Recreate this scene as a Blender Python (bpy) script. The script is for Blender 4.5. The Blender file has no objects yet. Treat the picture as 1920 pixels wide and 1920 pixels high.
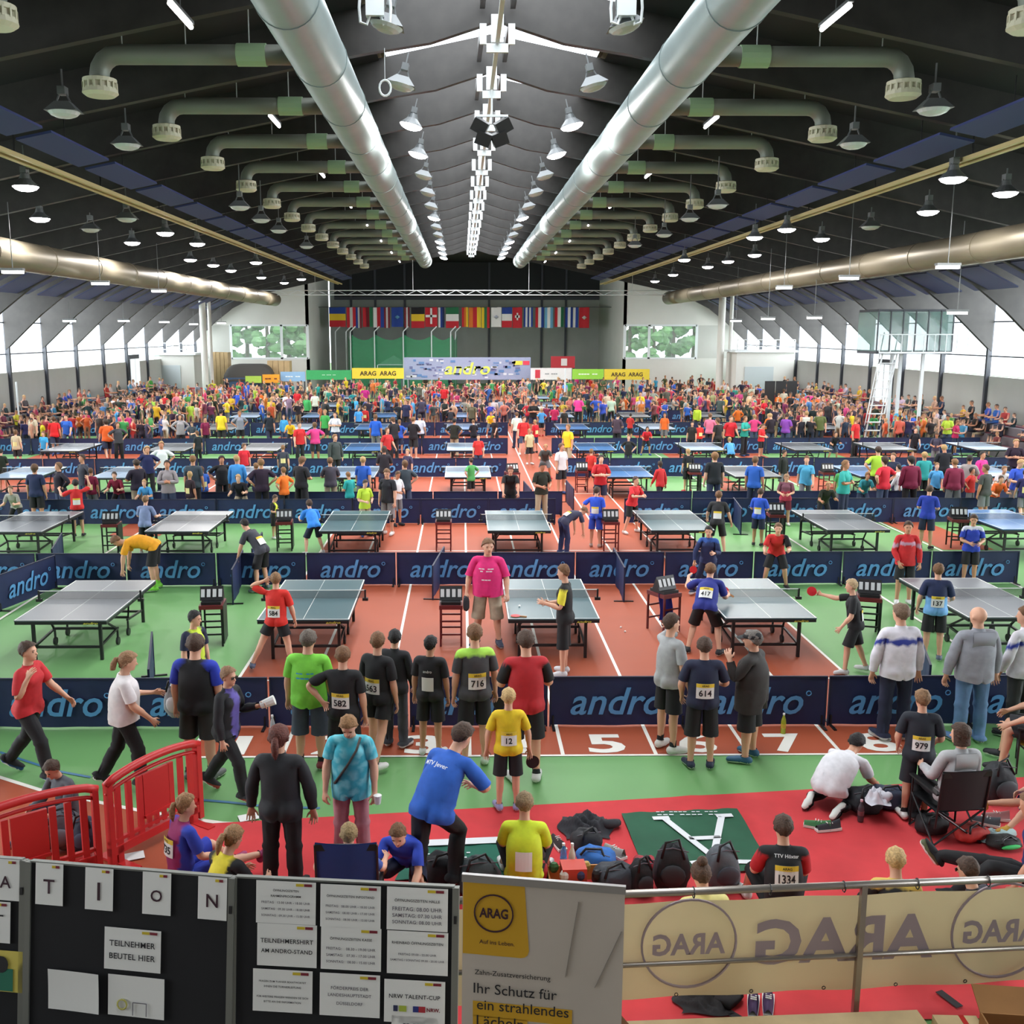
import bpy, bmesh, math, random
import numpy as np
from mathutils import Vector, Matrix
random.seed(7); rng = np.random.default_rng(7)
SC = bpy.context.scene; C = SC.collection
# ---------------------------------------------------------------- camera (photo frame 1920 x 1920)
FPX, CX, CY, VPX, HZY, EYE = 1900.0, 889.0, 960.0, 866.0, 622.0, 5.45
PITCH = math.atan((CY - HZY) / FPX); YAW = -math.atan((CX - VPX) / FPX * math.cos(PITCH))
cam = bpy.data.cameras.new('camera'); CAM = bpy.data.objects.new('camera', cam); C.objects.link(CAM)
CAM.location = (0, 0, EYE); CAM.rotation_euler = (math.pi / 2 - PITCH, 0, YAW)
cam.sensor_width = 36; cam.lens = 36 * FPX / 1920; cam.shift_x = (960 - CX) / 1920; cam.clip_end = 500; cam.clip_start = .05
SC.camera = CAM
_R = np.array(Matrix.Rotation(YAW, 3, 'Z') @ Matrix.Rotation(math.pi / 2 - PITCH, 3, 'X'))
def ray(px, py): return _R @ np.array(((px - CX) / FPX, -(py - CY) / FPX, -1.0))
def G(px, py, z=0.0):                      # pixel -> point on the level plane z
    d = ray(px, py); return np.array((0, 0, EYE)) + d * ((z - EYE) / d[2])
def AY(px, py, y):                         # pixel -> point on the cross plane Y = y
    d = ray(px, py); return np.array((0, 0, EYE)) + d * (y / d[1])
# ---------------------------------------------------------------- light and exposure
SC.view_settings.view_transform = 'Standard'; SC.view_settings.look = 'None'; SC.view_settings.gamma = 1; SC.view_settings.use_curve_mapping = False
SC.view_settings.exposure = -0.8
SC.cycles.max_bounces = 5; SC.cycles.diffuse_bounces = 3; SC.cycles.glossy_bounces = 2; SC.cycles.transmission_bounces = 3; SC.cycles.transparent_max_bounces = 8
SC.cycles.use_denoising = True; SC.cycles.sample_clamp_indirect = 4; SC.cycles.caustics_reflective = False; SC.cycles.caustics_refractive = False
W = bpy.data.worlds.new('overcast_sky'); SC.world = W; W.use_nodes = True
_b = W.node_tree.nodes['Background']; _b.inputs[0].default_value = (.86, .93, 1, 1); _b.inputs[1].default_value = 6.0
XC = 0.86                                  # hall centre line
HALF = 25.0; YEND = 94.0; YBACK = -7.0; BAY = 4.8
def area(name, loc, rot, sx, sy, power, col=(1, 1, 1), spread=180):
    l = bpy.data.lights.new(name, 'AREA'); l.shape = 'RECTANGLE'; l.size = sx; l.size_y = sy; l.energy = power; l.color = col; l.spread = math.radians(spread)
    o = bpy.data.objects.new(name, l); C.objects.link(o); o.location = loc; o.rotation_euler = rot; return o
# daylight that falls in through the glazed roof ridge and the window bands of the two long walls
YSKY = 5.5                                 # glazing starts beyond the gallery, set there to keep daylight off the boards
area('skylight_daylight', (XC, (YSKY + YEND) / 2, 14.6), (0, 0, 0), 5.6, YEND - YSKY, 15500, (.97, .985, 1))
area('window_daylight', (XC - HALF - .6, 46, 5.9), (0, -math.pi / 2, 0), 4.4, 96, 34000, (.93, .97, 1))
area('window_daylight', (XC + HALF + .6, 46, 5.9), (0, math.pi / 2, 0), 4.4, 96, 34000, (.93, .97, 1))
# ---------------------------------------------------------------- helpers
def lin(c, a=1.0):
    return tuple((x / 255 / 12.92 if x / 255 < .04045 else ((x / 255 + .055) / 1.055) ** 2.4) for x in c) + (a,)
MATS = {}
def mat(name, col=(200, 200, 200), rough=.6, metal=0.0, noise=0.0, scale=8.0, emit=0.0, alpha=1.0, src=None, bump=0.0):
    if name in MATS: return MATS[name]
    m = bpy.data.materials.new(name); m.use_nodes = True; nt = m.node_tree; b = nt.nodes['Principled BSDF']; L = nt.links
    b.inputs['Base Color'].default_value = lin(col); b.inputs['Roughness'].default_value = rough; b.inputs['Metallic'].default_value = metal
    base = None
    if src == 'object':
        n = nt.nodes.new('ShaderNodeObjectInfo'); base = n.outputs['Color']
    elif src:
        n = nt.nodes.new('ShaderNodeAttribute'); n.attribute_name = src; base = n.outputs['Color']
    if noise or bump:
        tc = nt.nodes.new('ShaderNodeTexCoord'); ns = nt.nodes.new('ShaderNodeTexNoise'); ns.inputs['Scale'].default_value = scale; ns.inputs['Detail'].default_value = 4
        L.new(tc.outputs['Object'], ns.inputs['Vector'])
        if noise:
            mx = nt.nodes.new('ShaderNodeMix'); mx.data_type = 'RGBA'; mx.blend_type = 'MULTIPLY'; mx.inputs[0].default_value = 1.0
            mr = nt.nodes.new('ShaderNodeMapRange'); mr.inputs[1].default_value = .3; mr.inputs[2].default_value = .7; mr.inputs[3].default_value = 1 - noise; mr.inputs[4].default_value = 1 + noise * .4
            L.new(ns.outputs['Fac'], mr.inputs[0]); L.new(mr.outputs[0], mx.inputs[7])
            if base: L.new(base, mx.inputs[6])
            else: mx.inputs[6].default_value = lin(col)
            base = mx.outputs[2]
        if bump:
            bp = nt.nodes.new('ShaderNodeBump'); bp.inputs['Strength'].default_value = bump; bp.inputs['Distance'].default_value = .02; L.new(ns.outputs['Fac'], bp.inputs['Height']); L.new(bp.outputs[0], b.inputs['Normal'])
    if base: L.new(base, b.inputs['Base Color'])
    if emit: b.inputs['Emission Color'].default_value = lin(col); b.inputs['Emission Strength'].default_value = emit
    if alpha < 1: b.inputs['Alpha'].default_value = alpha
    MATS[name] = m; return m
class MB:
    """collects polygons for one mesh"""
    def __init__(s): s.v = []; s.f = []
    def add(s, vs, fs):
        k = len(s.v); s.v += [tuple(map(float, p)) for p in vs]; s.f += [tuple(k + i for i in f) for f in fs]; return s
    def box(s, c, d, rz=0.0, rx=0.0, ry=0.0):
        R = Matrix.Rotation(rz, 3, 'Z') @ Matrix.Rotation(ry, 3, 'Y') @ Matrix.Rotation(rx, 3, 'X') if (rz or rx or ry) else None
        vs = []
        for x, y, z in ((-1, -1, -1), (1, -1, -1), (1, 1, -1), (-1, 1, -1), (-1, -1, 1), (1, -1, 1), (1, 1, 1), (-1, 1, 1)):
            p = Vector((x * d[0] / 2, y * d[1] / 2, z * d[2] / 2)); p = R @ p if R else p; vs.append((c[0] + p.x, c[1] + p.y, c[2] + p.z))
        return s.add(vs, ((3, 2, 1, 0), (4, 5, 6, 7), (0, 1, 5, 4), (1, 2, 6, 5), (2, 3, 7, 6), (3, 0, 4, 7)))
    def bar(s, a, b, w, h=None):               # square bar from a to b
        a, b = Vector(a), Vector(b); d = (b - a); q = d.to_track_quat('Z', 'Y').to_matrix(); h = h or w; vs = []
        for t in (a, b):
            for x, y in ((-1, -1), (1, -1), (1, 1), (-1, 1)): vs.append(t + q @ Vector((x * w / 2, y * h / 2, 0)))
        return s.add(vs, ((3, 2, 1, 0), (4, 5, 6, 7), (0, 1, 5, 4), (1, 2, 6, 5), (2, 3, 7, 6), (3, 0, 4, 7)))
    def tube(s, pts, r, n=8, cap=True):         # round tube along points, r number or list
        pts = [Vector(p) for p in pts]; rs = r if isinstance(r, (list, tuple)) else [r] * len(pts); k = len(s.v); prev = None
        for i, p in enumerate(pts):
            d = (pts[min(i + 1, len(pts) - 1)] - pts[max(i - 1, 0)]).normalized()
            if prev is None: u = d.orthogonal().normalized()
            else: u = (prev - d * prev.dot(d)).normalized()
            prev = u; w = d.cross(u)
            for j in range(n):
                a = 2 * math.pi * j / n; s.v.append(tuple(p + (u * math.cos(a) + w * math.sin(a)) * rs[i]))
        for i in range(len(pts) - 1):
            for j in range(n): s.f.append((k + i * n + j, k + i * n + (j + 1) % n, k + (i + 1) * n + (j + 1) % n, k + (i + 1) * n + j))
        if cap: s.f.append(tuple(k + j for j in reversed(range(n)))); e = k + (len(pts) - 1) * n; s.f.append(tuple(e + j for j in range(n)))
        return s
    def lathe(s, c, prof, n=16, axis='Z'):      # prof: (radius, height) pairs
        k = len(s.v)
        for r, h in prof:
            for j in range(n):
                a = 2 * math.pi * j / n; s.v.append((c[0] + r * math.cos(a), c[1] + r * math.sin(a), c[2] + h))
        for i in range(len(prof) - 1):
            for j in range(n): s.f.append((k + i * n + j, k + i * n + (j + 1) % n, k + (i + 1) * n + (j + 1) % n, k + (i + 1) * n + j))
        s.f.append(tuple(k + j for j in reversed(range(n)))); e = k + (len(prof) - 1) * n; s.f.append(tuple(e + j for j in range(n))); return s
    def prism(s, poly, ext):                    # polygon (3D points) extruded by vector
        n = len(poly); e = Vector(ext); vs = [Vector(p) for p in poly] + [Vector(p) + e for p in poly]
        return s.add(vs, [tuple(range(n)), tuple(reversed(range(n, 2 * n)))] + [((i + 1) % n, i, n + i, n + (i + 1) % n) for i in range(n)])
    def grid(s, fn, nu, nv):                    # surface fn(u,v) in 0..1
        k = len(s.v)
        for j in range(nv + 1):
            for i in range(nu + 1): s.v.append(tuple(map(float, fn(i / nu, j / nv))))
        for j in range(nv):
            for i in range(nu): a = k + j * (nu + 1) + i; s.f.append((a, a + 1, a + nu + 2, a + nu + 1))
        return s
    def blob(s, c, r, nu=12, nv=8, fn=None):
        k = len(s.v)
        for j in range(nv + 1):
            t = math.pi * j / nv
            for i in range(nu):
                a = 2 * math.pi * i / nu; d = (math.sin(t) * math.cos(a), math.sin(t) * math.sin(a), math.cos(t)); q = fn(d) if fn else 1.0
                s.v.append((c[0] + r[0] * d[0] * q, c[1] + r[1] * d[1] * q, c[2] + r[2] * d[2] * q))
        for j in range(nv):
            for i in range(nu): s.f.append((k + j * nu + i, k + (j + 1) * nu + i, k + (j + 1) * nu + (i + 1) % nu, k + j * nu + (i + 1) % nu))
        return s
    def mesh(s, name, m=None, smooth=False):
        me = bpy.data.meshes.new(name); me.from_pydata(s.v, [], s.f)
        if m: me.materials.append(m)
        if smooth: me.polygons.foreach_set('use_smooth', [True] * len(me.polygons))
        me.update(); return me
def put(name, me, parent=None, loc=None, rz=None, rot=None, color=None):
    o = bpy.data.objects.new(name, me); C.objects.link(o)
    if parent: o.parent = parent
    if loc is not None: o.location = loc
    if rz is not None: o.rotation_euler = (0, 0, rz)
    if rot is not None: o.rotation_euler = rot
    if color: o.color = lin(color)
    return o
def tag(o, label=None, cat=None, group=None, kind=None):
    if label: o['label'] = label
    if cat: o['category'] = cat
    if group: o['group'] = group
    if kind: o['kind'] = kind
    return o
def thing(name, label, cat, loc=(0, 0, 0), rz=0.0, group=None):
    return tag(put(name, None, None, loc, rz), label, cat, group)
def struct(name, me, parent=None):
    o = put(name, me, parent)
    if not parent: o['kind'] = 'structure'
    return o
def build(name, mb, m, parent=None, smooth=False, **k): return put(name, mb.mesh(name, m, smooth), parent, **k)
ORD = 'first second third fourth fifth sixth seventh eighth ninth tenth eleventh twelfth thirteenth fourteenth fifteenth sixteenth seventeenth eighteenth nineteenth twentieth'.split()
TENS = {20: 'twenty', 30: 'thirty', 40: 'forty', 50: 'fifty', 60: 'sixty', 70: 'seventy', 80: 'eighty', 90: 'ninety'}
def ordw(i):
    if i < 20: return ORD[i]
    n = i + 1; t = n // 10 * 10
    return (TENS[t] + '-' + ORD[n - t - 1]) if n % 10 else TENS[t][:-1] + 'ieth'
_TX = {}
def text_mesh(s, w=None, h=None, shear=0.0, bold=0.0, m=None, align='CENTER', space=1.0, mirror=False, key=None, res=3):
    """flat lettering standing in the XZ plane, read from -Y, centred on the origin, scaled to width w or height h"""
    k = (s, w, h, shear, bold, m.name if m else '', align, space, mirror)
    if k in _TX: return _TX[k]
    cu = bpy.data.curves.new('lettering', 'FONT'); cu.body = s; cu.align_x = align; cu.shear = shear; cu.offset = bold; cu.space_character = space; cu.resolution_u = res; cu.fill_mode = 'BOTH'
    o = bpy.data.objects.new('lettering', cu); C.objects.link(o)
    dg = bpy.context.evaluated_depsgraph_get(); me = bpy.data.meshes.new_from_object(o.evaluated_get(dg)); bpy.data.objects.remove(o)
    n = len(me.vertices); v = np.empty(n * 3); me.vertices.foreach_get('co', v); v = v.reshape(-1, 3)
    lo, hi = v.min(0), v.max(0); c = (lo + hi) / 2
    if w and h: sx, sy = w / (hi[0] - lo[0]), h / (hi[1] - lo[1])
    elif w: sx = sy = w / (hi[0] - lo[0])
    else: sx = sy = h / (hi[1] - lo[1])
    q = np.stack([(v[:, 0] - c[0]) * sx * (-1 if mirror else 1), np.zeros(n), (v[:, 1] - c[1]) * sy], 1)
    me.vertices.foreach_set('co', q.ravel()); me.materials.clear()
    if m: me.materials.append(m)
    me.name = 'lettering'; me.update(); _TX[k] = me; return me
def copy_tree(o, parent=None, color=None):
    c = o.copy(); C.objects.link(c); c.parent = parent
    for ch in o.children: copy_tree(ch, c)
    return c
# ---------------------------------------------------------------- human figure (one continuous surface, posed by joints)
def _nrm(v):
    v = np.asarray(v, float); n = np.linalg.norm(v); return v / (n if n > 1e-9 else 1.0)
J = dict(pel=(0, 0, .95), sp=(0, .0, 1.10), ch=(0, 0, 1.27), nk=(0, -.012, 1.455), hd=(0, .0, 1.535))
for _s, _t in ((1, 'R'), (-1, 'L')):
    J['sh' + _t] = (_s * .178, -.008, 1.405)
    _d = np.array((_s * .66, 0, -.75)); _d = _d / np.linalg.norm(_d)
    J['el' + _t] = tuple(np.array(J['sh' + _t]) + _d * .285)
    J['wr' + _t] = tuple(np.array(J['el' + _t]) + _d * .250)
    J['kn' + _t] = (_s * .112, .012, .495)
    J['hp' + _t] = (_s * .092, 0, .905)
    J['an' + _t] = (_s * .128, -.012, .085)
J = {k: np.array(v, float) for k, v in J.items()}
BONES = ['pel', 'sp', 'ch', 'nk', 'hd'] + [b + t for t in 'RL' for b in ('ua', 'fa', 'ha', 'fg', 'th', 'sn', 'ft')]
BI = {b: i for i, b in enumerate(BONES)}
PRIM = []                                   # (bone, kind, data..., blend)
def _cone(b, a, c, r1, r2, k=.02): PRIM.append((b, 'c', np.array(a, float), np.array(c, float), r1, r2, k))
def _ell(b, c, r, k=.03): PRIM.append((b, 'e', np.array(c, float), np.array(r, float), None, None, k))
_ell('pel', (0, -.012, .955), (.158, .112, .115), .04); _ell('sp', (0, .0, 1.10), (.138, .098, .13), .05)
_ell('ch', (0, -.002, 1.275), (.162, .112, .155), .05); _cone('ch', (-.125, -.012, 1.40), (.125, -.012, 1.40), .062, .062, .04)
_cone('nk', (0, -.018, 1.42), (0, -.004, 1.55), .056, .052, .025)
_ell('hd', (0, -.004, 1.655), (.074, .092, .098), .02); _ell('hd', (0, .026, 1.59), (.055, .064, .066), .03)
_cone('hd', (0, .082, 1.645), (0, .103, 1.612), .007, .0125, .008)      # nose
_cone('hd', (-.03, .079, 1.66), (.03, .079, 1.66), .010, .010, .012)    # brow
_cone('hd', (-.018, .081, 1.575), (.018, .081, 1.575), .0085, .0085, .008)  # lips
_ell('hd', (0, .072, 1.545), (.022, .018, .018), .015)
for _s, _t in ((1, 'R'), (-1, 'L')):
    _ell('hd', (_s * .076, -.006, 1.628), (.010, .020, .031), .006)     # ear
    sh, el, wr = J['sh' + _t], J['el' + _t], J['wr' + _t]; d = _nrm(wr - el); fw = np.array((0, 1., 0)); up = np.cross(d, fw)
    _ell('ch', (_s * .072, .062, 1.30), (.075, .05, .06), .04); _ell('pel', (_s * .072, -.06, .915), (.083, .078, .085), .035)
    _cone('ua', sh, el, .053, .041, .03); _cone('ua' , sh + d * .1, sh + d * .17, .046, .044, .02)
    PRIM[-2] = ('ua' + _t,) + PRIM[-2][1:]; PRIM[-1] = ('ua' + _t,) + PRIM[-1][1:]
    _cone('fa' + _t, el, wr, .041, .028, .02); _cone('fa' + _t, el + d * .05, el + d * .11, .043, .038, .02)
    pa = wr + d * .025; pb = wr + d * .085                                # palm: two parallel cones make it flat
    for o in (-.018, .0, .018): _cone('ha' + _t, pa + fw * o * .8, pb + fw * o * 1.25, .0155, .0150, .012)
    curl = _nrm(np.cross(fw, d)) * (1 if _s > 0 else -1)
    inn = np.array((-_s * abs(up[0]), 0, -abs(up[2]) * 0)); inn = _nrm(inn - d * np.dot(inn, d))
    for o, L in ((-.031, .058), (-.011, .074), (.011, .080), (.031, .072)):
        k0 = pb + fw * o * 1.0 + d * .006; k1 = k0 + _nrm(d * .93 + fw * o * 4.2 + inn * .18) * L * .5; k2 = k1 + _nrm(d * .85 + fw * o * 2.5 + inn * .50) * L * .5
        _cone('fg' + _t, k0, k1, .0098, .0090, .004); _cone('fg' + _t, k1, k2, .0090, .0078, .003)
    t0 = wr + d * .035 + fw * .020; t1 = t0 + _nrm(d * .62 + fw * .75 + inn * .25) * .042; t2 = t1 + _nrm(d * .88 + fw * .38 + inn * .25) * .036
    _cone('ha' + _t, t0, t1, .0125, .0105, .008); _cone('ha' + _t, t1, t2, .0105, .0085, .003)
    hp, kn, an = J['hp' + _t], J['kn' + _t], J['an' + _t]
    _cone('th' + _t, hp, kn, .088, .056, .03); _cone('sn' + _t, kn, an, .054, .036, .02); _cone('sn' + _t, kn + (0, -.018, -.08), kn + (0, -.014, -.20), .046, .040, .03)
    tw = np.array((_s * .035, 0, 0))
    _cone('ft' + _t, (an[0], -.045, .042), (an[0], .07, .036), .040, .034, .02); _cone('ft' + _t, (an[0] + tw[0] * .2, .07, .033), (an[0] + tw[0] * .5, .155, .026), .036, .027, .012)
def _sd(p, pr):
    kind = pr[1]
    if kind == 'e':
        q = (p - pr[2]) / pr[3]; k0 = np.sqrt((q * q).sum(1)); k1 = np.sqrt((q * q / (pr[3] ** 2)).sum(1)) * 1.0
        q2 = (p - pr[2]) / (pr[3] ** 2); k1 = np.sqrt((q2 * q2).sum(1)) + 1e-9
        return k0 * (k0 - 1) / k1
    a, b, r1, r2 = pr[2], pr[3], pr[4], pr[5]
    ab = b - a; t = np.clip(((p - a) @ ab) / (ab @ ab), 0, 1)
    return np.linalg.norm(p - a - t[:, None] * ab, axis=1) - (r1 + (r2 - r1) * t)
def _smin(a, b, k):
    h = np.clip(.5 + .5 * (b - a) / k, 0, 1); return b + (a - b) * h - k * h * (1 - h)
def build_body_surface(cell):
    lo = np.array((-.66, -.15, -.01)); hi = np.array((.66, .21, 1.78))
    n = np.ceil((hi - lo) / cell).astype(int) + 1
    ax = [lo[i] + np.arange(n[i]) * cell for i in range(3)]
    F = np.full(n, 1.0)
    for pr in PRIM:
        if pr[1] == 'e': l, h = pr[2] - pr[3] - .09, pr[2] + pr[3] + .09
        else: l, h = np.minimum(pr[2] - max(pr[4], pr[5]), pr[3] - max(pr[4], pr[5])) - .09, np.maximum(pr[2], pr[3]) + max(pr[4], pr[5]) + .09
        i0 = np.clip(((l - lo) / cell).astype(int), 0, n - 1); i1 = np.clip(((h - lo) / cell).astype(int) + 2, 1, n)
        g = np.stack(np.meshgrid(*[ax[k][i0[k]:i1[k]] for k in range(3)], indexing='ij'), -1); sh = g.shape[:3]
        d = _sd(g.reshape(-1, 3), pr).reshape(sh)
        sl = tuple(slice(i0[k], i1[k]) for k in range(3)); F[sl] = _smin(F[sl], d, pr[6])
    # surface nets
    S = F < 0; nx, ny, nz = n - 1
    cnt = np.zeros((nx, ny, nz)); acc = np.zeros((nx, ny, nz, 3))
    def corner(o): return tuple(slice(o[k], o[k] + n[k] - 1) for k in range(3))
    cs = [(i, j, k) for i in (0, 1) for j in (0, 1) for k in (0, 1)]
    for a in cs:
        for axis in range(3):
            if a[axis]: continue
            b = list(a); b[axis] = 1; b = tuple(b)
            fa, fb = F[corner(a)], F[corner(b)]; m = (fa < 0) != (fb < 0)
            t = np.where(m, fa / np.where(m, fa - fb, 1), 0)
            cnt += m
            for k in range(3):
                acc[..., k] += np.where(m, a[k] + (t if k == axis else 0), 0)
    act = cnt > 0; ids = -np.ones((nx, ny, nz), int); ids[act] = np.arange(act.sum())
    base = np.stack(np.nonzero(act), -1); V = lo + (base + acc[act] / cnt[act][:, None]) * cell
    Q = []
    for axis in range(3):
        o1, o2 = [(1, 2), (2, 0), (0, 1)][axis]
        a = [slice(None)] * 3; b = [slice(None)] * 3; a[axis] = slice(0, n[axis] - 1); b[axis] = slice(1, n[axis])
        m = S[tuple(a)] != S[tuple(b)]; sgn = S[tuple(a)]
        idx = np.stack(np.nonzero(m), -1)
        idx = idx[(idx[:, o1] > 0) & (idx[:, o2] > 0) & (idx[:, o1] < n[o1] - 1) & (idx[:, o2] < n[o2] - 1)]
        e1 = np.zeros(3, int); e1[o1] = 1; e2 = np.zeros(3, int); e2[o2] = 1
        q = np.stack([ids[tuple((idx - e1 - e2).T)], ids[tuple((idx - e2).T)], ids[tuple(idx.T)], ids[tuple((idx - e1).T)]], 1)
        fl = ~sgn[tuple(idx.T)]; q[fl] = q[fl][:, ::-1]
        Q.append(q)
    return V, np.concatenate(Q)
def tri_mesh(V, Fc, name='tmp'):
    me = bpy.data.meshes.new(name); me.from_pydata(V.tolist(), [], Fc.tolist() if hasattr(Fc, 'tolist') else Fc); me.update(); return me
def decimate(V, Q, target):
    me = tri_mesh(V, Q); o = bpy.data.objects.new('tmp', me); C.objects.link(o)
    sm = o.modifiers.new('s', 'SMOOTH'); sm.factor = .5; sm.iterations = 2
    tr = o.modifiers.new('t', 'TRIANGULATE')
    dm = o.modifiers.new('d', 'DECIMATE'); dm.ratio = target / (len(Q) * 2); dm.use_symmetry = False
    dg = bpy.context.evaluated_depsgraph_get(); ev = o.evaluated_get(dg); m2 = ev.to_mesh()
    v = np.empty(len(m2.vertices) * 3); m2.vertices.foreach_get('co', v); v = v.reshape(-1, 3)
    f = [tuple(p.vertices) for p in m2.polygons]
    ev.to_mesh_clear(); bpy.data.objects.remove(o); bpy.data.meshes.remove(me)
    return v, np.array([x for x in f if len(x) == 3], int)
def bone_weights(V):
    D = np.full((len(V), len(BONES)), 9.0)
    for pr in PRIM:
        d = _sd(V, pr); i = BI[pr[0]]; D[:, i] = np.minimum(D[:, i], d)
    for b, i in BI.items():
        if b[-1] in 'RL' and len(b) == 3: D[(V[:, 0] * (1 if b[-1] == 'R' else -1)) < -.004, i] += .2
    for t in 'RL':                          # legs end at the groin, hips are shared softly
        D[V[:, 2] > .98, BI['th' + t]] += .15
    tau = .016 + .014 * ((V[:, 2] > .80) & (np.abs(V[:, 0]) < .26))
    W = np.exp(-(D - D.min(1, keepdims=True)) / tau[:, None]); W[W < .02] = 0
    return W / W.sum(1, keepdims=True)
def vert_normals(V, Fc):
    n = np.cross(V[Fc[:, 1]] - V[Fc[:, 0]], V[Fc[:, 2]] - V[Fc[:, 0]]); N = np.zeros_like(V)
    for k in range(3): np.add.at(N, Fc[:, k], n)
    return N / (np.linalg.norm(N, axis=1, keepdims=True) + 1e-12)
def rest_param(V):
    """arm parameter (0 shoulder, 1 elbow, 2 wrist) where the vertex belongs to an arm, else -1"""
    t = np.full(len(V), -1.0)
    for T in 'RL':
        sh, el = J['sh' + T], J['el' + T]; d = _nrm(el - sh); s = (V - sh) @ d
        rad = np.linalg.norm(V - sh - s[:, None] * d, axis=1)
        m = (s > .0) & (rad < .075) & (np.sign(V[:, 0]) == np.sign(sh[0])) & (np.abs(V[:, 0]) > .165)
        t[m] = np.where(s < .285, s / .285, 1 + (s - .285) / .25)[m]
    return t
class Lod:
    def __init__(L, V, Fc):
        L.V, L.F = V, Fc; L.N = vert_normals(V, Fc); L.W = bone_weights(V); L.arm = rest_param(V); L.cache = {}
    def region(L, kind):
        """clothing: the faces it covers, pushed out along the normals -> (V, F, W)"""
        if kind in L.cache: return L.cache[kind]
        V, N, z, x, y = L.V, L.N, L.V[:, 2], L.V[:, 0], L.V[:, 1]; arm = L.arm; off = np.full(len(V), .012)
        name, par = kind[0], kind[1:]
        hand = arm > 1.95
        if name == 'top':
            sleeve, hem, loose, neck = par
            m = (z > hem - .012) & (z < neck) & (arm < 0) & ~((np.abs(x) > .22)) | ((arm >= 0) & (arm <= sleeve))
            m &= ~((z < 1.0) & (np.abs(x) > .24)); m |= (np.abs(x) > .14) & (np.abs(x) < .24) & (z > 1.25) & (z < 1.49) & (arm <= sleeve)
            off = np.where(arm >= 0, .010 + .014 * np.clip(arm, 0, 1.2) * (1 if sleeve < 1.2 else .45), .014 + loose * np.clip((1.36 - z) / .45, 0, 1))
            off = np.where((arm < 0) & (z > 1.44), .007, off)
        elif name == 'legs':
            hem, top, loose = par
            m = (z > hem) & (z < top) & (np.abs(x) < .26) & (arm < .0)
            off = .010 + loose * np.clip((.92 - z) / (.92 - min(hem, .9) + .01), 0, 1)
            off = np.minimum(off, np.where((np.abs(x) < .055) & (z < .9), np.abs(x) * .55 + .006, 1))
        elif name == 'shoe':
            s = par[0]; m = (z < .095) & (x * s > 0); off = np.full(len(V), .011)
        elif name == 'sock':
            m = (z > .07) & (z < par[0]) & (np.abs(x) < .26); off = np.full(len(V), .004)
        elif name == 'hair':
            ln = par[0]
            line = 1.655 + np.clip((y + .03) / .09, -1, 1) * .055          # low at the nape, high at the brow
            line = np.where(y < -.02, 1.575 - ln, line); line = np.where((np.abs(x) > .055) & (y > -.03) & (y < .045), np.maximum(line, 1.648 - ln * .8), line)
            line = np.where(y > .05, 1.708, line)
            m = (z > line) & (np.abs(x) < .0665 + .3 * (z > 1.665) + .3 * (y < -.03)) & (z > 1.46)
            off = .010 + .013 * np.clip((z - 1.60) / .1, 0, 1) + .006 * np.sin(x * 95 + 1) * np.sin(y * 80) + ln * .10
        fm = m[L.F].sum(1) >= 2; Fs = L.F[fm]
        u, inv = np.unique(Fs, return_inverse=True); Fs = inv.reshape(-1, 3)
        Vc = V[u] + N[u] * off[u][:, None]
        if name == 'shoe': Vc[:, 2] = np.maximum(Vc[:, 2], -.016)
        r = (Vc, Fs, L.W[u]); L.cache[kind] = r; return r
def _rot(axis, a):
    axis = _nrm(axis); c, s = math.cos(a), math.sin(a); x, y, z = axis; K = np.array(((0, -z, y), (z, 0, -x), (-y, x, 0)))
    return np.eye(3) + s * K + (1 - c) * K @ K
def _frame(d, b):
    d = _nrm(d); b = np.asarray(b, float); b = b - d * (b @ d)
    if np.linalg.norm(b) < 1e-4: b = np.array((0, 0, 1.)) if abs(d[2]) < .9 else np.array((0, 1., 0)); b = b - d * (b @ d)
    b = _nrm(b); return np.stack([d, b, np.cross(d, b)], 1)
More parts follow.
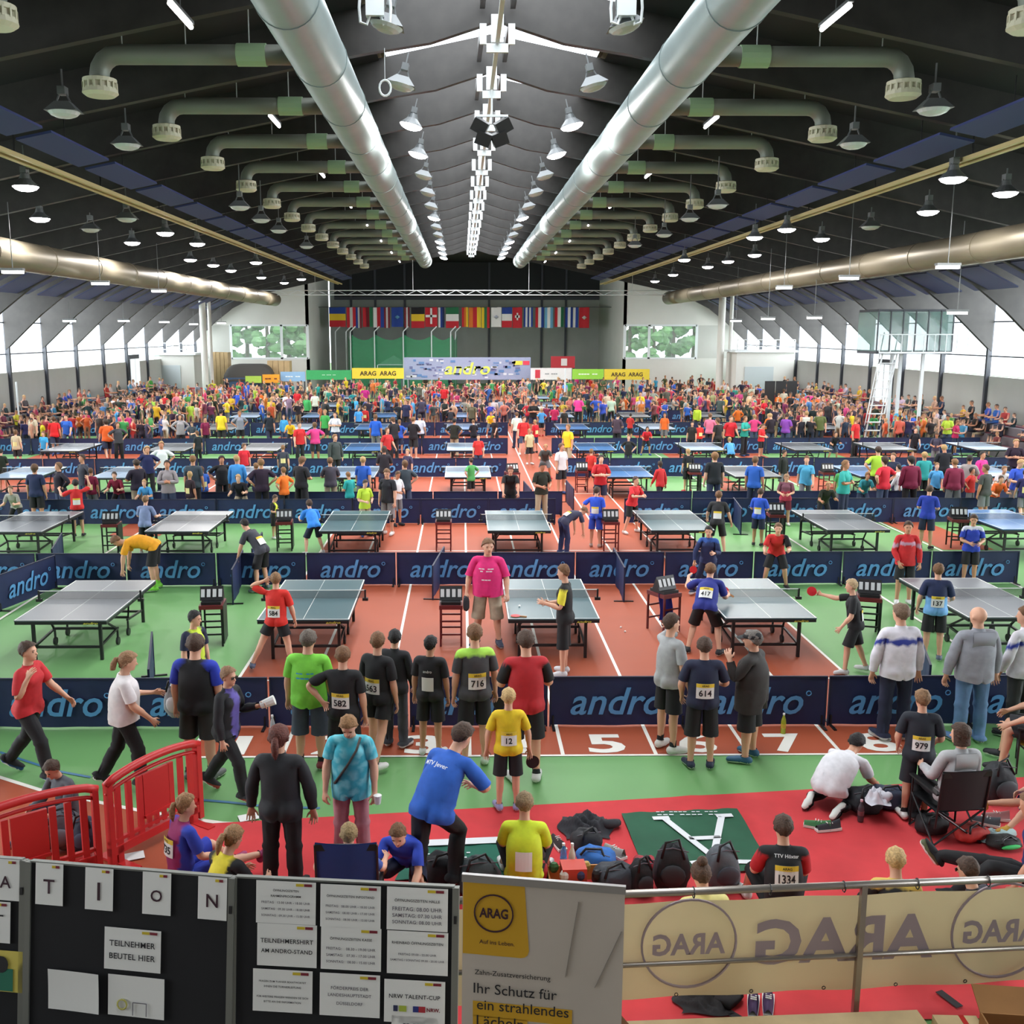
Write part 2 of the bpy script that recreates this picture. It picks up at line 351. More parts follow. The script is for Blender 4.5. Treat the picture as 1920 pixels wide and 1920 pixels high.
def pose_bones(p):
    """p: lean, side, twist, chest (extra bend), head=(pitch, yaw, roll), aR/aL=(upper, fore), lR/lL=(thigh, shin), feet=(yawR, yawL) in degrees; directions x right, y ahead, z up"""
    g = math.radians; M = {}; P = {}
    Rp = _rot((0, 0, 1), g(p.get('ptwist', 0))) @ _rot((0, 1, 0), g(p.get('side', 0))) @ _rot((1, 0, 0), -g(p.get('lean', 0)))
    Rs = Rp @ _rot((0, 0, 1), g(p.get('twist', 0)) * .5) @ _rot((1, 0, 0), -g(p.get('chest', 0)) * .5)
    Rc = Rs @ _rot((0, 0, 1), g(p.get('twist', 0)) * .5) @ _rot((1, 0, 0), -g(p.get('chest', 0)) * .5)
    hp, hy, hr = p.get('head', (0, 0, 0))
    Rh = _rot((0, 0, 1), g(hy)) @ _rot((0, 1, 0), g(hr)) @ _rot((1, 0, 0), -g(hp))
    if p.get('headrel'): Rh = Rc @ Rh
    Rn = Rc
    P['pel'] = J['pel'].copy(); M['pel'] = Rp
    def child(b, par, j, R): P[b] = P[par] + M[par] @ (J[j] - J[ANCH[par]]); M[b] = R
    ANCH = {'pel': 'pel', 'sp': 'sp', 'ch': 'ch', 'nk': 'nk', 'hd': 'hd'}
    child('sp', 'pel', 'sp', Rs); child('ch', 'sp', 'ch', Rc); child('nk', 'ch', 'nk', .5 * Rc + .5 * Rh); child('hd', 'nk', 'hd', Rh)
    u, _, vt = np.linalg.svd(M['nk']); M['nk'] = u @ vt
    for T, s in (('R', 1), ('L', -1)):
        ud, fd = p.get('a' + T, ((s * .18, .02, -1), (s * .08, .16, -1))); ud, fd = _nrm(ud), _nrm(fd)
        if p.get('armrel'): ud, fd = Rc @ ud, Rc @ fd
        rd = _nrm(J['el' + T] - J['sh' + T]); b = fd - ud * (fd @ ud)
        if np.linalg.norm(b) < .05: b = np.array((0, 1., 0))
        fwd0 = np.array((0, 1., 0))
        Ru = _frame(ud, b) @ _frame(rd, fwd0).T
        hb = b - fd * (b @ fd) if np.linalg.norm(b - fd * (b @ fd)) > .05 else b
        Rf = _frame(fd, np.cross(np.cross(ud, b), fd)) @ _frame(rd, fwd0).T
        tw = p.get('w' + T, 0); Rf2 = _rot(fd, g(tw)) @ Rf
        sh = P['ch'] + Rc @ (J['sh' + T] - J['ch']); el = sh + Ru @ (J['el' + T] - J['sh' + T]); wr = el + Rf @ (J['wr' + T] - J['el' + T])
        ANCH.update({'ua' + T: 'sh' + T, 'fa' + T: 'el' + T, 'ha' + T: 'wr' + T, 'fg' + T: 'kk' + T})
        J['kk' + T] = J['wr' + T] + rd * .09
        P['ua' + T], M['ua' + T] = sh, Ru; P['fa' + T], M['fa' + T] = el, _rot(fd, g(tw) * .4) @ Rf; P['ha' + T], M['ha' + T] = wr, Rf2
        cu = p.get('c' + T, 18); ax = Rf2 @ np.array((0, 1., 0)) * (1 if T == 'R' else -1)
        P['fg' + T] = wr + Rf2 @ (J['kk' + T] - J['wr' + T]); M['fg' + T] = _rot(ax, g(cu)) @ Rf2
        td, sd = p.get('l' + T, ((s * .045, 0, -1), (s * .03, -.02, -1))); td, sd = _nrm(td), _nrm(sd)
        rt, rs = _nrm(J['kn' + T] - J['hp' + T]), _nrm(J['an' + T] - J['kn' + T])
        b = td - sd * 0.0 - sd; b = -(sd - td * (sd @ td)); b = b if np.linalg.norm(b) > .06 else np.array((0, 1., 0)) * .3
        yaw = g(p.get('feet', (-12, 12))[0 if T == 'R' else 1]); fw = _rot((0, 0, 1), yaw) @ np.array((0, 1., 0))
        b = _nrm(b) * min(1, np.linalg.norm(b) * 2) + fw * .35
        Rt = _frame(td, b) @ _frame(rt, fwd0).T; Rk = _frame(sd, b + (sd @ b) * 0) @ _frame(rs, fwd0).T
        hpj = P['pel'] + Rp @ (J['hp' + T] - J['pel']); kn = hpj + Rt @ (J['kn' + T] - J['hp' + T]); an = kn + Rk @ (J['an' + T] - J['kn' + T])
        Rfoot = _rot((0, 0, 1), yaw) @ _rot((1, 0, 0), g(p.get('toe' + T, 0)))
        if p.get('foot' + T) == 'shin': Rfoot = Rk
        ANCH.update({'th' + T: 'hp' + T, 'sn' + T: 'kn' + T, 'ft' + T: 'an' + T})
        P['th' + T], M['th' + T] = hpj, Rt; P['sn' + T], M['sn' + T] = kn, Rk; P['ft' + T], M['ft' + T] = an, Rfoot
    A = np.zeros((len(BONES), 3, 3)); T3 = np.zeros((len(BONES), 3))
    for b, i in BI.items(): A[i] = M[b]; T3[i] = P[b] - M[b] @ J[ANCH[b]]
    return A, T3, M, P
def skin(V, W, A, T3):
    out = np.zeros_like(V)
    for i in range(len(BONES)):
        w = W[:, i]; m = w > 0
        if m.any(): out[m] += w[m][:, None] * (V[m] @ A[i].T + T3[i])
    return out
def smooth_mesh(name, V, Fc):
    me = bpy.data.meshes.new(name); n = len(Fc)
    me.vertices.add(len(V)); me.vertices.foreach_set('co', np.ascontiguousarray(V, dtype=np.float32).ravel())
    me.loops.add(n * 3); me.loops.foreach_set('vertex_index', np.ascontiguousarray(Fc, dtype=np.int32).ravel())
    me.polygons.add(n); me.polygons.foreach_set('loop_start', np.arange(0, n * 3, 3, dtype=np.int32))
    me.polygons.foreach_set('use_smooth', np.ones(n, dtype=bool)); me.update(calc_edges=True); return me
# ---------------------------------------------------------------- people: clean hems, clothing, placing
def clip_region(V, N, Wt, Fc, g, extra):
    """keep the part of the surface where g > 0, cutting triangles along g = 0"""
    keep = g > 0; cnt = keep[Fc].sum(1); nV = [V]; nN = [N]; nW = [Wt]; nE = [extra]; out = [Fc[cnt == 3]]; base = len(V); cache = {}
    add = []
    def cut(a, b):
        k = (a, b) if a < b else (b, a)
        if k not in cache: cache[k] = base + len(add); t = g[k[0]] / (g[k[0]] - g[k[1]]); add.append((k[0], k[1], min(max(t, 0), 1)))
        return cache[k]
    tri = []
    for f in Fc[(cnt == 1) | (cnt == 2)]:
        i = [int(x) for x in f]; kk = [bool(keep[x]) for x in i]
        if sum(kk) == 1:
            s = kk.index(True); a, b, c = i[s], i[(s + 1) % 3], i[(s + 2) % 3]; tri.append((a, cut(a, b), cut(a, c)))
        else:
            s = kk.index(False); a, b, c = i[s], i[(s + 1) % 3], i[(s + 2) % 3]; p, q = cut(a, b), cut(a, c); tri += [(p, b, c), (p, c, q)]
    if add:
        A = np.array([(x[0], x[1]) for x in add]); t = np.array([x[2] for x in add])[:, None]
        for lst, arr in ((nV, V), (nN, N), (nW, Wt), (nE, extra)): lst.append(arr[A[:, 0]] * (1 - t) + arr[A[:, 1]] * t)
    F2 = np.concatenate([out[0], np.array(tri, int).reshape(-1, 3)]); u, inv = np.unique(F2, return_inverse=True)
    cat = lambda l: np.concatenate(l)[u]
    return cat(nV), cat(nN), cat(nW), inv.reshape(-1, 3), cat(nE)
def garment(L, kind):
    if kind in L.cache: return L.cache[kind]
    V, N, z, x, y, arm = L.V, L.N, L.V[:, 2], L.V[:, 0], L.V[:, 1], L.arm
    name, par = kind[0], kind[1:]; farm = (np.abs(x) > .262) & (arm < 0)
    if name == 'top':
        sleeve, hem, loose, neck = par
        g = np.minimum(z - hem, neck - z + .12 * np.maximum(0, np.abs(y) - .05)); g = np.where(arm >= 0, (sleeve - arm) * .28 + .002, g); g = np.where(farm, -.05, g)
    elif name == 'legs':
        hem, tp, loose = par; g = np.minimum(z - hem, tp - z); g = np.where((arm >= 0) | farm, -.05, g)
    elif name == 'shoe': g = np.minimum(.092 - z + .25 * np.maximum(0, -y - .02), x * par[0])
    elif name == 'sock': g = np.minimum(par[0] - z, z - .05); g = np.where(np.abs(x) > .26, -.05, g)
    elif name == 'hair':
        ln = par[0]
        line = 1.665 + np.clip((y + .02) / .09, 0, 1) * .048; back = np.clip((-.005 - y) / .035, 0, 1); line = line * (1 - back) + (1.578 - ln) * back
        side = np.clip((np.abs(x) - .050) / .02, 0, 1) * np.clip((.05 - y) / .03, 0, 1) * (1 - back); line = line - side * (.02 + ln * .6)
        g = z - line; g = np.where(arm >= 0, -.05, g)
    arm1 = np.stack([arm, V[:, 0], V[:, 1], V[:, 2]], 1)
    Vc, Nc, Wc, Fc, ex = clip_region(V, N, L.W, L.F, g, arm1)
    Nc = Nc / (np.linalg.norm(Nc, axis=1, keepdims=True) + 1e-9); xa, ya, za, aa = Vc[:, 0], Vc[:, 1], Vc[:, 2], ex[:, 0]; isarm = aa >= 0
    if name == 'top':
        off = np.where(isarm, .010 + .016 * np.clip(aa, 0, 1) * (1 if sleeve < 1.2 else .5), .010); off = np.where(~isarm & (za > 1.43), .006, off); off = np.where(~isarm, off + .015 * np.clip((1.12 - za) / .12, 0, 1), off); Vn = Vc + Nc * off[:, None]
        t = np.clip((1.42 - za) / .20, 0, 1); e = (Vn[:, 0] / (.160 + loose)) ** 2 + ((Vn[:, 1] + .006) / (.114 + loose * 1.0)) ** 2
        s = np.where(~isarm, 1 + (np.maximum(1 / np.sqrt(e + 1e-6), 1) - 1) * t, 1); s = np.clip(s, 1, 1.9); Vn[:, 0] *= s; Vn[:, 1] = (Vn[:, 1] + .006) * s - .006
        fold = .006 * np.sin(np.arctan2(xa, ya) * 7 + za * 9) * np.clip((1.25 - za) / .3, 0, 1); Vn += Nc * np.where(isarm, 0, fold)[:, None]
        Vc = Vn
    elif name == 'legs':
        cx = np.sign(xa) * .105; off = .006 + (loose + .006) * np.clip((.90 - za) / max(.90 - hem, .05), 0, 1); off = np.minimum(off, np.where((np.abs(xa) < .06) & (za < .9), np.abs(xa) * .6 + .004, 1)); Vc = Vc + Nc * off[:, None]
        if hem < .3: Vc += Nc * (.005 * np.sin(za * 55 + ya * 20))[:, None]
    elif name == 'shoe': Vc = Vc + Nc * .012; Vc[:, 2] = np.maximum(Vc[:, 2], -.018)
    elif name == 'sock': Vc = Vc + Nc * .005
    elif name == 'hair': Vc = Vc + Nc * (.009 + .013 * np.clip((za - 1.60) / .1, 0, 1) + .005 * np.sin(xa * 95 + 1) * np.sin(ya * 80) + par[0] * .08 + (rng.normal(0, .004, len(xa)) if len(L.V) > 2000 else 0))[:, None]
    r = (Vc, Fc, Wc, ex); L.cache[kind] = r; return r
_V, _Q = build_body_surface(.0085)
HERO = Lod(*decimate(_V, _Q, 5200)); MID = Lod(*decimate(_V, _Q, 1300)); FAR = Lod(*decimate(_V, _Q, 360))
mt_skin = mat('skin', src='object', rough=.55); mt_cloth = mat('clothing', src='tint', rough=.8, noise=.12, scale=14); mt_hair = mat('hair', src='object', rough=.7, noise=.4, scale=55, bump=.6)
mt_shoe = mat('shoe_fabric', src='object', rough=.6); mt_sole = mat('shoe_sole', (222, 222, 216), .6); mt_eye = mat('eye_dark', (40, 30, 28), .4); mt_lip = mat('lips', (168, 92, 84), .6)
mt_paper = mat('white_paper', (226, 226, 222), .7); mt_bibyel = mat('bib_yellow', (226, 196, 56), .7); mt_ink = mat('black_print', (28, 26, 30), .7); mt_wprint = mat('white_print', (224, 226, 228), .7)
mt_ocloth = mat('plain_clothing', src='object', rough=.85)
SKIN = [(216, 164, 136), (224, 176, 150), (200, 146, 116), (188, 130, 100)]
def tint(me, cols):
    a = me.color_attributes.new('tint', 'FLOAT_COLOR', 'POINT'); a.data.foreach_set('color', np.ascontiguousarray(cols, dtype=np.float32).ravel())
def paint(ex, spec):
    """per-vertex colours of a garment from its pattern: (pattern, colour, colour2)"""
    pat, c1 = spec[0], lin(spec[1]); c2 = lin(spec[2]) if len(spec) > 2 else c1; aa, x, y, z = ex.T; m = np.zeros(len(ex), bool)
    if pat == 'raglan': m = (aa >= 0) | ((np.abs(x) > .13) & (z > 1.34))
    elif pat == 'sleeves': m = aa > .02
    elif pat == 'leftsleeve': m = (x < -.12) & (z > 1.15)
    elif pat == 'yoke': m = z > 1.345
    elif pat == 'halfdown': m = z < 1.17
    elif pat == 'band': m = (z > 1.27) & (z < 1.335)
    elif pat == 'side': m = np.abs(x) > .10
    elif pat == 'front': m = (np.abs(x) < .07) & (y > 0)
    elif pat == 'back': m = (np.abs(x) < .115) & (y < .03)
    elif pat == 'stripes': m = (np.floor(z * 17) % 2) == 0
    elif pat == 'shoulders': m = (z > 1.385)
    elif pat == 'camo': m = (np.sin(x * 40) * np.sin(z * 37 + y * 30)) > .1
    return np.where(m[:, None], np.array(c2), np.array(c1))
def headscale(A, T3, s):
    for b, j in (('hd', 'hd'),): i = BI[b]; T3[i] = T3[i] + A[i] @ J[j] * (1 - s); A[i] = A[i] * s
def place(px, py, top=None, h=None):
    p = G(px, py)
    if top is not None: d = ray(px, top); h = EYE + d[2] / d[1] * p[1]
    return p, h
def at_head(px, top, h):                      # stand a person of height h so that the crown is at this pixel
    p = G(px, top, h); return np.array((p[0], p[1], 0.0))
PEOPLE = []
def on_carpet(p):
    a, b = G(330, 1550), G(2150, 1446); return p[0] > a[0] - .1 and p[1] < a[1] + (b[1] - a[1]) * (p[0] - a[0]) / (b[0] - a[0]) + .12
def person(label, p, h, f=0.0, pose=None, shirt=None, legs=None, hair=((70, 50, 36), 0.0), shoes=(210, 210, 206), socks=None, skin_i=0, bib=None, back=None, wide=1.0, z0=0.0, sink=0.0, extras=(), face=None, hs=None, group=None, lod=None, crown=None, bibz=1.10):
    """shirt: (sleeve, hem, loose, paint spec); legs: ('shorts'|'trousers'|'skirt', paint spec); f: heading, 0 away from the camera, 90 to the left"""
    L = lod or HERO; pose = pose or {}; A, T3, M, P = pose_bones(pose)
    k = h / 1.75; hs = hs if hs is not None else (1 + max(0, 1.62 - h) * .32); headscale(A, T3, hs)
    body = skin(L.V, L.W, A, T3); zmin = body[:, 2].min() - .016 + sink
    S = np.array((k * wide, k * wide, k))
    def fin(v): v = v.copy(); v[:, 2] -= zmin; return v * S
    if crown is not None:                      # put the crown of the head at this pixel
        fb = fin(body); hd = L.W[:, BI['hd']] > .5; q = fb[np.where(hd)[0][fb[hd][:, 2].argmax()]]; c_, s_ = math.cos(math.radians(f)), math.sin(math.radians(f)); g_ = G(crown[0], crown[1], z0 + q[2] + .01)
        p = np.array((g_[0] - (c_ * q[0] - s_ * q[1]), g_[1] - (s_ * q[0] + c_ * q[1]), 0.0))
    if z0 == 0 and on_carpet(p): z0 = .022
    me = smooth_mesh('person', fin(body), L.F); me.materials.append(mt_skin)
    root = put('person', me, None, (p[0], p[1], z0), math.radians(f), color=SKIN[skin_i]); tag(root, label, 'person', group)
    PEOPLE.append((root, p, h))
    def wear(name, kind, spec=None, color=None, m=None):
        V, F_, W_, ex = garment(L, kind); me = smooth_mesh(name, fin(skin(V, W_, A, T3)), F_)
        if spec: tint(me, paint(ex, spec)); me.materials.append(m or mt_cloth)
        else: me.materials.append(m or mt_ocloth)
        if name == 'shoe':
            me.materials.append(mt_sole); vz = V[:, 2]; me.polygons.foreach_set('material_index', (vz[F_].mean(1) < .018).astype(np.int32))
        return put(name, me, root, color=color)
    def rigid(name, mb_v, mb_f, bone, m, parent=None, smooth=False, color=None):
        v = np.array(mb_v, float); i = BI[bone]; v = v @ A[i].T + T3[i]; me = bpy.data.meshes.new(name); me.from_pydata(fin(v).tolist(), [], mb_f); me.materials.append(m)
        if smooth: me.polygons.foreach_set('use_smooth', [True] * len(mb_f))
        return put(name, me, parent or root, color=color)
    sh = None
    if legs:
        kind = {'shorts': ('legs', .53, 1.02, .034), 'short_shorts': ('legs', .66, 1.02, .03), 'long_shorts': ('legs', .45, 1.02, .036), 'trousers': ('legs', .045, 1.02, .020), 'leggings': ('legs', .08, 1.02, .003), 'jeans': ('legs', .04, 1.02, .014)}[legs[0]]
        wear(legs[0] if legs[0] != 'short_shorts' and legs[0] != 'long_shorts' else 'shorts', kind, legs[1])
    if shirt:
        sh = wear('jacket' if shirt[0] > 1.3 else 'shirt', ('top',) + tuple(shirt[:3]) + ((1.475,) if shirt[0] < 1.3 else (1.495,)), shirt[3])
    if socks: wear('sock', ('sock', .17), color=socks)
    if shoes:
        for s in (1, -1): wear('shoe', ('shoe', s), color=shoes, m=mt_shoe)
    if hair: wear('hair', ('hair', hair[1]), color=hair[0], m=mt_hair)
    if face if face is not None else (80 < (f - pose.get('head', (0, 0, 0))[1] * 0 + pose.get('head', (0, 0, 0))[1]) % 360 < 280):
        for s in (1, -1):
            b = MB().blob((s * .031, .078, 1.644), (.012, .008, .008), 8, 5); rigid('eye', b.v, b.f, 'hd', mt_eye)
        b = MB().box((.031, .086, 1.663), (.034, .008, .006)).box((-.031, .086, 1.663), (.034, .008, .006)); rigid('eyebrow_hair', b.v, b.f, 'hd', mt_hair, color=hair[0] if hair else (90, 70, 60))
        b = MB().blob((0, .087, 1.575), (.022, .006, .007), 8, 5); rigid('mouth', b.v, b.f, 'hd', mt_lip)
    def cyl(u, w, rad=.145 + (.0 if not shirt else shirt[2]), zc=1.13, yo=-.006):   # back of the torso as a bent sheet
        a = u / (rad * 1.15); return (math.sin(a) * rad * 1.15, -math.cos(a) * (rad - .012) + yo - .006, zc + w)
    if bib is not None:
        bw, bh = .23, .20; zc = bibz
        g1 = MB().grid(lambda u, v: cyl((u - .5) * bw, (v - .5) * bh, zc=zc), 6, 2); bo = rigid('bib', g1.v, g1.f, 'sp', mt_paper, sh)
        g2 = MB().grid(lambda u, v: (lambda q: (q[0], q[1] - .003, q[2]))(cyl((u - .5) * bw, .05 + v * .05, zc=zc)), 6, 1); rigid('bib_band', g2.v, g2.f, 'sp', mt_bibyel, bo)
        if bib:
            tm = text_mesh(bib, w=.16 if len(bib) > 2 else .09, h=.085, bold=.02, m=mt_ink); vv = [cyl(v.co.x, v.co.z - .025, zc=zc) for v in tm.vertices]; vv = [(q[0], q[1] - .004, q[2]) for q in vv]
            rigid('number', vv, [tuple(q.vertices) for q in tm.polygons], 'sp', mt_ink, bo)
            tm = text_mesh('ARAG', w=.09, h=.025, bold=.02, m=mt_ink); vv = [cyl(v.co.x, v.co.z + .074, zc=zc) for v in tm.vertices]; rigid('lettering', [(q[0], q[1] - .006, q[2]) for q in vv], [tuple(q.vertices) for q in tm.polygons], 'sp', mt_ink, bo)
    if back:                                   # (text, z, width, material)
        for s_, zc, wd, mm in back:
            tm = text_mesh(s_, w=wd, bold=.015, m=mm); vv = [cyl(v.co.x, v.co.z, zc=zc) for v in tm.vertices]; rigid('lettering', [(q[0], q[1] - .006, q[2]) for q in vv], [tuple(q.vertices) for q in tm.polygons], 'ch' if zc > 1.2 else 'sp', mm, sh)
    for e in extras:
        if e[0] == 'ponytail':
            b = MB().tube([(0, -.085, 1.67), (0, -.125, 1.66), (0, -.14, 1.60), (0, -.135, 1.52), (0, -.125, 1.52 - e[1])], [.022, .03, .036, .03, .008], 8); rigid('ponytail', b.v, b.f, 'hd', mt_hair, smooth=True, color=hair[0])
        elif e[0] == 'bun':
            b = MB().blob((0, -.07, 1.765), (.052, .05, .048), 10, 7); rigid('hair_bun', b.v, b.f, 'hd', mt_hair, smooth=True, color=hair[0])
        elif e[0] == 'bob':
            b = MB().grid(lambda u, v: (.092 * math.sin((u - .5) * 4.4), -.004 - .098 * math.cos((u - .5) * 4.4) * 1.0, 1.53 + .17 * v), 14, 5).grid(lambda u, v: (.078 * math.sin((u - .5) * 4.4), -.004 - .085 * math.cos((u - .5) * 4.4), 1.53 + .17 * v), 14, 5); rigid('hair_length', b.v, b.f, 'hd', mt_hair, smooth=True, color=hair[0])
        elif e[0] == 'cap':
            b = MB().blob((0, -.002, 1.672), (.092, .113, .095), 14, 8, lambda d: 1 if d[2] > -.15 else .97); b.v = [(x, y, max(z, 1.672)) for x, y, z in b.v]; c = rigid('cap', b.v, b.f, 'hd', mt_ocloth, smooth=True, color=e[1])
            b = MB().grid(lambda u, v: ((u - .5) * .15, .09 + .085 * v * (1 - (2 * u - 1) ** 2 * .5), 1.682 - .012 * v), 8, 3).grid(lambda u, v: ((u - .5) * .15, .09 + .085 * v * (1 - (2 * u - 1) ** 2 * .5), 1.676 - .012 * v), 8, 3); rigid('cap_brim', b.v, b.f, 'hd', mt_ocloth, c, True, color=e[1])
            b = MB().box((0, .02, 1.74), (.05, .16, .06)); b = MB().grid(lambda u, v: (.095 * math.sin(.75 + .5 * u) , .113 * math.cos(.75 + .5 * u) , 1.685 + .06 * v), 4, 2); rigid('cap_panel', b.v, b.f, 'hd', mt_ocloth, c, color=(226, 226, 224))
        elif e[0] == 'glasses':
            b = MB().box((.032, .094, 1.643), (.046, .006, .03)).box((-.032, .094, 1.643), (.046, .006, .03)).box((0, .096, 1.65), (.02, .005, .006)); rigid('glasses', b.v, b.f, 'hd', mt_eye)
        elif e[0] == 'hood':
            b = MB().grid(lambda u, v: ((u - .5) * .26, -.125 - .05 * math.sin(v * 3.1) * (1 - (2 * u - 1) ** 2 * .6), 1.28 + .19 * v), 10, 6).grid(lambda u, v: ((u - .5) * .24, -.115 , 1.28 + .19 * v), 10, 6); rigid('hood', b.v, b.f, 'ch', mt_ocloth, sh or root, True, color=e[1])
        elif e[0] == 'strap':
            b = MB().tube([(-.11, .02, 1.46), (-.08, .125, 1.36), (0, .15, 1.22), (.09, .145, 1.08), (.15, .10, .98)], .014, 6); rigid('bag_strap', b.v, b.f, 'ch', mt_ocloth, root, True, color=(70, 66, 62))
        elif e[0] == 'backpaper':
            g1 = MB().grid(lambda u, v: cyl((u - .5) * .18, (v - .5) * .2, zc=1.10), 5, 2); rigid('bib', g1.v, g1.f, 'sp', mt_paper, sh)
        elif e[0] == 'chest':
            for s_, zc, wd in e[1]:
                tm = text_mesh(s_, w=wd, bold=.02, m=mt_wprint); rr = .150 + shirt[2]; vv = [(-math.sin(v.co.x / rr) * rr * 1.1, math.cos(v.co.x / rr) * (rr - .008), zc + v.co.z) for v in tm.vertices]; rigid('lettering', vv, [tuple(q.vertices) for q in tm.polygons], 'ch' if zc > 1.2 else 'sp', mt_wprint, sh)
    info = {'hand': {}, 'root': root}
    for T in 'RL':
        q = (P['fg' + T] - np.array((0, 0, zmin))) * S; c, s = math.cos(math.radians(f)), math.sin(math.radians(f))
        info['hand'][T] = np.array((p[0] + c * q[0] - s * q[1], p[1] + s * q[0] + c * q[1], z0 + q[2]))
    return info
ST = {}
ST['hips'] = dict(aR=((.75, -.25, -.75), (-.55, .25, -.6)), aL=((-.75, -.25, -.75), (.55, .25, -.6)), cR=35, cL=35)
ST['lhip'] = dict(aL=((-.75, -.25, -.75), (.55, -.05, -.6)), cL=35)
ST['crossed'] = dict(aR=((.32, .35, -1), (-.95, .45, .05)), aL=((-.32, .30, -1), (.95, .55, .12)), cR=25, cL=25)
ST['front'] = dict(aR=((.25, .15, -1), (-.5, .9, -.15)), aL=((-.25, .15, -1), (.5, .9, -.15)), head=(22, 0, 0))
ST['walk'] = dict(lR=((.03, .45, -1), (.02, .18, -1)), lL=((-.03, -.30, -1), (-.03, -.75, -1)), aR=((.15, -.35, -1), (.08, .0, -1)), aL=((-.15, .30, -1), (-.1, .6, -1)), lean=4, toeL=-35)
ST['ready'] = dict(lean=32, chest=12, lR=((.28, .45, -1), (.16, -.42, -1)), lL=((-.28, .40, -1), (-.16, -.42, -1)), aR=((.35, .25, -1), (.05, 1, -.1)), aL=((-.35, .3, -1), (.1, 1, .1)), head=(5, 0, 0), cR=60)
ST['bend'] = dict(lean=72, chest=28, lR=((.10, .12, -1), (.05, -.12, -1)), lL=((-.10, .12, -1), (-.05, -.12, -1)), aR=((.1, .25, -1), (0, .1, -1)), aL=((-.1, .25, -1), (0, .1, -1)), head=(75, 0, 0))
ST['leanrail'] = dict(lean=24, chest=16, aR=((.2, .6, -1), (0, .7, -1)), aL=((-.2, .6, -1), (0, .7, -1)), head=(20, 0, 0))
ST['sitfloor'] = dict(lean=-4, chest=26, lR=((.30, .85, .42), (.05, .55, -1)), lL=((-.30, .85, .42), (-.05, .55, -1)), aR=((.22, .45, -1), (-.2, 1, -.2)), aL=((-.22, .45, -1), (.2, 1, -.2)), head=(18, 0, 0))
ST['sitlong'] = dict(lean=-6, chest=22, lR=((.15, 1, -.02), (.08, 1, -.06)), lL=((-.15, 1, .25), (-.1, .8, -.8)), aR=((.25, .3, -1), (-.1, .9, -.4)), aL=((-.25, .1, -1), (-.05, .3, -1)), head=(14, 0, 0), toeR=50, toeL=10)
ST['sitchair'] = dict(lean=-12, chest=10, lR=((.14, 1, -.02), (.06, .12, -1)), lL=((-.14, 1, -.02), (-.06, .12, -1)), aR=((.25, .35, -1), (-.1, 1, .0)), aL=((-.25, .35, -1), (.1, 1, .0)), head=(10, 0, 0))
ST['kneel'] = dict(lean=40, chest=34, lR=((.16, .95, -.42), (.08, -1, -.10)), lL=((-.16, .95, -.42), (-.08, -1, -.10)), aR=((.15, .5, -1), (0, .9, -.7)), aL=((-.15, .5, -1), (.1, .9, -.7)), head=(42, 0, 0), toeR=-150, toeL=-150)
ST['crouch'] = dict(lean=28, chest=24, lR=((.35, .95, .1), (.1, -.35, -1)), lL=((-.35, .95, .1), (-.1, -.35, -1)), aR=((.2, .6, -1), (-.1, .8, -.6)), aL=((-.2, .6, -1), (.1, .8, -.6)), head=(20, 0, 0))
def P_(base=None, **k): d = dict(ST[base]) if base else {}; d.update(k); return d
# ---------------------------------------------------------------- materials of the hall
mt_green = mat('green_sports_floor', (106, 158, 94), .58, noise=.10, scale=.35)
mt_track = mat('brick_red_track', (166, 76, 44), .64, noise=.10, scale=.5)
mt_white_paint = mat('white_line_paint', (236, 232, 222), .5)
mt_black = mat('black_glulam', (44, 42, 40), .55, noise=.35, scale=2.5)
mt_deck = mat('roof_deck_steel', (118, 112, 84), .5, .3)
mt_panelwall = mat('grey_wall_panel', (178, 180, 174), .7, noise=.06, scale=.6)
mt_whitewall = mat('white_wall', (205, 206, 200), .7, noise=.05, scale=.5)
mt_darkwall = mat('dark_recess_wall', (172, 176, 172), .7, noise=.08, scale=.7)
mt_darkpost = mat('dark_steel_post', (62, 66, 74), .5)
mt_glass = mat('daylit_window_glass', (246, 250, 255), .2, emit=2.2)
mt_sky = mat('skylight_glass', (240, 248, 255), .2, emit=4.0)
mt_whitesteel = mat('white_painted_steel', (214, 220, 222), .45)
mt_duct = mat('galvanised_duct', (150, 164, 164), .38, .45, noise=.12, scale=.9)
mt_duct2 = mat('matt_grey_branch_duct', (122, 128, 118), .5, .25, noise=.1, scale=1.2)
mt_sideduct = mat('warm_galvanised_duct', (128, 120, 102), .42, .5, noise=.12, scale=.7)
mt_blue = mat('dark_blue_acoustic_panel', (52, 62, 112), .8)
mt_black_metal = mat('black_powder_metal', (24, 24, 26), .45)
mt_clear = mat('clear_window_pane', (225, 236, 234), .05, alpha=.12)
# ---------------------------------------------------------------- floor
floor = struct('floor', MB().add([(-40, YBACK - 3, 0), (44, YBACK - 3, 0), (44, 125, 0), (-40, 125, 0)], [(0, 1, 2, 3)]).mesh('floor', mt_green))
def patch(name, pts, m, z=.004, parent=floor): return build(name, MB().add([(x, y, z) for x, y in pts], [tuple(range(len(pts)))]), m, parent)
patch('neutral_bounce_floor', [(-26, YBACK), (28, YBACK), (28, 6.75), (-26, 6.75)], mat('warm_grey_bounce', (158, 146, 132), .7))  # unseen patch, added so light bounced onto the boards is not green
LX = [-3.57 + 1.22 * i for i in range(9)]; YS = G(889, 1418)[1]
patch('running_track', [(LX[0], YS), (LX[8], YS), (LX[8], YEND), (LX[0], YEND)], mt_track)
for x0, x1, y0 in ((-19, -14.2, 27), (-9.6, -8.2, 27), (9.1, 10.0, 29), (12.2, 13.5, 25), (16.9, 20.8, 29)):
    patch('running_track', [(x0, y0), (x1, y0), (x1, YEND), (x0, YEND)], mt_track)
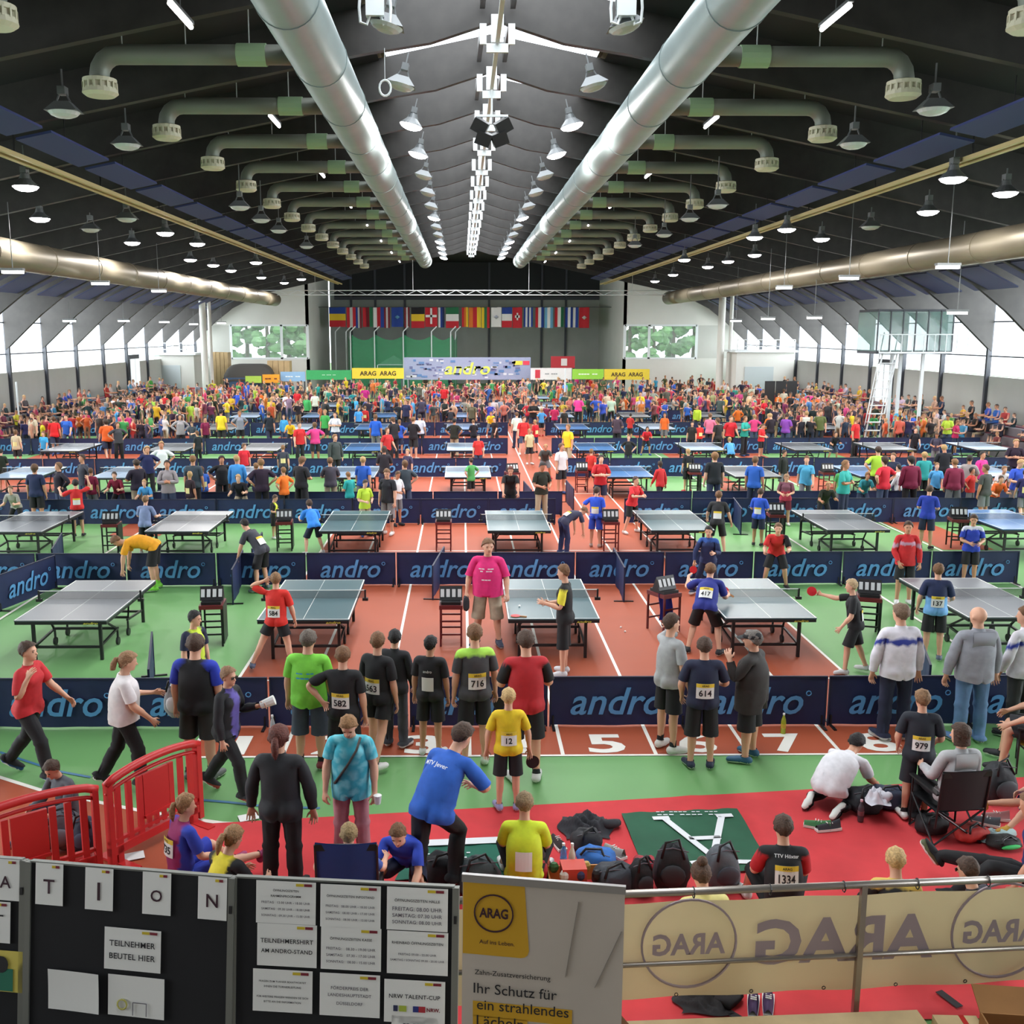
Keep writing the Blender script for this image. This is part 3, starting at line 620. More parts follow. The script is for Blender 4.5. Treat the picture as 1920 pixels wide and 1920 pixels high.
for x in LX: patch('lane_line', [(x - .025, YS), (x + .025, YS), (x + .025, YEND - 4), (x - .025, YEND - 4)], mt_white_paint, .007)
for y in (YS, G(889, 1275)[1], G(889, 1033)[1], G(889, 1031)[1] + 9): patch('lane_line', [(LX[0] - .02, y - .025), (LX[8] + .02, y - .025), (LX[8] + .02, y + .025), (LX[0] - .02, y + .025)], mt_white_paint, .008)
for x in (8.75, -8.9, 12.1): patch('lane_line', [(x - .03, 14.5), (x + .03, 14.5), (x + .03, 60), (x - .03, 60)], mt_white_paint, .007)
for i, n in enumerate('12345678'):
    me = text_mesh(n, w=.50 if n != '1' else .2, h=.62, bold=.025, m=mt_white_paint)
    o = put('lane_number', me, floor, ((LX[i] + LX[i + 1]) / 2, YS + .38, .009), rot=(-math.pi / 2, 0, 0))
# curved oval-track edge at the near corner
arc = [G(px, py) for px, py in ((-40, 1447), (0, 1457), (73, 1480), (130, 1492), (200, 1507), (260, 1519), (330, 1531), (417, 1543), (520, 1549))]
mbt = MB(); mbl = MB()
for i in range(len(arc) - 1):
    a, b = arc[i], arc[i + 1]
    mbl.add([(a[0], a[1] - .05, .008), (b[0], b[1] - .05, .008), (b[0], b[1] + .02, .008), (a[0], a[1] + .02, .008)], [(0, 1, 2, 3)])
    mbt.add([(a[0], a[1] - 6, .004), (b[0], b[1] - 6, .004), (b[0], b[1], .004), (a[0], a[1], .004)], [(0, 1, 2, 3)])
build('running_track', mbt, mt_track, floor); build('lane_line', mbl, mt_white_paint, floor)
mt_blue_line = mat('blue_line_paint', (62, 112, 150), .5)
for pp in ([(0, 1411), (50, 1428), (110, 1447), (170, 1458)], [(370, 1500), (430, 1505), (500, 1513), (600, 1516)]):
    q = [G(*p) for p in pp]; m_ = MB()
    for a, b in zip(q, q[1:]): m_.add([(a[0], a[1] - .025, .007), (b[0], b[1] - .025, .007), (b[0], b[1] + .025, .007), (a[0], a[1] + .025, .007)], [(0, 1, 2, 3)])
    build('lane_line', m_, mt_blue_line, floor)
# ---------------------------------------------------------------- roof: frames, deck, skylight
def low(o):                                  # lower edge of a frame at distance o from the centre line
    xs = [0, 1.6, 3.2, 12, 19, 21.5, 23, HALF]; zs = [12.75, 12.25, 12.0, 10.25, 8.75, 7.5, 6.35, 4.5]
    return float(np.interp(o, xs, zs))
def top(o): return 13.75 - .205 * o
ceiling = struct('ceiling', None); ceiling['kind'] = 'structure'
xs = [0, 1.6, 3.2, 7, 12, 16, 19, 21.5, 23, HALF]
poly = [(-x, 0, low(x)) for x in reversed(xs)] + [(x, 0, low(x)) for x in xs[1:]] + [(HALF, 0, top(HALF)), (0, 0, top(0)), (-HALF, 0, top(HALF))]
me_frame = MB().prism(poly, (0, .22, 0)).mesh('roof_beam', mt_black)
FR = [YEND - 1.0 - BAY * k for k in range(21)]
for y in FR: put('roof_beam', me_frame, ceiling, (XC, y, 0))
def deck(side):
    m = MB(); n = 150; pr = []
    for i in range(n + 1):
        o = 3.0 + (HALF - 3.0) * i / n; pr.append((side * o, top(o) + .02 + (.09 if i % 2 else 0)))
    for i in range(n):
        (a, za), (b, zb) = pr[i], pr[i + 1]; m.add([(a, YBACK, za), (b, YBACK, zb), (b, YEND, zb), (a, YEND, za)], [(0, 1, 2, 3)])
    return m
for s in (-1, 1): build('corrugated_roof_deck', deck(s), mt_deck, ceiling, loc=(XC, 0, 0))
mt_purlin = mat('black_roof_lining', (13, 13, 15), .8)
mt_purl2 = mt_purlin
for y0, y1 in zip(FR[1:], FR[:-1]):          # skylight panes and dark lining sheets; unseen boards added by the gallery hold back daylight
    L = y1 - y0 - .22
    for s in (-1, 1): build('skylight_pane' if y1 > YSKY else 'daylight_stop_board', MB().add([(0, 0, top(0) + .05), (s * 3.0, 0, top(3) + .05), (s * 3.0, L, top(3) + .05), (0, L, top(0) + .05)], [(0, 1, 2, 3)]), mat('clear_skylight_pane', (240, 248, 255), .1, alpha=.1) if y1 > YSKY else mt_purlin, ceiling, loc=(XC, y0 + .22, 0))
    for s in (-1, 1):                        # lining leaves a strip of bare deck at the near beam, as seen between the frames
        gap = 1.1 if y0 < 45 else .35
        build('roof_lining', MB().add([(s * 3.2, gap, top(3.2) - .06), (s * HALF, gap, top(HALF) - .06), (s * HALF, L, top(HALF) - .06), (s * 3.2, L, top(3.2) - .06)], [(0, 1, 2, 3)]), mt_purlin, ceiling, loc=(XC, y0 + .22, 0))
# steel plates and hanging brackets along the ridge
for k, y in enumerate(FR):
    if y < 8: continue
    m = MB(); m.box((0, -.06, 12.55), (.30, .10, .62)); m.box((-.34, -.08, 12.42), (.16, .08, .46)); m.box((.34, -.08, 12.42), (.16, .08, .46)); m.box((0, -.10, 12.1), (.52, .08, .20))
    build('ridge_plate', m, mt_whitesteel, ceiling, loc=(XC, y, 0))
    for s in (-1, 1): build('ridge_strut', MB().bar((s * .33, .25, 12.85), (s * .36, BAY - .2, 13.1), .12, .3), mt_black, ceiling, loc=(XC, y, 0))
    build('ridge_tray', MB().box((0, BAY / 2, 12.25), (.10, BAY - .3, .08)), mt_whitesteel, ceiling, loc=(XC, y, 0))
# ---------------------------------------------------------------- long side walls with window bands
SILL = 3.3
for name, s in (('left', -1), ('right', 1)):
    w = struct('wall_' + name, MB().box((XC + s * (HALF + .1), (YBACK + YEND) / 2, SILL / 2), (.2, YEND - YBACK, SILL)).mesh('wall', mt_panelwall))
    build('wall_head', MB().box((XC + s * (HALF + .1), (YBACK + YEND) / 2, 8.7), (.2, YEND - YBACK, .5)), mt_black, w)
    for k, y in enumerate(FR):
        build('window_post', MB().box((XC + s * (HALF - .05), y + .1, 4.4), (.22, .16, 8.8)), mt_darkpost, w)
    n = 0
    for y0, y1 in zip(FR[1:], FR[:-1]):
        if y1 < 30: continue
        n += 1; wn = struct('window_%d' % (n + (0 if s < 0 else 20)), None); wn['kind'] = 'structure'
        x = XC + s * (HALF + .06)
        for zz0, zz1 in ((SILL, SILL + .95), (SILL + 1.0, SILL + 2.6), (SILL + 2.65, 8.4)):
            build('window_pane', MB().box((x, (y0 + y1) / 2 + .1, (zz0 + zz1) / 2), (.02, y1 - y0 - .2, zz1 - zz0)), mat('frosted_window_pane', (235, 242, 245), .3, alpha=.25), wn)
        for zz in (SILL + .975, SILL + 2.625): build('window_bar', MB().box((x - s * .02, (y0 + y1) / 2 + .1, zz), (.06, y1 - y0 - .2, .06)), mt_darkpost, wn)
# doors in the left and right walls (tall white light strips)
for i, (px, s) in enumerate(((252, -1), (1930, 1))):
    y = (HALF - XC) * 1919 / (866 - 252) if s < 0 else 62
    d = struct('door_%d' % (i + 1), None); d['kind'] = 'structure'
    build('door_frame', MB().box((XC + s * (HALF - .06), y, 1.9), (.1, 2.3, 3.8)), mt_darkpost, d)
    for dy in (-.55, .55): build('door_glass', MB().box((XC + s * (HALF - .14), y + dy, 1.85), (.04, .95, 3.3)), mat('bright_door_glass', (235, 242, 245), .2, emit=1.2), d)
# ---------------------------------------------------------------- far end: wall beside a deep recess
PXL, PXR = AY(580, 640, YEND)[0], AY(1168, 640, YEND)[0]; YREC = 109.0
RXL, RXR = AY(618, 640, YREC)[0], AY(1122, 640, YREC)[0]
for name, s, xe in (('end_left', -1, PXL), ('end_right', 1, PXR)):
    x0, x1 = sorted((XC + s * (HALF + .3), xe)); zt0, zt1 = 4.0, 6.0
    za, zb = AY(500, 672, YEND)[2], AY(500, 610, YEND)[2]
    m = MB(); m.box(((x0 + x1) / 2, YEND + .12, za / 2), (x1 - x0, .24, za))
    w = struct('wall_' + name, m.mesh('wall', mt_whitewall))
    build('wall_panel', MB().box(((x0 + x1) / 2, YEND + .12, (zb + 12.5) / 2), (x1 - x0, .24, 12.5 - zb)), mt_whitewall, w)
    wx0, wx1 = (AY(433, 640, YEND)[0], PXL - .15) if s < 0 else (PXR + .15, AY(1306, 640, YEND)[0])
    ex = (x0, wx0) if s < 0 else (wx1, x1)
    build('wall_panel', MB().box((sum(ex) / 2, YEND + .12, (za + zb) / 2), (ex[1] - ex[0], .24, zb - za)), mt_panelwall, w)
    wn = struct('window_%d' % (41 if s < 0 else 42), None); wn['kind'] = 'structure'; half = wx0 + (wx1 - wx0) * (.66 if s < 0 else .34)
    for a, b in ((wx0, half), (half, wx1)): build('window_pane', MB().box(((a + b) / 2, YEND + .1, (za + zb) / 2), (b - a - .1, .02, zb - za)), mt_clear, wn)
    for x in (wx0, half, wx1): build('window_bar', MB().box((x, YEND + .05, (za + zb) / 2), (.22, .14, zb - za + .1)), mt_whitesteel, wn)
    for z in (za, zb): build('window_bar', MB().box(((wx0 + wx1) / 2, YEND + .05, z), (wx1 - wx0, .14, .16)), mt_whitesteel, wn)
    xr = RXL if s < 0 else RXR
    poly = [(xe, YEND, 0), (xr, YREC, 0), (xr, YREC, 12.6), (xe, YEND, 12.6)]
    struct('wall_recess_' + name.split('_')[1], MB().prism(poly, (s * .3, 0, 0)).mesh('wall', mt_whitewall))
rw = struct('wall_recess_back', MB().box((XC, YREC + .15, 6.3), (RXR - RXL + 1, .3, 12.6)).mesh('wall', mt_darkwall))
for px in (660, 705, 760, 917, 1015, 1060): build('wall_column', MB().box((AY(px, 640, YREC)[0], YREC - .1, 6.3), (.22, .2, 12.6)), mt_darkpost, rw)
build('wall_beam', MB().box((XC, YREC - .08, 8.9), (RXR - RXL, .12, .3)), mt_darkpost, rw)
build('wall_panel', MB().box((XC, YREC - .03, 10.7), (RXR - RXL, .06, 3.8)), mat('black_gable_board', (44, 46, 48), .8), rw)
struct('ceiling_recess', MB().box((XC, (YEND + YREC) / 2, 12.75), (PXR - PXL + 1, YREC - YEND, .3)).mesh('ceiling', mt_black))
struct('wall_back', MB().box((XC, YBACK - .1, 6.5), (2 * HALF, .2, 13)).mesh('wall', mat('dim_gallery_wall', (110, 108, 104), .8)))
# trees outside the end windows
struct('ground_outside', MB().add([(-60, 110.5, -.2), (70, 110.5, -.2), (70, 190, -.2), (-60, 190, -.2)], [(0, 1, 2, 3)]).mesh('ground', mat('outside_lawn', (110, 140, 90), .9)))
mt_leaf = mat('tree_foliage', (108, 150, 96), .8, noise=.5, scale=1.5); mt_bark = mat('tree_bark', (92, 84, 70), .9)
for i, (px, dy) in enumerate(((425, 122), (462, 126), (500, 121), (540, 127), (572, 123), (1180, 124), (1225, 121), (1262, 126), (1300, 122))):
    c = AY(px, 640, dy); h = 11 + (i % 3) * 1.5
    t = thing('tree', ['', ''][0] or ('leafy green tree outside the far end windows, %s from left' % ordw(i)), 'tree', (c[0], dy, 0), group='trees outside the end windows')
    m = MB(); r_ = random.Random(i)
    build('trunk', MB().tube([(0, 0, -.2), (.1, 0, h * .3), (0, .1, h * .6)], [.35, .25, .12], 7), mt_bark, t)
    for k in range(34):
        a, b, q = r_.uniform(0, 6.28), r_.uniform(-1, 1), r_.uniform(.4, 1); R_ = 1.9
        p = (R_ * q * math.cos(a) * (1 - b * b * .5), R_ * q * math.sin(a) * .7, h * .55 + b * h * .38); s_ = r_.uniform(.5, .95)
        m.blob(p, (s_, s_, s_ * .8), 6, 4, lambda d: r_.uniform(.7, 1.2))
    build('foliage', m, mt_leaf, t)
# ---------------------------------------------------------------- air ducts
def duct(label, x, z, r, y0, y1, m, seams=12):
    t = thing('air_duct', label, 'duct', (x, 0, z), group=None)
    n = seams
    for i in range(n):
        a, b = y0 + (y1 - y0) * i / n, y0 + (y1 - y0) * (i + 1) / n
        build('duct_section', MB().tube([(0, a + .01, 0), (0, b - .01, 0)], r, 28, cap=(i in (0, n - 1))), m, t, smooth=False)
        for me in (t.children[-1].data,): me.polygons.foreach_set('use_smooth', [len(p.vertices) == 4 for p in me.polygons])
        if i: build('duct_collar', MB().tube([(0, a - .05, 0), (0, a + .05, 0)], r + .018, 28), m, t)
    return t
MDX = (-2.95, 4.70); MDZ = 11.05
duct('large galvanised air duct beside the ridge, the one nearer the white kiosk', MDX[0], MDZ, .56, 2, 84, mt_duct, 20)
duct('large galvanised air duct beside the ridge, the one nearer the glass cabin', MDX[1], MDZ, .56, 2, 84, mt_duct, 20)
duct('warm grey round air duct low along the window wall behind the white kiosk side', -15.5, 8.06, .52, 20, 86, mt_sideduct, 14)
duct('warm grey round air duct low along the window wall above the glass cabin', 17.2, 8.2, .52, 20, 86, mt_sideduct, 14)
mt_outlet = mat('cream_air_outlet', (196, 194, 170), .5)
def branch(side):
    x0 = 0.0; x1 = 4.0 * side; r = .20
    pts = [(x0, 0, 0), (x1 * .5, 0, 0), (x1 - .42 * side, 0, 0)] + [(x1 - .42 * side + .42 * side * math.sin(a), 0, -.42 + .42 * math.cos(a)) for a in (.4, .8, 1.2, 1.57)] + [(x1, 0, -.5)]
    a = MB().tube(pts, r, 14).mesh('branch_pipe', mt_duct2, True)
    b = MB().box((0, 0, 0), (0, 0, 0)); b = MB().tube([(x0 + .55 * side, 0, 0), (x0 + 1.15 * side, 0, 0)], .225, 14).mesh('sleeve', mat('pale_green_duct_sleeve', (140, 168, 132), .5))
    o = MB().lathe((x1, 0, -.72), [(.20, .28), (.34, .24), (.34, .16), (.30, .16), (.30, .06), (.34, .06), (.36, -.04), (.28, -.10), (.0, -.10)], 18).mesh('diffuser_body', mt_outlet)
    f = MB()
    for j in range(16):
        an = 2 * math.pi * j / 16
        f.box((x1 + .335 * math.cos(an), .335 * math.sin(an), -.62), (.03, .035, .14), rz=an)
    f.lathe((x1, 0, -.555), [(.33, 0), (.345, 0), (.345, .02), (.33, .02)], 16); h = MB().bar((0, 0, 0), (0, 0, 1.15), .02).mesh('hanger_rod', mt_whitesteel)
    return a, b, o, f.mesh('diffuser_rib', mt_outlet), h
BR = {s: branch(s) for s in (-1, 1)}
D1 = 22.2
for k in range(14):
    y = D1 + BAY * k * 1.0
    if y > 84: break
    for s, xd, w in ((-1, MDX[0], 'towards the white kiosk wall'), (1, MDX[1], 'towards the glass cabin wall')):
        t = thing('branch_duct', '%s branch air duct from the camera, elbowed down %s' % (ordw(k), w), 'duct', (xd + s * .5, y, MDZ), group='branch air ducts')
        a, b, o, f, h = BR[s]; put('branch_pipe', a, t); put('sleeve', b, t); d = put('diffuser', o, t); put('diffuser_rib', f, d)
        for hx in (.9, 2.2, 3.5): put('hanger_rod', h, t, (s * hx, 0, .18))
for s, xd, w in ((-1, MDX[0], 'upper corner above the kiosk side'), (1, MDX[1], 'upper corner above the cabin side')):   # nearest outlets, cut by the frame
    t = thing('branch_duct', 'cream slotted round air outlet cut by the frame, %s' % w, 'duct', (xd + s * .5, D1 - BAY, MDZ), group=None)
    a, b, o, f, h = BR[s]; put('branch_pipe', a, t); put('sleeve', b, t); d = put('diffuser', o, t); put('diffuser_rib', f, d)
# ---------------------------------------------------------------- lamps
mt_lampw = mat('lamp_housing', (112, 116, 118), .45, .3); mt_lit = mat('lit_lamp_glass', (255, 246, 250), .3, emit=40.0); mt_unlit = mat('unlit_lamp_glass', (190, 196, 198), .25)
me_shade = MB().lathe((0, 0, 0), [(.05, .34), (.11, .33), (.14, .20), (.30, .05), (.34, 0), (.33, 0), (.0, .02)], 18).mesh('lamp_shade', mt_lampw, False)
me_shade2 = MB().add([(-.34, -.24, 0), (.34, -.24, 0), (.34, .24, 0), (-.34, .24, 0), (-.15, -.12, .2), (.15, -.12, .2), (.15, .12, .2), (-.15, .12, .2)], [(0, 1, 5, 4), (1, 2, 6, 5), (2, 3, 7, 6), (3, 0, 4, 7), (4, 5, 6, 7), (3, 2, 1, 0)]).mesh('lamp_shade', mt_lampw)
me_glass = MB().lathe((0, 0, -.015), [(.0, -.11), (.16, -.095), (.27, -.05), (.325, .01), (.325, .015), (.0, .015)][::-1], 18)
me_lit = me_glass.mesh('lamp_glass', mt_lit); me_un = me_glass.mesh('lamp_glass', mt_unlit)
me_gear = MB().box((0, 0, .42), (.16, .22, .16)).mesh('ballast_box', mt_lampw); me_yoke = MB().bar((-.18, 0, .12), (0, 0, .52), .03).bar((.18, 0, .12), (0, 0, .52), .03).mesh('yoke', mt_lampw)
LAMPW = 620.0; LAMPS = []
def lamp(x, y, z, lit, zr, tilt=0.0):
    t = put('pendant_lamp', None, None, (x, y, z)); t.rotation_euler = (0, tilt, 0)
    put('lamp_shade', me_shade if lit else me_shade2, t); put('lamp_glass', me_lit if lit else me_un, t, None if lit else (0, 0, -.002)); put('ballast_box', me_gear, t); put('yoke', me_yoke, t)
    build('hanger', MB().bar((0, 0, .5), (0, 0, max(.6, zr - z)), .03), mt_lampw, t)
    if lit:
        l = bpy.data.lights.new('lamp_light', 'AREA'); l.shape = 'DISK'; l.size = .6; l.energy = LAMPW; l.color = (1, .96, .93)
        o = bpy.data.objects.new('lamp_light', l); C.objects.link(o); o.location = (0, 0, -.16); o.parent = t
    LAMPS.append((t, lit)); return t
def zroof(x): return low(min(abs(x - XC), HALF - 1))
for k in range(14):                           # rows below the ridge
    y = FR[::-1][5] + BAY * k
    for s in (-1, 1):
        if y < 90: lamp(XC + s * 2.3, y - .15, 11.25, k in (2, 3, 7, 10, 11, 12, 13), 12.0, s * -.25)
for px, py, z, lit in ((48, 350, 9.2, 1), (75, 410, 9.2, 1), (248, 455, 9.2, 1), (310, 437, 9.2, 1), (370, 457, 9.2, 1), (357, 487, 9.2, 1), (400, 497, 9.2, 1), (433, 507, 9.2, 1), (480, 492, 9.2, 1), (490, 520, 9.2, 1), (533, 530, 9.2, 1), (565, 523, 9.2, 1),
                     (1787, 335, 9.2, 1), (1885, 362, 9.2, 1), (1740, 397, 9.2, 1), (1475, 430, 9.2, 1), (1415, 445, 9.2, 1), (1540, 448, 9.2, 1), (1415, 478, 9.2, 1), (1365, 490, 9.2, 1), (1327, 500, 9.2, 1), (1283, 487, 9.2, 1), (1262, 515, 9.2, 1), (1228, 527, 9.2, 1),
                     (120, 210, 10, 0), (238, 272, 10, 0), (170, 430, 9.2, 0), (238, 410, 9.2, 0), (450, 388, 9.6, 0), (490, 412, 9.6, 0), (523, 432, 9.6, 0), (575, 462, 9.6, 0), (1750, 205, 10, 0), (1600, 270, 10, 0), (1345, 385, 9.6, 0), (1293, 410, 9.6, 0), (1245, 440, 9.6, 0), (1190, 460, 9.6, 0), (1632, 425, 9.2, 0)):
    p = G(px, py, z); lamp(p[0], p[1], z, bool(lit), zroof(p[0]) + .05)
grp = {}
for t, lit in LAMPS:
    x, y = t.location.x, t.location.y
    zone = 'under the ridge' if abs(x - XC) < 4 else ('over the kiosk side' if x < XC else 'over the cabin side')
    grp.setdefault((lit, zone, x < XC if zone == 'under the ridge' else 0), []).append(t)
for (lit, zone, sd), ls in grp.items():
    ls.sort(key=lambda t: t.location.y)
    for i, t in enumerate(ls):
        side = '' if zone != 'under the ridge' else (' kiosk side' if sd else ' cabin side')
        tag(t, '%s pendant lamp %s%s, %s from the camera' % ('lit white' if lit else 'unlit grey', zone, side, ordw(i)), 'lamp', 'hall pendant lamps')
mt_tube = mat('lit_tube_lamp', (255, 250, 246), .3, emit=14.0)
for k in range(8):
    for s in (-1, 1):
        y = 19.4 + 9.2 * k
        if y > 86: continue
        t = thing('tube_lamp', '%s bare lit tube lamp from the camera between branch ducts, %s row' % (ordw(k), 'kiosk-side' if s < 0 else 'cabin-side'), 'lamp', (XC + s * 5.86, y, 11.0), group='tube lamps')
        build('tube', MB().tube([(0, -.7, 0), (0, .7, 0)], .045, 10), mt_tube, t); build('housing', MB().box((0, 0, .08), (.1, 1.5, .06)), mt_lampw, t); build('hanger', MB().bar((0, 0, .1), (0, 0, zroof(XC + 5.86) - 11.0), .015), mt_lampw, t)
for i, (px, py) in enumerate(((24, 510), (188, 532), (298, 546), (130, 602), (232, 602), (308, 604), (363, 608), (415, 606), (1777, 501), (1592, 522), (1470, 540), (1795, 587), (1527, 596), (1440, 598), (1380, 602))):
    z = 7.35 if py < 560 else 6.1; p = G(px, py, z); s = -1 if p[0] < 0 else 1
    if abs(p[0] - XC) > 23: p = p * np.array((22.5 * s / (p[0] - XC), 1, 1)) if 0 else AY(px, py, p[1] * 22.0 / abs(p[0] - XC))
    t = thing('strip_light', '%s short lit strip light in the row along the %s windows' % (ordw(i if i < 8 else i - 8), 'kiosk-side' if s < 0 else 'cabin-side'), 'lamp', tuple(p), group='strip lights along the windows')
    build('diffuser', MB().box((0, 0, 0), (.66, .16, .09)), mt_tube, t); build('housing', MB().box((0, 0, .08), (.72, .2, .08)), mt_lampw, t); build('hanger', MB().bar((0, 0, .1), (0, 0, max(.3, zroof(p[0]) - p[2])), .02), mt_lampw, t)
# ---------------------------------------------------------------- cable trays, acoustic panels, truss, loudspeakers
mt_tray = mat('pale_yellow_cable_tray', (196, 180, 128), .5)
for s, x, w in ((-1, -10.9, 'kiosk'), (1, 12.6, 'cabin')):
    t = thing('cable_tray', 'pale yellow double cable rail running the hall length on the %s side' % w, 'rail', (x, 0, 9.65))
    for dx in (-.16, .16): build('rail', MB().box((dx, 55, 0), (.10, 76, .10)), mt_tray, t)
    for y in range(20, 92, 6): build('hanger', MB().bar((0, y, 0), (0, y, .75), .03), mt_black_metal, t)
    for k in range(17):
        y = 18 + k * 4.4
        t = thing('acoustic_panel', '%s dark blue hanging acoustic panel from the camera beside the %s-side cable rail' % (ordw(k), w), 'panel', (x - s * .95, y, 9.95), group='dark blue acoustic panels')
        build('panel_board', MB().box((0, 0, 0), (.85, 3.9, .06), ry=s * .2), mt_blue, t)
        build('hanger', MB().bar((0, 0, 0), (0, 0, .8), .02), mt_black_metal, t)
    for k in range(14):
        y = 33 + k * 4.8; xx = XC + s * 21.3
        if y > 88: break
        t = thing('acoustic_panel', '%s slanted blue-grey panel from the camera above the %s-side windows' % (ordw(k), w), 'panel', (xx, y + 1.8, 7.7), group='window-side acoustic panels')
        build('panel_board', MB().box((0, 0, 0), (1.9, 3.6, .06), ry=s * .46), mat('blue_grey_panel', (74, 80, 116), .8), t); build('hanger', MB().bar((0, 0, 0), (0, 0, .9), .02), mt_black_metal, t)
t = thing('lighting_truss', 'long white lattice truss hanging across the whole hall before the far end', 'truss', (0, 85, 8.6))
x0, x1 = AY(335, 548, 85)[0], AY(1445, 548, 85)[0]
for z in (-.18, .18): build('chord', MB().tube([(x0, 0, z), (x1, 0, z)], .035, 6), mt_whitesteel, t)
m = MB(); n = 60
for i in range(n): a = x0 + (x1 - x0) * i / n; b = x0 + (x1 - x0) * (i + 1) / n; m.bar((a, 0, -.18 if i % 2 else .18), (b, 0, .18 if i % 2 else -.18), .03)
build('lattice', m, mt_whitesteel, t)
for x in (-12, -4, 5.5, 14): build('hanger', MB().bar((x, 0, .1), (x, 0, 3), .03), mt_whitesteel, t)
p = AY(922, 240, 29.4)
t = thing('speaker_cluster', 'cluster of four black loudspeakers hanging from the ridge', 'speaker', tuple(p))
for dx, dz, r in ((-.32, .05, .5), (.32, .05, -.5), (-.22, -.28, .35), (.22, -.28, -.35)): build('loudspeaker', MB().box((dx, 0, dz), (.42, .4, .34), ry=r, rx=.3), mt_black_metal, t)
build('bracket', MB().bar((-.45, 0, .32), (.45, 0, .32), .06).bar((0, 0, .3), (0, 0, 1.0), .05), mt_whitesteel, t)
for px, lab in ((703, 'kiosk'), (1175, 'cabin')):
    p = AY(px, 10, 20.6); t = thing('heater_box', 'white box with looped cables on the first beam, %s side of the ridge' % lab, 'box', tuple(p))
    build('housing', MB().box((0, 0, 0), (.34, .2, .4)), mt_whitesteel, t)
    for s in (-1, 1): build('cable_loop', MB().tube([(s * .1, 0, -.18), (s * .16, 0, -.34), (s * .28, 0, -.3), (s * .3, 0, -.05), (s * .28, 0, .2)], .03, 6), mt_whitesteel, t)
p = AY(722, 165, 24.3); t = thing('rope_ring', 'white ring hanging on a cord below a beam lamp', 'ring', tuple(p))
pts = [(.13 * math.cos(a), 0, .17 * math.sin(a)) for a in np.linspace(0, 6.28, 15)]; build('ring', MB().tube(pts, .025, 6), mt_whitesteel, t); build('cord', MB().bar((0, 0, .17), (0, 0, .85), .012), mt_whitesteel, t)
# ---------------------------------------------------------------- court surrounds (navy fabric barriers)
mt_navy = mat('navy_barrier_fabric', (22, 36, 80), .6, noise=.18, scale=3, bump=.15); mt_logo = mat('light_blue_print', (88, 150, 204), .6)
mt_navy_edge = mat('navy_hem', (20, 28, 58), .6)
BW, BH = 1.92, .72
def _cloth(u, v): return ((u - .5) * BW, .012 * math.sin(u * 9 + 1) * (1 - v) + .006 * math.sin(u * 23), .02 + v * (BH - .02))
me_cloth = MB().grid(_cloth, 14, 4).mesh('cloth', mt_navy, True)
me_hem = MB().box((0, 0, BH), (BW, .03, .025)).box((-BW / 2 + .01, 0, BH / 2), (.022, .03, BH)).box((BW / 2 - .01, 0, BH / 2), (.022, .03, BH)).mesh('frame', mt_navy_edge)
_lg = text_mesh('andro', w=1.30, h=.40, shear=.28, bold=.012, m=mt_logo)
me_ring = MB().tube([(.035 * math.cos(a), 0, .035 * math.sin(a)) for a in np.linspace(0, 6.28, 9)], .008, 4).mesh('trademark_ring', mt_logo)
me_foot = MB().box((0, 0, .012), (.04, .40, .024)).bar((0, 0, .02), (0, 0, .16), .025).mesh('foot', mt_black_metal)
def barrier(x, y, rz, label, logo=True, back=False, group=None):
    t = thing('court_barrier', label, 'barrier', (x, y, 0), rz, group)
    put('cloth', me_cloth, t); put('frame', me_hem, t)
    if logo:
        put('logo', _lg, t, (-.02, -.03, .38), rot=(0, 0, 0)); put('trademark_ring', me_ring, t, (.70, -.03, .49))
    for s in (-1, 1): put('foot', me_foot, t, (s * (BW / 2 - .05), 0, 0))
    return t
ROWY = [G(889, 1363)[1], G(889, 1097)[1], G(889, 982)[1], 38.2, 45.6, 53.7, 62.0, 69.8]
ROWN = ['nearest row', 'row behind the pink-shirted man', 'row before the first spectators', 'fourth row', 'fifth row', 'sixth row', 'seventh row', 'eighth row']
starts = {0: (-9, 6), 1: (-13, 14), 2: (-17, 19), 3: (-21, 23), 4: (-21, 23), 5: (-21, 23), 6: (-21, 23), 7: (-21, 23)}
BARS = []
for r, y in enumerate(ROWY):
    a, b = starts[r]; off = {0: 1.2, 1: 2.46, 2: .75}.get(r, .6 + r * .37); step = 1.95
    xs_ = [off + step * (k + .5) for k in range(-14, 15)]
    if r >= 1: hi = (y * .50 + 1.0)
    else: hi = 8.6
    k = 0
    for x in xs_:
        lim = min(22.8, hi + .5)
        if x - XC < -min(22.0, hi) or x - XC > lim: continue
        if r >= 2 and 2.35 < x < 4.35 and r < 6: continue          # walkway between the court blocks
        if r == 0 and x > 8.2: continue
        yy = y + (.0 if r else .02 * math.sin(x * 3)); rz = random.uniform(-.015, .015)
        BARS.append(barrier(x, yy, rz, 'navy court barrier with blue lettering, %s from left in the %s' % (ordw(k), ROWN[r]), group='navy court barriers')); k += 1
barrier(8.05, ROWY[0] + .1, .05, 'navy lettered court barrier behind the bald man in the grey hoodie'); barrier(9.95, ROWY[0] + .12, -.03, 'navy lettered court barrier behind the young man at the frame edge')
for k, x in enumerate(np.arange(-15.5, 18, 1.95)):                # second line, seen from its plain side
    if 2.3 < x < 4.4: continue
    barrier(x, ROWY[2] + 1.35, 0, 'plain dark blue barrier back, %s from left where spectators lean' % ordw(k), logo=False, group='plain barrier backs')
def side_barrier(px, py, y0, sgn, label, z=0, logo=False, rz=math.pi / 2):
    p = G(px, py); barrier(p[0], y0, rz * sgn, label, logo=logo)
XS = -8.95
barrier(XS, ROWY[1] - 1.1, math.radians(78), 'navy side barrier with light blue lettering at the frame edge beside the first grey table')
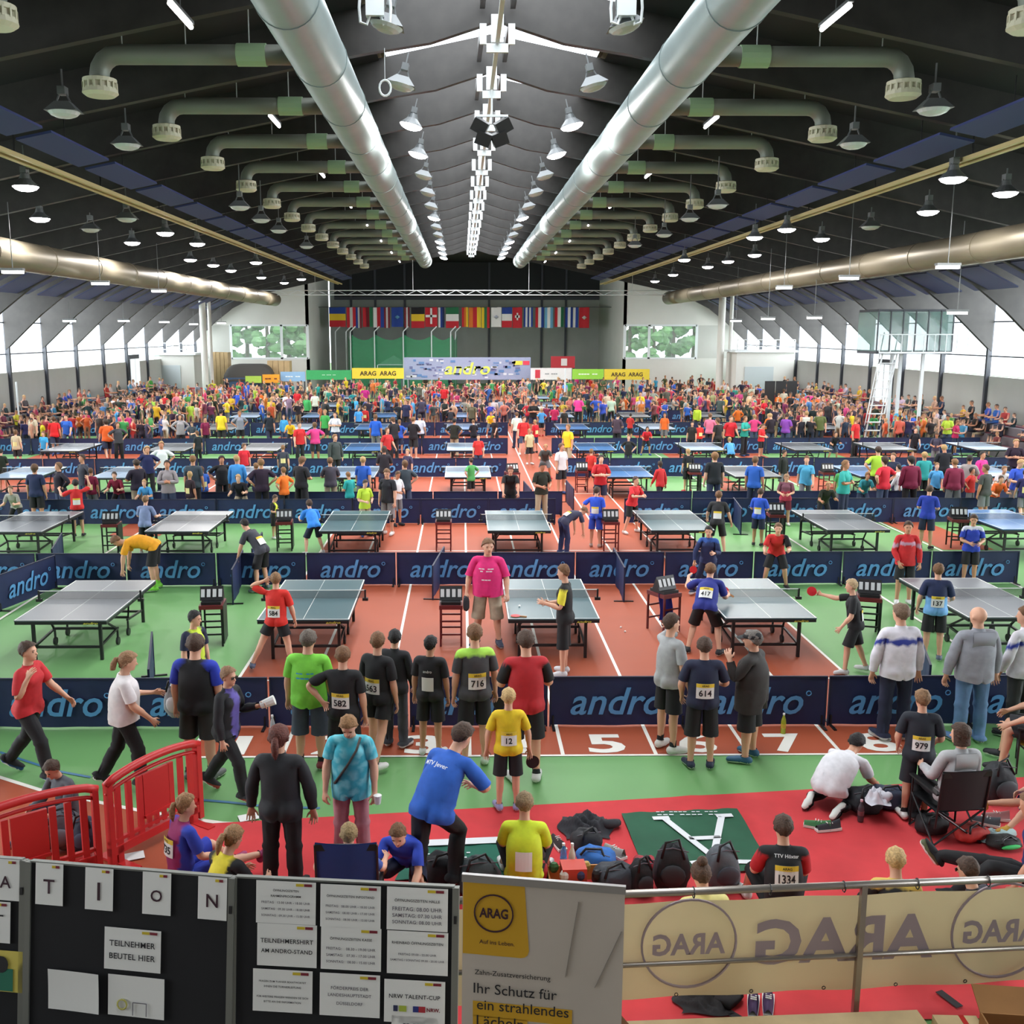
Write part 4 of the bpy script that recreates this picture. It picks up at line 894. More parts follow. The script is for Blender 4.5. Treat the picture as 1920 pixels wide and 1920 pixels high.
_sb = [(442, 1125, 20.6, 'side barrier end-on between the grey table and the red-shirted server'), (822, 1112, 20.9, 'narrow side barrier by the first red umpire stand'), (1163, 1117, 20.7, 'side barrier right of the table with the orange ball boy'),
       (1385, 1021, 27.6, 'side barrier behind the table of the player in black bib shirt'), (98, 1033, 22.6, 'short side barrier tip behind the first grey table'), (478, 1040, 22.6, 'short side barrier tip left of the bending blue player'), (990, 935, 31.0, 'slanted side barrier along the walkway, near end'), (1070, 935, 31.2, 'slanted side barrier across the walkway from the near one'),
       (272, 1262, 14.45, 'side barrier tip behind the woman in the white shirt'), (1745, 1262, 14.5, 'side barrier tip between the white tracksuit man and the bald man')]
SIDEB = []
for px, py, y, lab in _sb:
    x = (AY(px, py, y))[0]; ra_ = math.atan2(y, x); d_ = .05 if px == 272 else .13; barrier(x, y + .3, ra_ + (d_ if x > 0 else -d_), 'navy ' + lab, logo=False); SIDEB.append((x, y + .3, ra_ + (d_ if x > 0 else -d_)))
# ---------------------------------------------------------------- table tennis tables
mt_ttop = mat('table_top_paint', src='object', rough=.33); mt_tline = mat('table_line_white', (228, 230, 226), .45)
mt_net = mat('net_mesh', (52, 56, 60), .8, alpha=.55); mt_tape = mat('net_tape_white', (214, 216, 212), .6)
TW, TL, TH = 1.525, 2.74, .76
me_top = MB().box((0, TL / 4, TH - .011), (TW, TL / 2 - .006, .022)).mesh('table_top', mt_ttop)
m = MB(); zl = TH + .0015
for x in (-TW / 2 + .011, TW / 2 - .011): m.add([(x - .011, .0, zl), (x + .011, .0, zl), (x + .011, TL / 2, zl), (x - .011, TL / 2, zl)], [(0, 1, 2, 3)])
m.add([(-TW / 2, TL / 2 - .022, zl), (TW / 2, TL / 2 - .022, zl), (TW / 2, TL / 2 - .003, zl), (-TW / 2, TL / 2 - .003, zl)], [(0, 1, 2, 3)]); m.add([(-.004, 0, zl), (.004, 0, zl), (.004, TL / 2, zl), (-.004, TL / 2, zl)], [(0, 1, 2, 3)])
me_tlines = m.mesh('line_marking', mt_tline)
me_apron = MB().box((0, TL / 2 - .03, TH - .05), (TW - .02, .04, .055)).box((-TW / 2 + .02, TL / 4, TH - .05), (.03, TL / 2 - .02, .055)).box((TW / 2 - .02, TL / 4, TH - .05), (.03, TL / 2 - .02, .055)).mesh('apron', mt_black_metal)
me_plate = text_mesh('andro', w=.24, h=.04, shear=.25, bold=.01, m=mat('yellow_print', (206, 196, 70), .6))
me_net = MB().add([(-TW / 2 - .15, 0, TH), (TW / 2 + .15, 0, TH), (TW / 2 + .15, 0, TH + .14), (-TW / 2 - .15, 0, TH + .14)], [(0, 1, 2, 3)]).mesh('net', mt_net)
me_tape = MB().box((0, 0, TH + .146), (TW + .3, .012, .014)).mesh('net_tape', mt_tape)
me_npost = MB().box((0, 0, TH + .07), (.03, .03, .17)).box((0, 0, TH - .02), (.10, .06, .05)).mesh('net_post', mt_black_metal)
me_leg = MB().box((0, 0, TH / 2 - .03), (.05, .05, TH - .06)).mesh('leg', mt_black_metal)
me_under = MB().bar((-.55, .35, .32), (.55, .35, .32), .04).bar((-.55, 1.1, .22), (.55, 1.1, .22), .04).bar((-.55, .25, .30), (-.55, 1.12, .24), .035).bar((.55, .25, .30), (.55, 1.12, .24), .035).bar((-.55, .3, .3), (-.4, .9, .7), .03).bar((.55, .3, .3), (.4, .9, .7), .03).mesh('undercarriage', mt_black_metal)
me_wheel = MB().tube([(-.02, 0, 0), (.02, 0, 0)], .07, 12).bar((0, 0, 0), (0, 0, .2), .03).mesh('wheel', mt_black_metal)
def tt_table(x, y, col, label, rz=0.0, full=True):
    t = thing('table_tennis_table', label, 'table', (x, y, 0), rz, 'table tennis tables')
    for k in (0, 1):
        r = (0, 0, math.pi * k)
        h = put('table_top', me_top, t, rot=r, color=col); put('line_marking', me_tlines, h); put('apron', me_apron, t, rot=r); put('undercarriage', me_under, t, rot=r)
        if full:
            for sx in (-1, 1): put('wheel', me_wheel, t, ((sx * .55), (.28 if k == 0 else -.28), .07))
        for sx in (-1, 1): put('leg', me_leg, t, (sx * .56, (1.12 if k == 0 else -1.12), 0))
    if full: put('nameplate', me_plate, t, (.5, -TL / 2 - .012, TH - .05))
    n = put('net', me_net, t); put('net_tape', me_tape, n)
    for sx in (-1, 1): put('net_post', me_npost, t, (sx * (TW / 2 + .14), 0, 0))
    return t
GREY, TEAL, BLUE, PALE = (104, 110, 116), (72, 100, 106), (60, 108, 160), (128, 152, 176)
TROW = [(17.6, [(-6.64, GREY), (-2.64, TEAL), (1.52, TEAL), (5.14, TEAL), (9.2, GREY)]),
        (25.2, [(-10.8, GREY), (-6.83, GREY), (-2.67, TEAL), (1.37, TEAL), (5.3, TEAL), (9.55, GREY), (13.8, BLUE)]),
        (34.3, [(-14.7, PALE), (-11.4, PALE), (-7.4, PALE), (-3.64, PALE), (.19, PALE), (5.55, BLUE), (9.76, GREY), (13.9, BLUE), (17.9, BLUE)]),
        (41.9, [(-16.1, GREY), (-11.9, GREY), (-8.2, GREY), (-4.0, BLUE), (.15, PALE), (5.47, BLUE), (9.9, PALE), (14.2, GREY), (17.6, GREY), (21.6, PALE)]),
        (50.8, [(-20.4, PALE), (-15.9, GREY), (-12, GREY), (-8.3, PALE), (-4.5, BLUE), (0, BLUE), (5.5, BLUE), (9.7, PALE), (14, GREY), (18, GREY)]),
        (58.0, [(-16.5, PALE), (-12.2, PALE), (-8.2, BLUE), (-4.2, BLUE), (.1, BLUE), (5.5, PALE), (9.8, GREY), (14, GREY), (18.2, GREY)]),
        (66.2, [(-16.5, BLUE), (-12.2, PALE), (-8.2, PALE), (-4.2, BLUE), (.1, BLUE), (5.5, PALE), (9.8, GREY), (14, GREY)]),
        (74.0, [(-12.2, PALE), (-8.2, PALE), (-4.2, BLUE), (.1, BLUE), (5.5, PALE), (9.8, GREY)])]
CN = {GREY: 'grey', TEAL: 'blue-green', BLUE: 'blue', PALE: 'pale blue'}
TABLES = []
for r, (y, lst) in enumerate(TROW):
    for i, (x, c) in enumerate(lst):
        tt_table(x, y, c, '%s table tennis table, %s from left in the %s table row' % (CN[c], ordw(i), ordw(r)), full=r < 4); TABLES.append((x, y))
# ---------------------------------------------------------------- umpire stands with flip scoreboards
mt_redwood = mat('dark_red_stand_wood', (98, 26, 28), .5); mt_dkgreen = mat('black_green_side_panel', (30, 42, 34), .5); mt_card = mat('white_score_card', (196, 198, 198), .6)
def stand(px, py, label, kind, rz=0.0):
    p = G(px, py); t = thing('umpire_stand', label, 'scoreboard stand', (p[0], p[1], 0), rz, 'umpire stands')
    mm = mt_redwood if kind == 'red' else mt_black_metal; W_, D_, H_ = .36, .46, .74
    for sx in (-1, 1):
        for sy in (-1, 1): build('leg', MB().box((sx * W_ / 2, sy * D_ / 2, H_ / 2), (.032, .032, H_)), mm, t)
    for z in (.22, .46): build('rung', MB().box((0, -D_ / 2, z), (W_, .022, .03)), mm, t); build('rung', MB().box((0, D_ / 2, z), (W_, .022, .03)), mm, t)
    build('shelf', MB().box((0, 0, H_ - .03), (W_ + .05, D_ + .04, .07)), mt_redwood, t)
    if kind != 'red':
        build('side_panel', MB().box((W_ / 2 + .025, 0, H_ / 2 + .02), (.015, D_ + .02, H_ - .06)), mt_dkgreen, t)
    b = build('score_box', MB().prism([(-.17, -.2, H_ + .005), (.17, -.2, H_ + .005), (.17, .2, H_ + .005), (-.17, .2, H_ + .005)], (0, 0, .05)), mt_black_metal, t)
    f = build('score_frame', MB().prism([(-.2, .10, H_ + .06), (-.2, -.10, H_ + .06), (-.2, 0, H_ + .30)], (.4, 0, 0)), mt_black_metal, t)
    for i, x in enumerate((-.15, -.05, .05, .15)):
        for s in (-1, 1): build('score_card', MB().box((x, s * .058, H_ + .185), (.062, .008, .14), rx=s * .40), mt_card, f)
    return t
for px, py, lab, k, rz in ((402, 1205, 'black umpire stand with flip scoreboard right of the first grey table', 'blk', .1), (846, 1205, 'red wooden umpire stand with flip scoreboard beside the pink-shirted man', 'red', 0), (1243, 1182, 'red umpire stand with tilted scoreboard and hanging blue towel', 'red', .5), (1624, 1190, 'black umpire stand behind the boy swinging a red bat', 'blk', -.3),
                       (212, 1035, 'black umpire stand in the second court row left of the grey-shirted player', 'blk', .1), (535, 1030, 'umpire stand with papers before the boy in yellow and black', 'blk', .1), (832, 1030, 'red ladder-like umpire stand in the middle of the second court row', 'red', 0), (1143, 1030, 'red umpire stand before the boy in blue, second court row', 'red', 0), (1452, 1015, 'dark umpire stand before the leaning blue-shirted player', 'blk', -.1), (1792, 1025, 'black umpire stand before the boy in royal blue by the right tables', 'blk', -.2),
                       (960, 925, 'red umpire stand at the walkway end of the third court row', 'red', .3), (1090, 922, 'red umpire stand left of the man in red with folded arms', 'red', 0), (1548, 925, 'red-topped umpire stand behind the seated spectator in black', 'red', 0), (1300, 925, 'black umpire stand at the edge of the third court row', 'blk', 0)):
    stand(px, py, lab, k, rz)
p = G(1238, 1178); t = thing('towel', 'royal blue towel hanging from the red umpire stand', 'towel', (p[0] + .02, p[1] - .32, 0))
build('cloth', MB().grid(lambda u, v: (-.12 + .24 * u + .02 * math.sin(v * 5), .03 * math.sin(u * 9) - .02, .25 + .5 * v), 6, 5).grid(lambda u, v: (-.12 + .24 * u + .02 * math.sin(v * 5), .03 * math.sin(u * 9) - .01, .25 + .5 * v), 6, 5), mat('royal_blue_towel', (38, 48, 140), .9), t, smooth=True)
def ball(px, py, z, label):
    p = G(px, py, z); b = build('ball', MB().blob((0, 0, .02), (.02, .02, .02), 10, 6), mat('white_ball', (240, 240, 236), .4), smooth=True, loc=(p[0], p[1], z)); tag(b, label, 'ball')
ball(974, 1138, TH, 'white table tennis ball lying on the table behind the pink-shirted man'); ball(1172, 1186, 0, 'white ball lying on the red floor right of the yellow-black boy'); ball(1164, 1178, 0, 'second white ball on the red floor beside the first')
mt_rubber_r = mat('red_bat_rubber', (200, 34, 44), .5); mt_rubber_k = mat('black_bat_rubber', (26, 24, 26), .5); mt_bwood = mat('bat_wood', (170, 120, 74), .6)
def bat_rot(y, z=(0, -1, .25)):             # blade points along y, its first rubber faces z
    y = Vector(y).normalized(); z = Vector(z); z = (z - y * z.dot(y)).normalized(); x = y.cross(z); return Matrix((x, y, z)).transposed().to_euler()
def bat(loc, rot, label, red=True):
    t = tag(put('table_tennis_bat', None, None, loc, rot=rot), label, 'bat')
    for z, mm in ((.006, mt_rubber_r if red else mt_rubber_k), (-.006, mt_rubber_k if red else mt_rubber_r)):
        build('rubber', MB().prism([(.076 * math.cos(a), .105 + .08 * math.sin(a), z - .002) for a in np.linspace(0, 6.28, 18)[:-1]], (0, 0, .004)), mm, t)
    build('blade', MB().prism([(.078 * math.cos(a), .105 + .082 * math.sin(a), -.004) for a in np.linspace(0, 6.28, 18)[:-1]], (0, 0, .008)), mt_bwood, t)
    build('handle', MB().box((0, -.03, 0), (.03, .11, .022)), mt_bwood, t); return t
p = G(978, 1157, TH); bat((p[0], p[1], TH + .012), (0, 0, 1.3), 'red bat lying on the table behind the pink-shirted man')
# ---------------------------------------------------------------- far end: flags, cage, sponsor banners, kiosks, cabin
def fl(c): return mat('flag_%d_%d_%d' % c, c, .8)
Bk, Rd, Ye, Bl, Wh, Gr, Or, Sk, Mr, Nv = (24, 22, 24), (186, 32, 44), (222, 186, 40), (30, 62, 140), (220, 220, 216), (30, 104, 66), (206, 110, 36), (110, 170, 204), (120, 30, 40), (26, 38, 84)
FLAGS = [(617, 648, 'h', (Bl, Ye, Rd), 'blue yellow red'), (650, 667, 'v', (Rd, Wh, Rd), 'red and white'), (667, 678, 'v', (Bl, Wh, Mr), 'narrow blue white'), (680, 699, 'v', (Rd, Mr, Gr), 'red with green edge'), (700, 720, 'v', (Wh, Rd, Bl), 'white red blue'), (720, 731, 'v', (Mr, Wh, Mr), 'maroon white stripe'), (734, 756, 'h', (Bl, Bl, Bl), 'plain blue with pale emblem'), (758, 768, 'v', (Mr, Wh, Mr), 'narrow maroon'), (771, 796, 'h', (Bk, Ye, Rd), 'black yellow red'), (797, 820, 'x', (Rd, Wh, Rd), 'red with white cross'), (822, 833, 'v', (Wh, Bl, Nv), 'white and blue'), (836, 860, 'h', (Gr, Wh, Rd), 'green white red'), (866, 878, 'v', (Rd, Or, Ye), 'red orange'), (879, 902, 'v', (Or, Rd, Ye), 'orange red yellow'), (903, 918, 'v', (Ye, Gr, Rd), 'yellow green red'), (921, 940, 'h', (Wh, Wh, Wh), 'white'), (941, 960, 'h', (Bl, Wh, Rd), 'blue white red'), (961, 979, 'x', (Rd, Wh, Rd), 'red with small white cross'), (982, 999, 'v5', (Bl, Wh, Bl), 'blue and white striped'), (1004, 1020, 'v', (Rd, Wh, Bl), 'red white blue'), (1021, 1037, 'v', (Sk, Wh, Sk), 'sky blue and white'), (1040, 1057, 'v', (Rd, Wh, Gr), 'red white green'), (1060, 1084, 'v5', (Bl, Wh, Rd), 'blue white striped wide'), (1086, 1105, 'h', (Rd, Rd, Rd), 'red with white emblem')]
YF = 101.0
rope_z = AY(866, 576, YF)[2]; xa, xb = AY(612, 576, YF)[0], AY(1112, 576, YF)[0]
t = thing('flag_cable', 'thin steel cable carrying the row of national flags', 'cable', (0, YF, rope_z)); build('cable', MB().tube([(RXL - .3, 0, 0), (RXR + .3, 0, 0)], .03, 6), mt_darkpost, t)
for i, (pa, pb, k, cols, nm) in enumerate(FLAGS):
    x0, x1 = AY(pa, 590, YF)[0], AY(pb, 590, YF)[0]; zt, zb = rope_z, AY(866, 613 + (i % 3), YF)[2]; w, h = x1 - x0, zt - zb
    t = thing('national_flag', '%s flag, %s from the left in the hanging flag row' % (nm, ordw(i)), 'flag', ((x0 + x1) / 2, YF, zb), group='national flags')
    n = 5 if k == 'v5' else 3
    for j in range(n):
        c = cols[j % 2] if k == 'v5' else cols[j]
        if k == 'x': c = cols[0]
        f = (lambda u, v, j=j: (-w / 2 + w * (j + u) / n, .08 * math.sin((j + u) * 2.2), h * v)) if k[0] == 'v' else (lambda u, v, j=j: (-w / 2 + w * u, .08 * math.sin(u * 6), h * (1 - (j + 1 - v) / n)))
        build('stripe', MB().grid(f, 4, 3), fl(c), t, smooth=True)
    if k == 'x': build('cross', MB().box((0, -.1, h * .55), (w * .16, .02, h * .8 if i == 9 else h * .35)).box((0, -.1, h * .55), (w * (.9 if i == 9 else .5), .02, h * .12)), fl(Wh), t)
    if i in (6, 23, 15): build('emblem', MB().lathe((0, -.1, h * .5), [(.0, -.2), (.25, 0), (.0, .2)], 10), fl(Sk if i == 6 else Wh if i == 23 else (180, 186, 200)), t)
# throwing cage with green net
t = thing('throwing_cage', 'green netted throwing cage on white bent poles inside the far recess', 'cage', (0, 98, 0))
def cy(px, y=98): return AY(px, 640, y)[0]
mt_net_g = mat('green_cage_net', (44, 146, 96), .8, alpha=.62)
poles = [(632, 101), (652, 99), (660, 97), (705, 98), (759, 98), (812, 98), (848, 98.5), (857, 100)]
for px, y in poles:
    x = cy(px - 3, y); zt = AY(px, 622, y)[2]; build('pole', MB().tube([(x, y - 98, 0), (x, y - 98, zt), (x + .5, y - 98, zt + .5)], .06, 6), mt_whitesteel, t)
for (pa, ya), (pb, yb) in zip(poles[1:-1], poles[2:]):
    xa_, xb_ = cy(pa, ya), cy(pb, yb); zt = AY(pa, 628, ya)[2]
    build('net_panel', MB().grid(lambda u, v: (xa_ + (xb_ - xa_) * u, ya - 98 + (yb - ya) * u + .1, v * (zt - .5 * math.sin(u * math.pi))), 6, 3), mt_net_g, t)
tp = AY(738, 672, 99.5); t = thing('pavilion_tent', 'small white pavilion tent inside the green cage', 'tent', (tp[0], 99.5, 0))
zt = tp[2]; build('canopy', MB().add([(-1.5, -1.5, zt - .6), (1.5, -1.5, zt - .6), (1.5, 1.5, zt - .6), (-1.5, 1.5, zt - .6), (0, 0, zt + .3)], [(0, 1, 4), (1, 2, 4), (2, 3, 4), (3, 0, 4)]), mat('white_tent', (200, 214, 210), .8), t)
for sx in (-1, 1):
    for sy in (-1, 1): build('post', MB().bar((sx * 1.45, sy * 1.45, 0), (sx * 1.45, sy * 1.45, zt - .6), .08), mt_whitesteel, t)
# sponsor banners on the far stand
def banner(pa, pb, ya, yb, Y, col, label, txt=None, tcol=(40, 30, 40), tw=.8, shear=0, sub=(), th=None, thick=.2):
    x0, x1 = AY(pa, ya, Y)[0], AY(pb, ya, Y)[0]; zt, zb = AY(pa, ya, Y)[2], AY(pa, yb, Y)[2]; w, h = x1 - x0, zt - zb
    t = thing('sponsor_banner', label, 'banner', ((x0 + x1) / 2, Y, 0))
    build('sheet', MB().box((0, 0, (zt + zb) / 2), (w, .08, h)), mat('banner_%d_%d_%d' % col, col, .7, noise=.05), t)
    if txt: put('lettering', text_mesh(txt, w=w * tw, h=th and th * h, shear=shear, bold=.02, m=mat('print_%d_%d_%d' % tcol, tcol, .7)), t, (0, -.06, (zt + zb) / 2))
    for fx, fz, fw, fh, c, s_ in sub:
        if s_: put('lettering', text_mesh(s_, w=w * fw, bold=.02, m=mat('print_%d_%d_%d' % c, c, .7)), t, (w * fx, -.07, (zt + zb) / 2 + h * fz))
        else: build('print', MB().box((w * fx, -.05, (zt + zb) / 2 + h * fz), (w * fw, .02, h * fh)), mat('print_%d_%d_%d' % c, c, .7), t)
    for s_ in (-1, 1): build('post', MB().box((s_ * w * .46, .1, zt / 2), (.12, .12, zt)), mt_darkpost, t)
    return t
r2 = random.Random(4); gr = [(r2.uniform(-.46, .40), r2.uniform(-.40, .40), r2.uniform(.015, .05), r2.uniform(.04, .12), r2.choice(((96, 100, 140), (190, 196, 206), (84, 120, 168))), None) for _ in range(70)]
banner(757, 995, 670, 712, 86.5, (140, 150, 178), 'wide graffiti-patterned banner with big yellow-green lettering at the far end', 'andro', (196, 214, 92), .36, .25, gr + [(-.34, .18, .12, .1, (70, 74, 110), '--- --'), (.40, .25, .07, .18, (222, 200, 70), None), (.465, .25, .05, .18, (206, 60, 80), None)], th=.55)
banner(660, 757, 690, 710, 85.5, (226, 200, 62), 'yellow sponsor banner left of the graffiti banner', 'ARAG  ARAG', (60, 40, 34), .7)
banner(1133, 1218, 692, 712, 85.5, (226, 200, 62), 'yellow sponsor banner to the right of the lime one', 'ARAG  ARAG', (60, 40, 34), .7)
banner(574, 659, 694, 712, 85.5, (58, 160, 96), 'green sponsor banner left of the yellow one', '-- --- --', (190, 224, 200), .3)
banner(526, 572, 697, 715, 85.5, (140, 178, 216), 'pale blue sponsor banner beside the green one', '--- --', (226, 234, 240), .6)
banner(492, 524, 702, 718, 85.0, (228, 160, 44), 'orange sponsor banner near the dark tarpaulin heap', '-- -', (120, 60, 30), .7)
banner(460, 490, 705, 718, 85.0, (170, 210, 84), 'lime green small banner beside the orange one')
banner(995, 1072, 690, 712, 85.5, (214, 212, 214), 'white banner with red figure right of the graffiti banner', '-- ---', (120, 124, 130), .3, sub=[(-.33, .0, .12, .7, (190, 50, 66), None)])
banner(1073, 1132, 692, 711, 85.5, (146, 204, 70), 'lime sponsor banner with white lettering', '---- --', (230, 240, 220), .6)
banner(1033, 1078, 668, 690, 92, (176, 44, 54), 'red backdrop banner with white shape behind the stand', sub=[(.05, 0, .25, .6, (214, 206, 206), None)])
# kiosks
def kiosk(pa, pb, yt, yb, Y, label):
    x0, x1 = AY(pa, yt, Y)[0], AY(pb, yt, Y)[0]; zt = AY(pa, yt, Y)[2]
    t = thing('white_kiosk', label, 'building', ((x0 + x1) / 2, Y, 0)); w = x1 - x0
    build('wall', MB().box((0, 0, zt / 2), (w, 3, zt)), mt_whitewall, t); build('roof_slab', MB().box((0, 0, zt + .08), (w + .4, 3.4, .16)), mt_whitesteel, t)
    for z in (.45, .95): build('rail', MB().bar((-w / 2, -1.6, zt + z), (w / 2, -1.6, zt + z), .05), mt_whitesteel, t)
    for i in range(7): build('baluster', MB().bar((-w / 2 + w * i / 6, -1.6, zt), (-w / 2 + w * i / 6, -1.6, zt + .95), .05), mt_whitesteel, t)
    build('door', MB().box((-w * .1, -1.52, 1.5), (w * .5, .06, 2.6)), mat('pale_shutter', (176, 186, 188), .6), t)
    return t
kiosk(299, 372, 665, 735, 84, 'white kiosk building with roof railing by the far end windows with trees'); kiosk(1372, 1478, 660, 735, 80, 'white kiosk building with roof terrace on the cabin side')
zk = AY(1445, 652, 78)[2]
for pa, pb, Y, lab in ((376, 388, 82, 'pale concrete column beside the white kiosk by the trees'), (391, 398, 83, 'slim pale column next to the kiosk column'), (1345, 1358, 80, 'pale column before the cabin-side kiosk'), (1366, 1373, 81, 'slim pale column by the cabin-side kiosk')):
    x0, x1 = AY(pa, 640, Y)[0], AY(pb, 640, Y)[0]; t = thing('hall_column', lab, 'column', ((x0 + x1) / 2, Y, 0)); hgt = zroof((x0 + x1) / 2) + .3
    build('shaft', MB().tube([(0, 0, 0), (0, 0, hgt)], (x1 - x0) / 2, 14), mt_whitewall, t); build('base', MB().tube([(0, 0, 0), (0, 0, .3)], (x1 - x0) / 2 + .08, 14), mt_panelwall, t)
mt_ply = mat('plywood_boards', (186, 160, 118), .7, noise=.12, scale=2)
for i, (pa, pb, yt, Y, lab) in enumerate(((400, 430, 660, 88, 'light plywood store box left of the end windows'), (1365, 1400, 690, 82, 'plywood store wall by the cabin-side kiosk'), (503, 545, 676, 88, 'cardboard boxes stacked below the end windows'))):
    x0, x1 = AY(pa, yt, Y)[0], AY(pb, yt, Y)[0]; zt = AY(pa, yt, Y)[2]; t = thing('storage_crate', lab, 'box', ((x0 + x1) / 2, Y, 0)); w = x1 - x0
    for k in range(4): build('plank', MB().box((-w / 2 + w * (k + .5) / 4, 0, zt / 2), (w / 4 - .03, 1.2, zt - .02 * k)), mt_ply, t)
x0, x1 = AY(425, 690, 87)[0], AY(513, 690, 87)[0]; zt = AY(470, 682, 87)[2]
t = thing('landing_mat', 'large dark covered landing mat below the end windows', 'mat', ((x0 + x1) / 2, 87, 0)); w = x1 - x0
build('cover', MB().grid(lambda u, v: (-w / 2 + w * u, -1.5 + 3 * v, zt * (1 - (2 * u - 1) ** 6 * .3) * (1 - (2 * v - 1) ** 8 * .5)), 16, 8), mat('dark_tarpaulin', (66, 64, 60), .8), t, smooth=True); build('block', MB().box((0, 0, zt * .3), (w * .98, 2.9, zt * .6)), mat('blue_mat_side', (70, 96, 130), .8), t)
x0, x1 = AY(1435, 690, 66)[0], AY(1497, 690, 66)[0]; t = thing('display_board', 'black pinboard wall before the cabin-side kiosk', 'board', ((x0 + x1) / 2, 66, 0))
for k in range(3): build('board_panel', MB().box(((k - 1) * (x1 - x0) / 3, 0, 1.25), ((x1 - x0) / 3 - .06, .08, 2.1)), mt_black_metal, t); build('foot', MB().box(((k - 1) * (x1 - x0) / 3, 0, .1), (.08, .5, .2)), mt_black_metal, t)
# glass cabin on a tower
YT = 50.0; cx0, cx1 = AY(1627, 620, YT)[0], AY(1765, 620, YT)[0]; zc0, zc1 = AY(1700, 660, YT)[2], AY(1700, 583, YT)[2]
t = thing('timing_cabin', 'glass timing cabin on white posts with stairs, by the right windows', 'cabin', ((cx0 + cx1) / 2, YT, 0)); w = cx1 - cx0; DW = 2.4
build('cabin_floor', MB().box((0, 0, zc0), (w, DW, .14)), mt_darkpost, t); build('cabin_roof', MB().box((0, 0, zc1), (w, DW, .12)), mt_darkpost, t)
mt_cglass = mat('tinted_cabin_glass', (120, 152, 146), .1, alpha=.42)
for i in range(6):
    x = -w / 2 + w * (i + .5) / 6; p_ = build('glass_pane', MB().box((x, -DW / 2, (zc0 + zc1) / 2), (w / 6 - .05, .03, zc1 - zc0 - .1)), mt_cglass, t)
for i in range(7): build('mullion', MB().box((-w / 2 + w * i / 6, -DW / 2, (zc0 + zc1) / 2), (.05, .06, zc1 - zc0)), mt_darkpost, t)
for s in (-1, 1): build('glass_pane', MB().box((s * w / 2, 0, (zc0 + zc1) / 2), (.03, DW, zc1 - zc0 - .1)), mt_cglass, t)
zr = AY(1700, 627, YT)[2]
build('guard_rail', MB().bar((-w / 2, -DW / 2 - .35, zr), (w / 2 + .6, -DW / 2 - .35, zr), .05), mt_whitesteel, t); build('guard_rail', MB().bar((-w / 2, -DW / 2 - .35, zc0), (w / 2 + .6, -DW / 2 - .35, zc0), .08), mt_whitesteel, t)
for i in range(9): x = -w / 2 + (w + .6) * i / 8; build('baluster', MB().bar((x, -DW / 2 - .35, zc0), (x, -DW / 2 - .35, zr), .035), mt_whitesteel, t)
for px in (1672, 1688, 1730): x = AY(px, 680, YT)[0] - (cx0 + cx1) / 2; build('post', MB().box((x, 0, zc0 / 2), (.14, .14, zc0)), mt_whitesteel, t)
for k in range(11): build('stair_tread', MB().box((-w / 2 + .15 + k * .06, -.9, .3 + zc0 * k / 11), (.7, .25, .04)), mt_whitesteel, t)
for s in (-1, 1): build('stair_string', MB().bar((-w / 2 + .15 + s * .35, -.9, 0), (-w / 2 + .8 + s * .35, -.9, zc0), .06), mt_whitesteel, t); build('stair_rail', MB().bar((-w / 2 + .15 + s * .35, -.9, .95), (-w / 2 + .8 + s * .35, -.9, zc0 + .95), .04), mt_whitesteel, t)
# thin white standards in the far courts
for px, yt, yb, Y, lab in ((30, 716, 795, 52, 'thin white net post near the left edge'), (1060, 690, 760, 66, 'thin pale net post before the red fence'), (1187 / 1, 0, 0, 0, '')):
    if not Y: continue
    x = AY(px, yt, Y)[0]; zt = AY(px, yt, Y)[2]; t = thing('net_standard', lab, 'post', (x, Y, 0)); build('pole', MB().tube([(0, 0, 0), (0, 0, zt)], .05, 8), mt_whitesteel, t); build('base', MB().box((0, 0, .05), (.5, .5, .1)), mt_whitesteel, t)
# stepped seating along both long walls
mt_step = mat('grey_bleacher_step', (104, 98, 104), .8); mt_seat = mat('dark_red_seat', (92, 40, 52), .6)
for s, w in ((-1, 'kiosk'), (1, 'cabin')):
    t = thing('bleacher', 'stepped spectator seating along the %s-side window wall' % w, 'seating', (XC + s * 22.9, 58, 0))
    for k in range(3): build('step', MB().box((s * (.1 + k * .55), 0, .22 + .2 * k), (1.1 - .0 * k if k == 2 else .55, 46, .44 + .4 * k)), mt_step, t); build('bench', MB().box((s * (.1 + k * .55), 0, .46 + .4 * k), (.4, 46, .05)), mt_seat, t)
# red plastic fences and the red chairs stacked in the far middle
mt_redpl = mat('red_plastic', (190, 36, 36), .45)
def far_fence(px, Y, label, w=2.0):
    x = AY(px, 700, Y)[0]; t = thing('red_fence', label, 'fence', (x, Y, 0), group='far red fences'); build('top_rail', MB().box((0, 0, 1.0), (w, .06, .08)), mt_redpl, t); build('bottom_rail', MB().box((0, 0, .2), (w, .06, .08)), mt_redpl, t)
    for i in range(9): build('slat', MB().box((-w / 2 + w * i / 8, 0, .58), (.07, .04, .84)), mt_redpl, t)
    for sx in (-1, 1): build('foot', MB().box((sx * w * .4, 0, .04), (.08, .5, .08)), mt_redpl, t)
for i in range(9): far_fence(1048 + i * 24, 68 + .2 * (i % 2), '%s red plastic fence from the left in the line behind the far tables' % ordw(i), .8)
for i in range(4): far_fence(366 + i * 30, 82, '%s red plastic fence from the left before the plywood store' % ordw(i), 1.3)
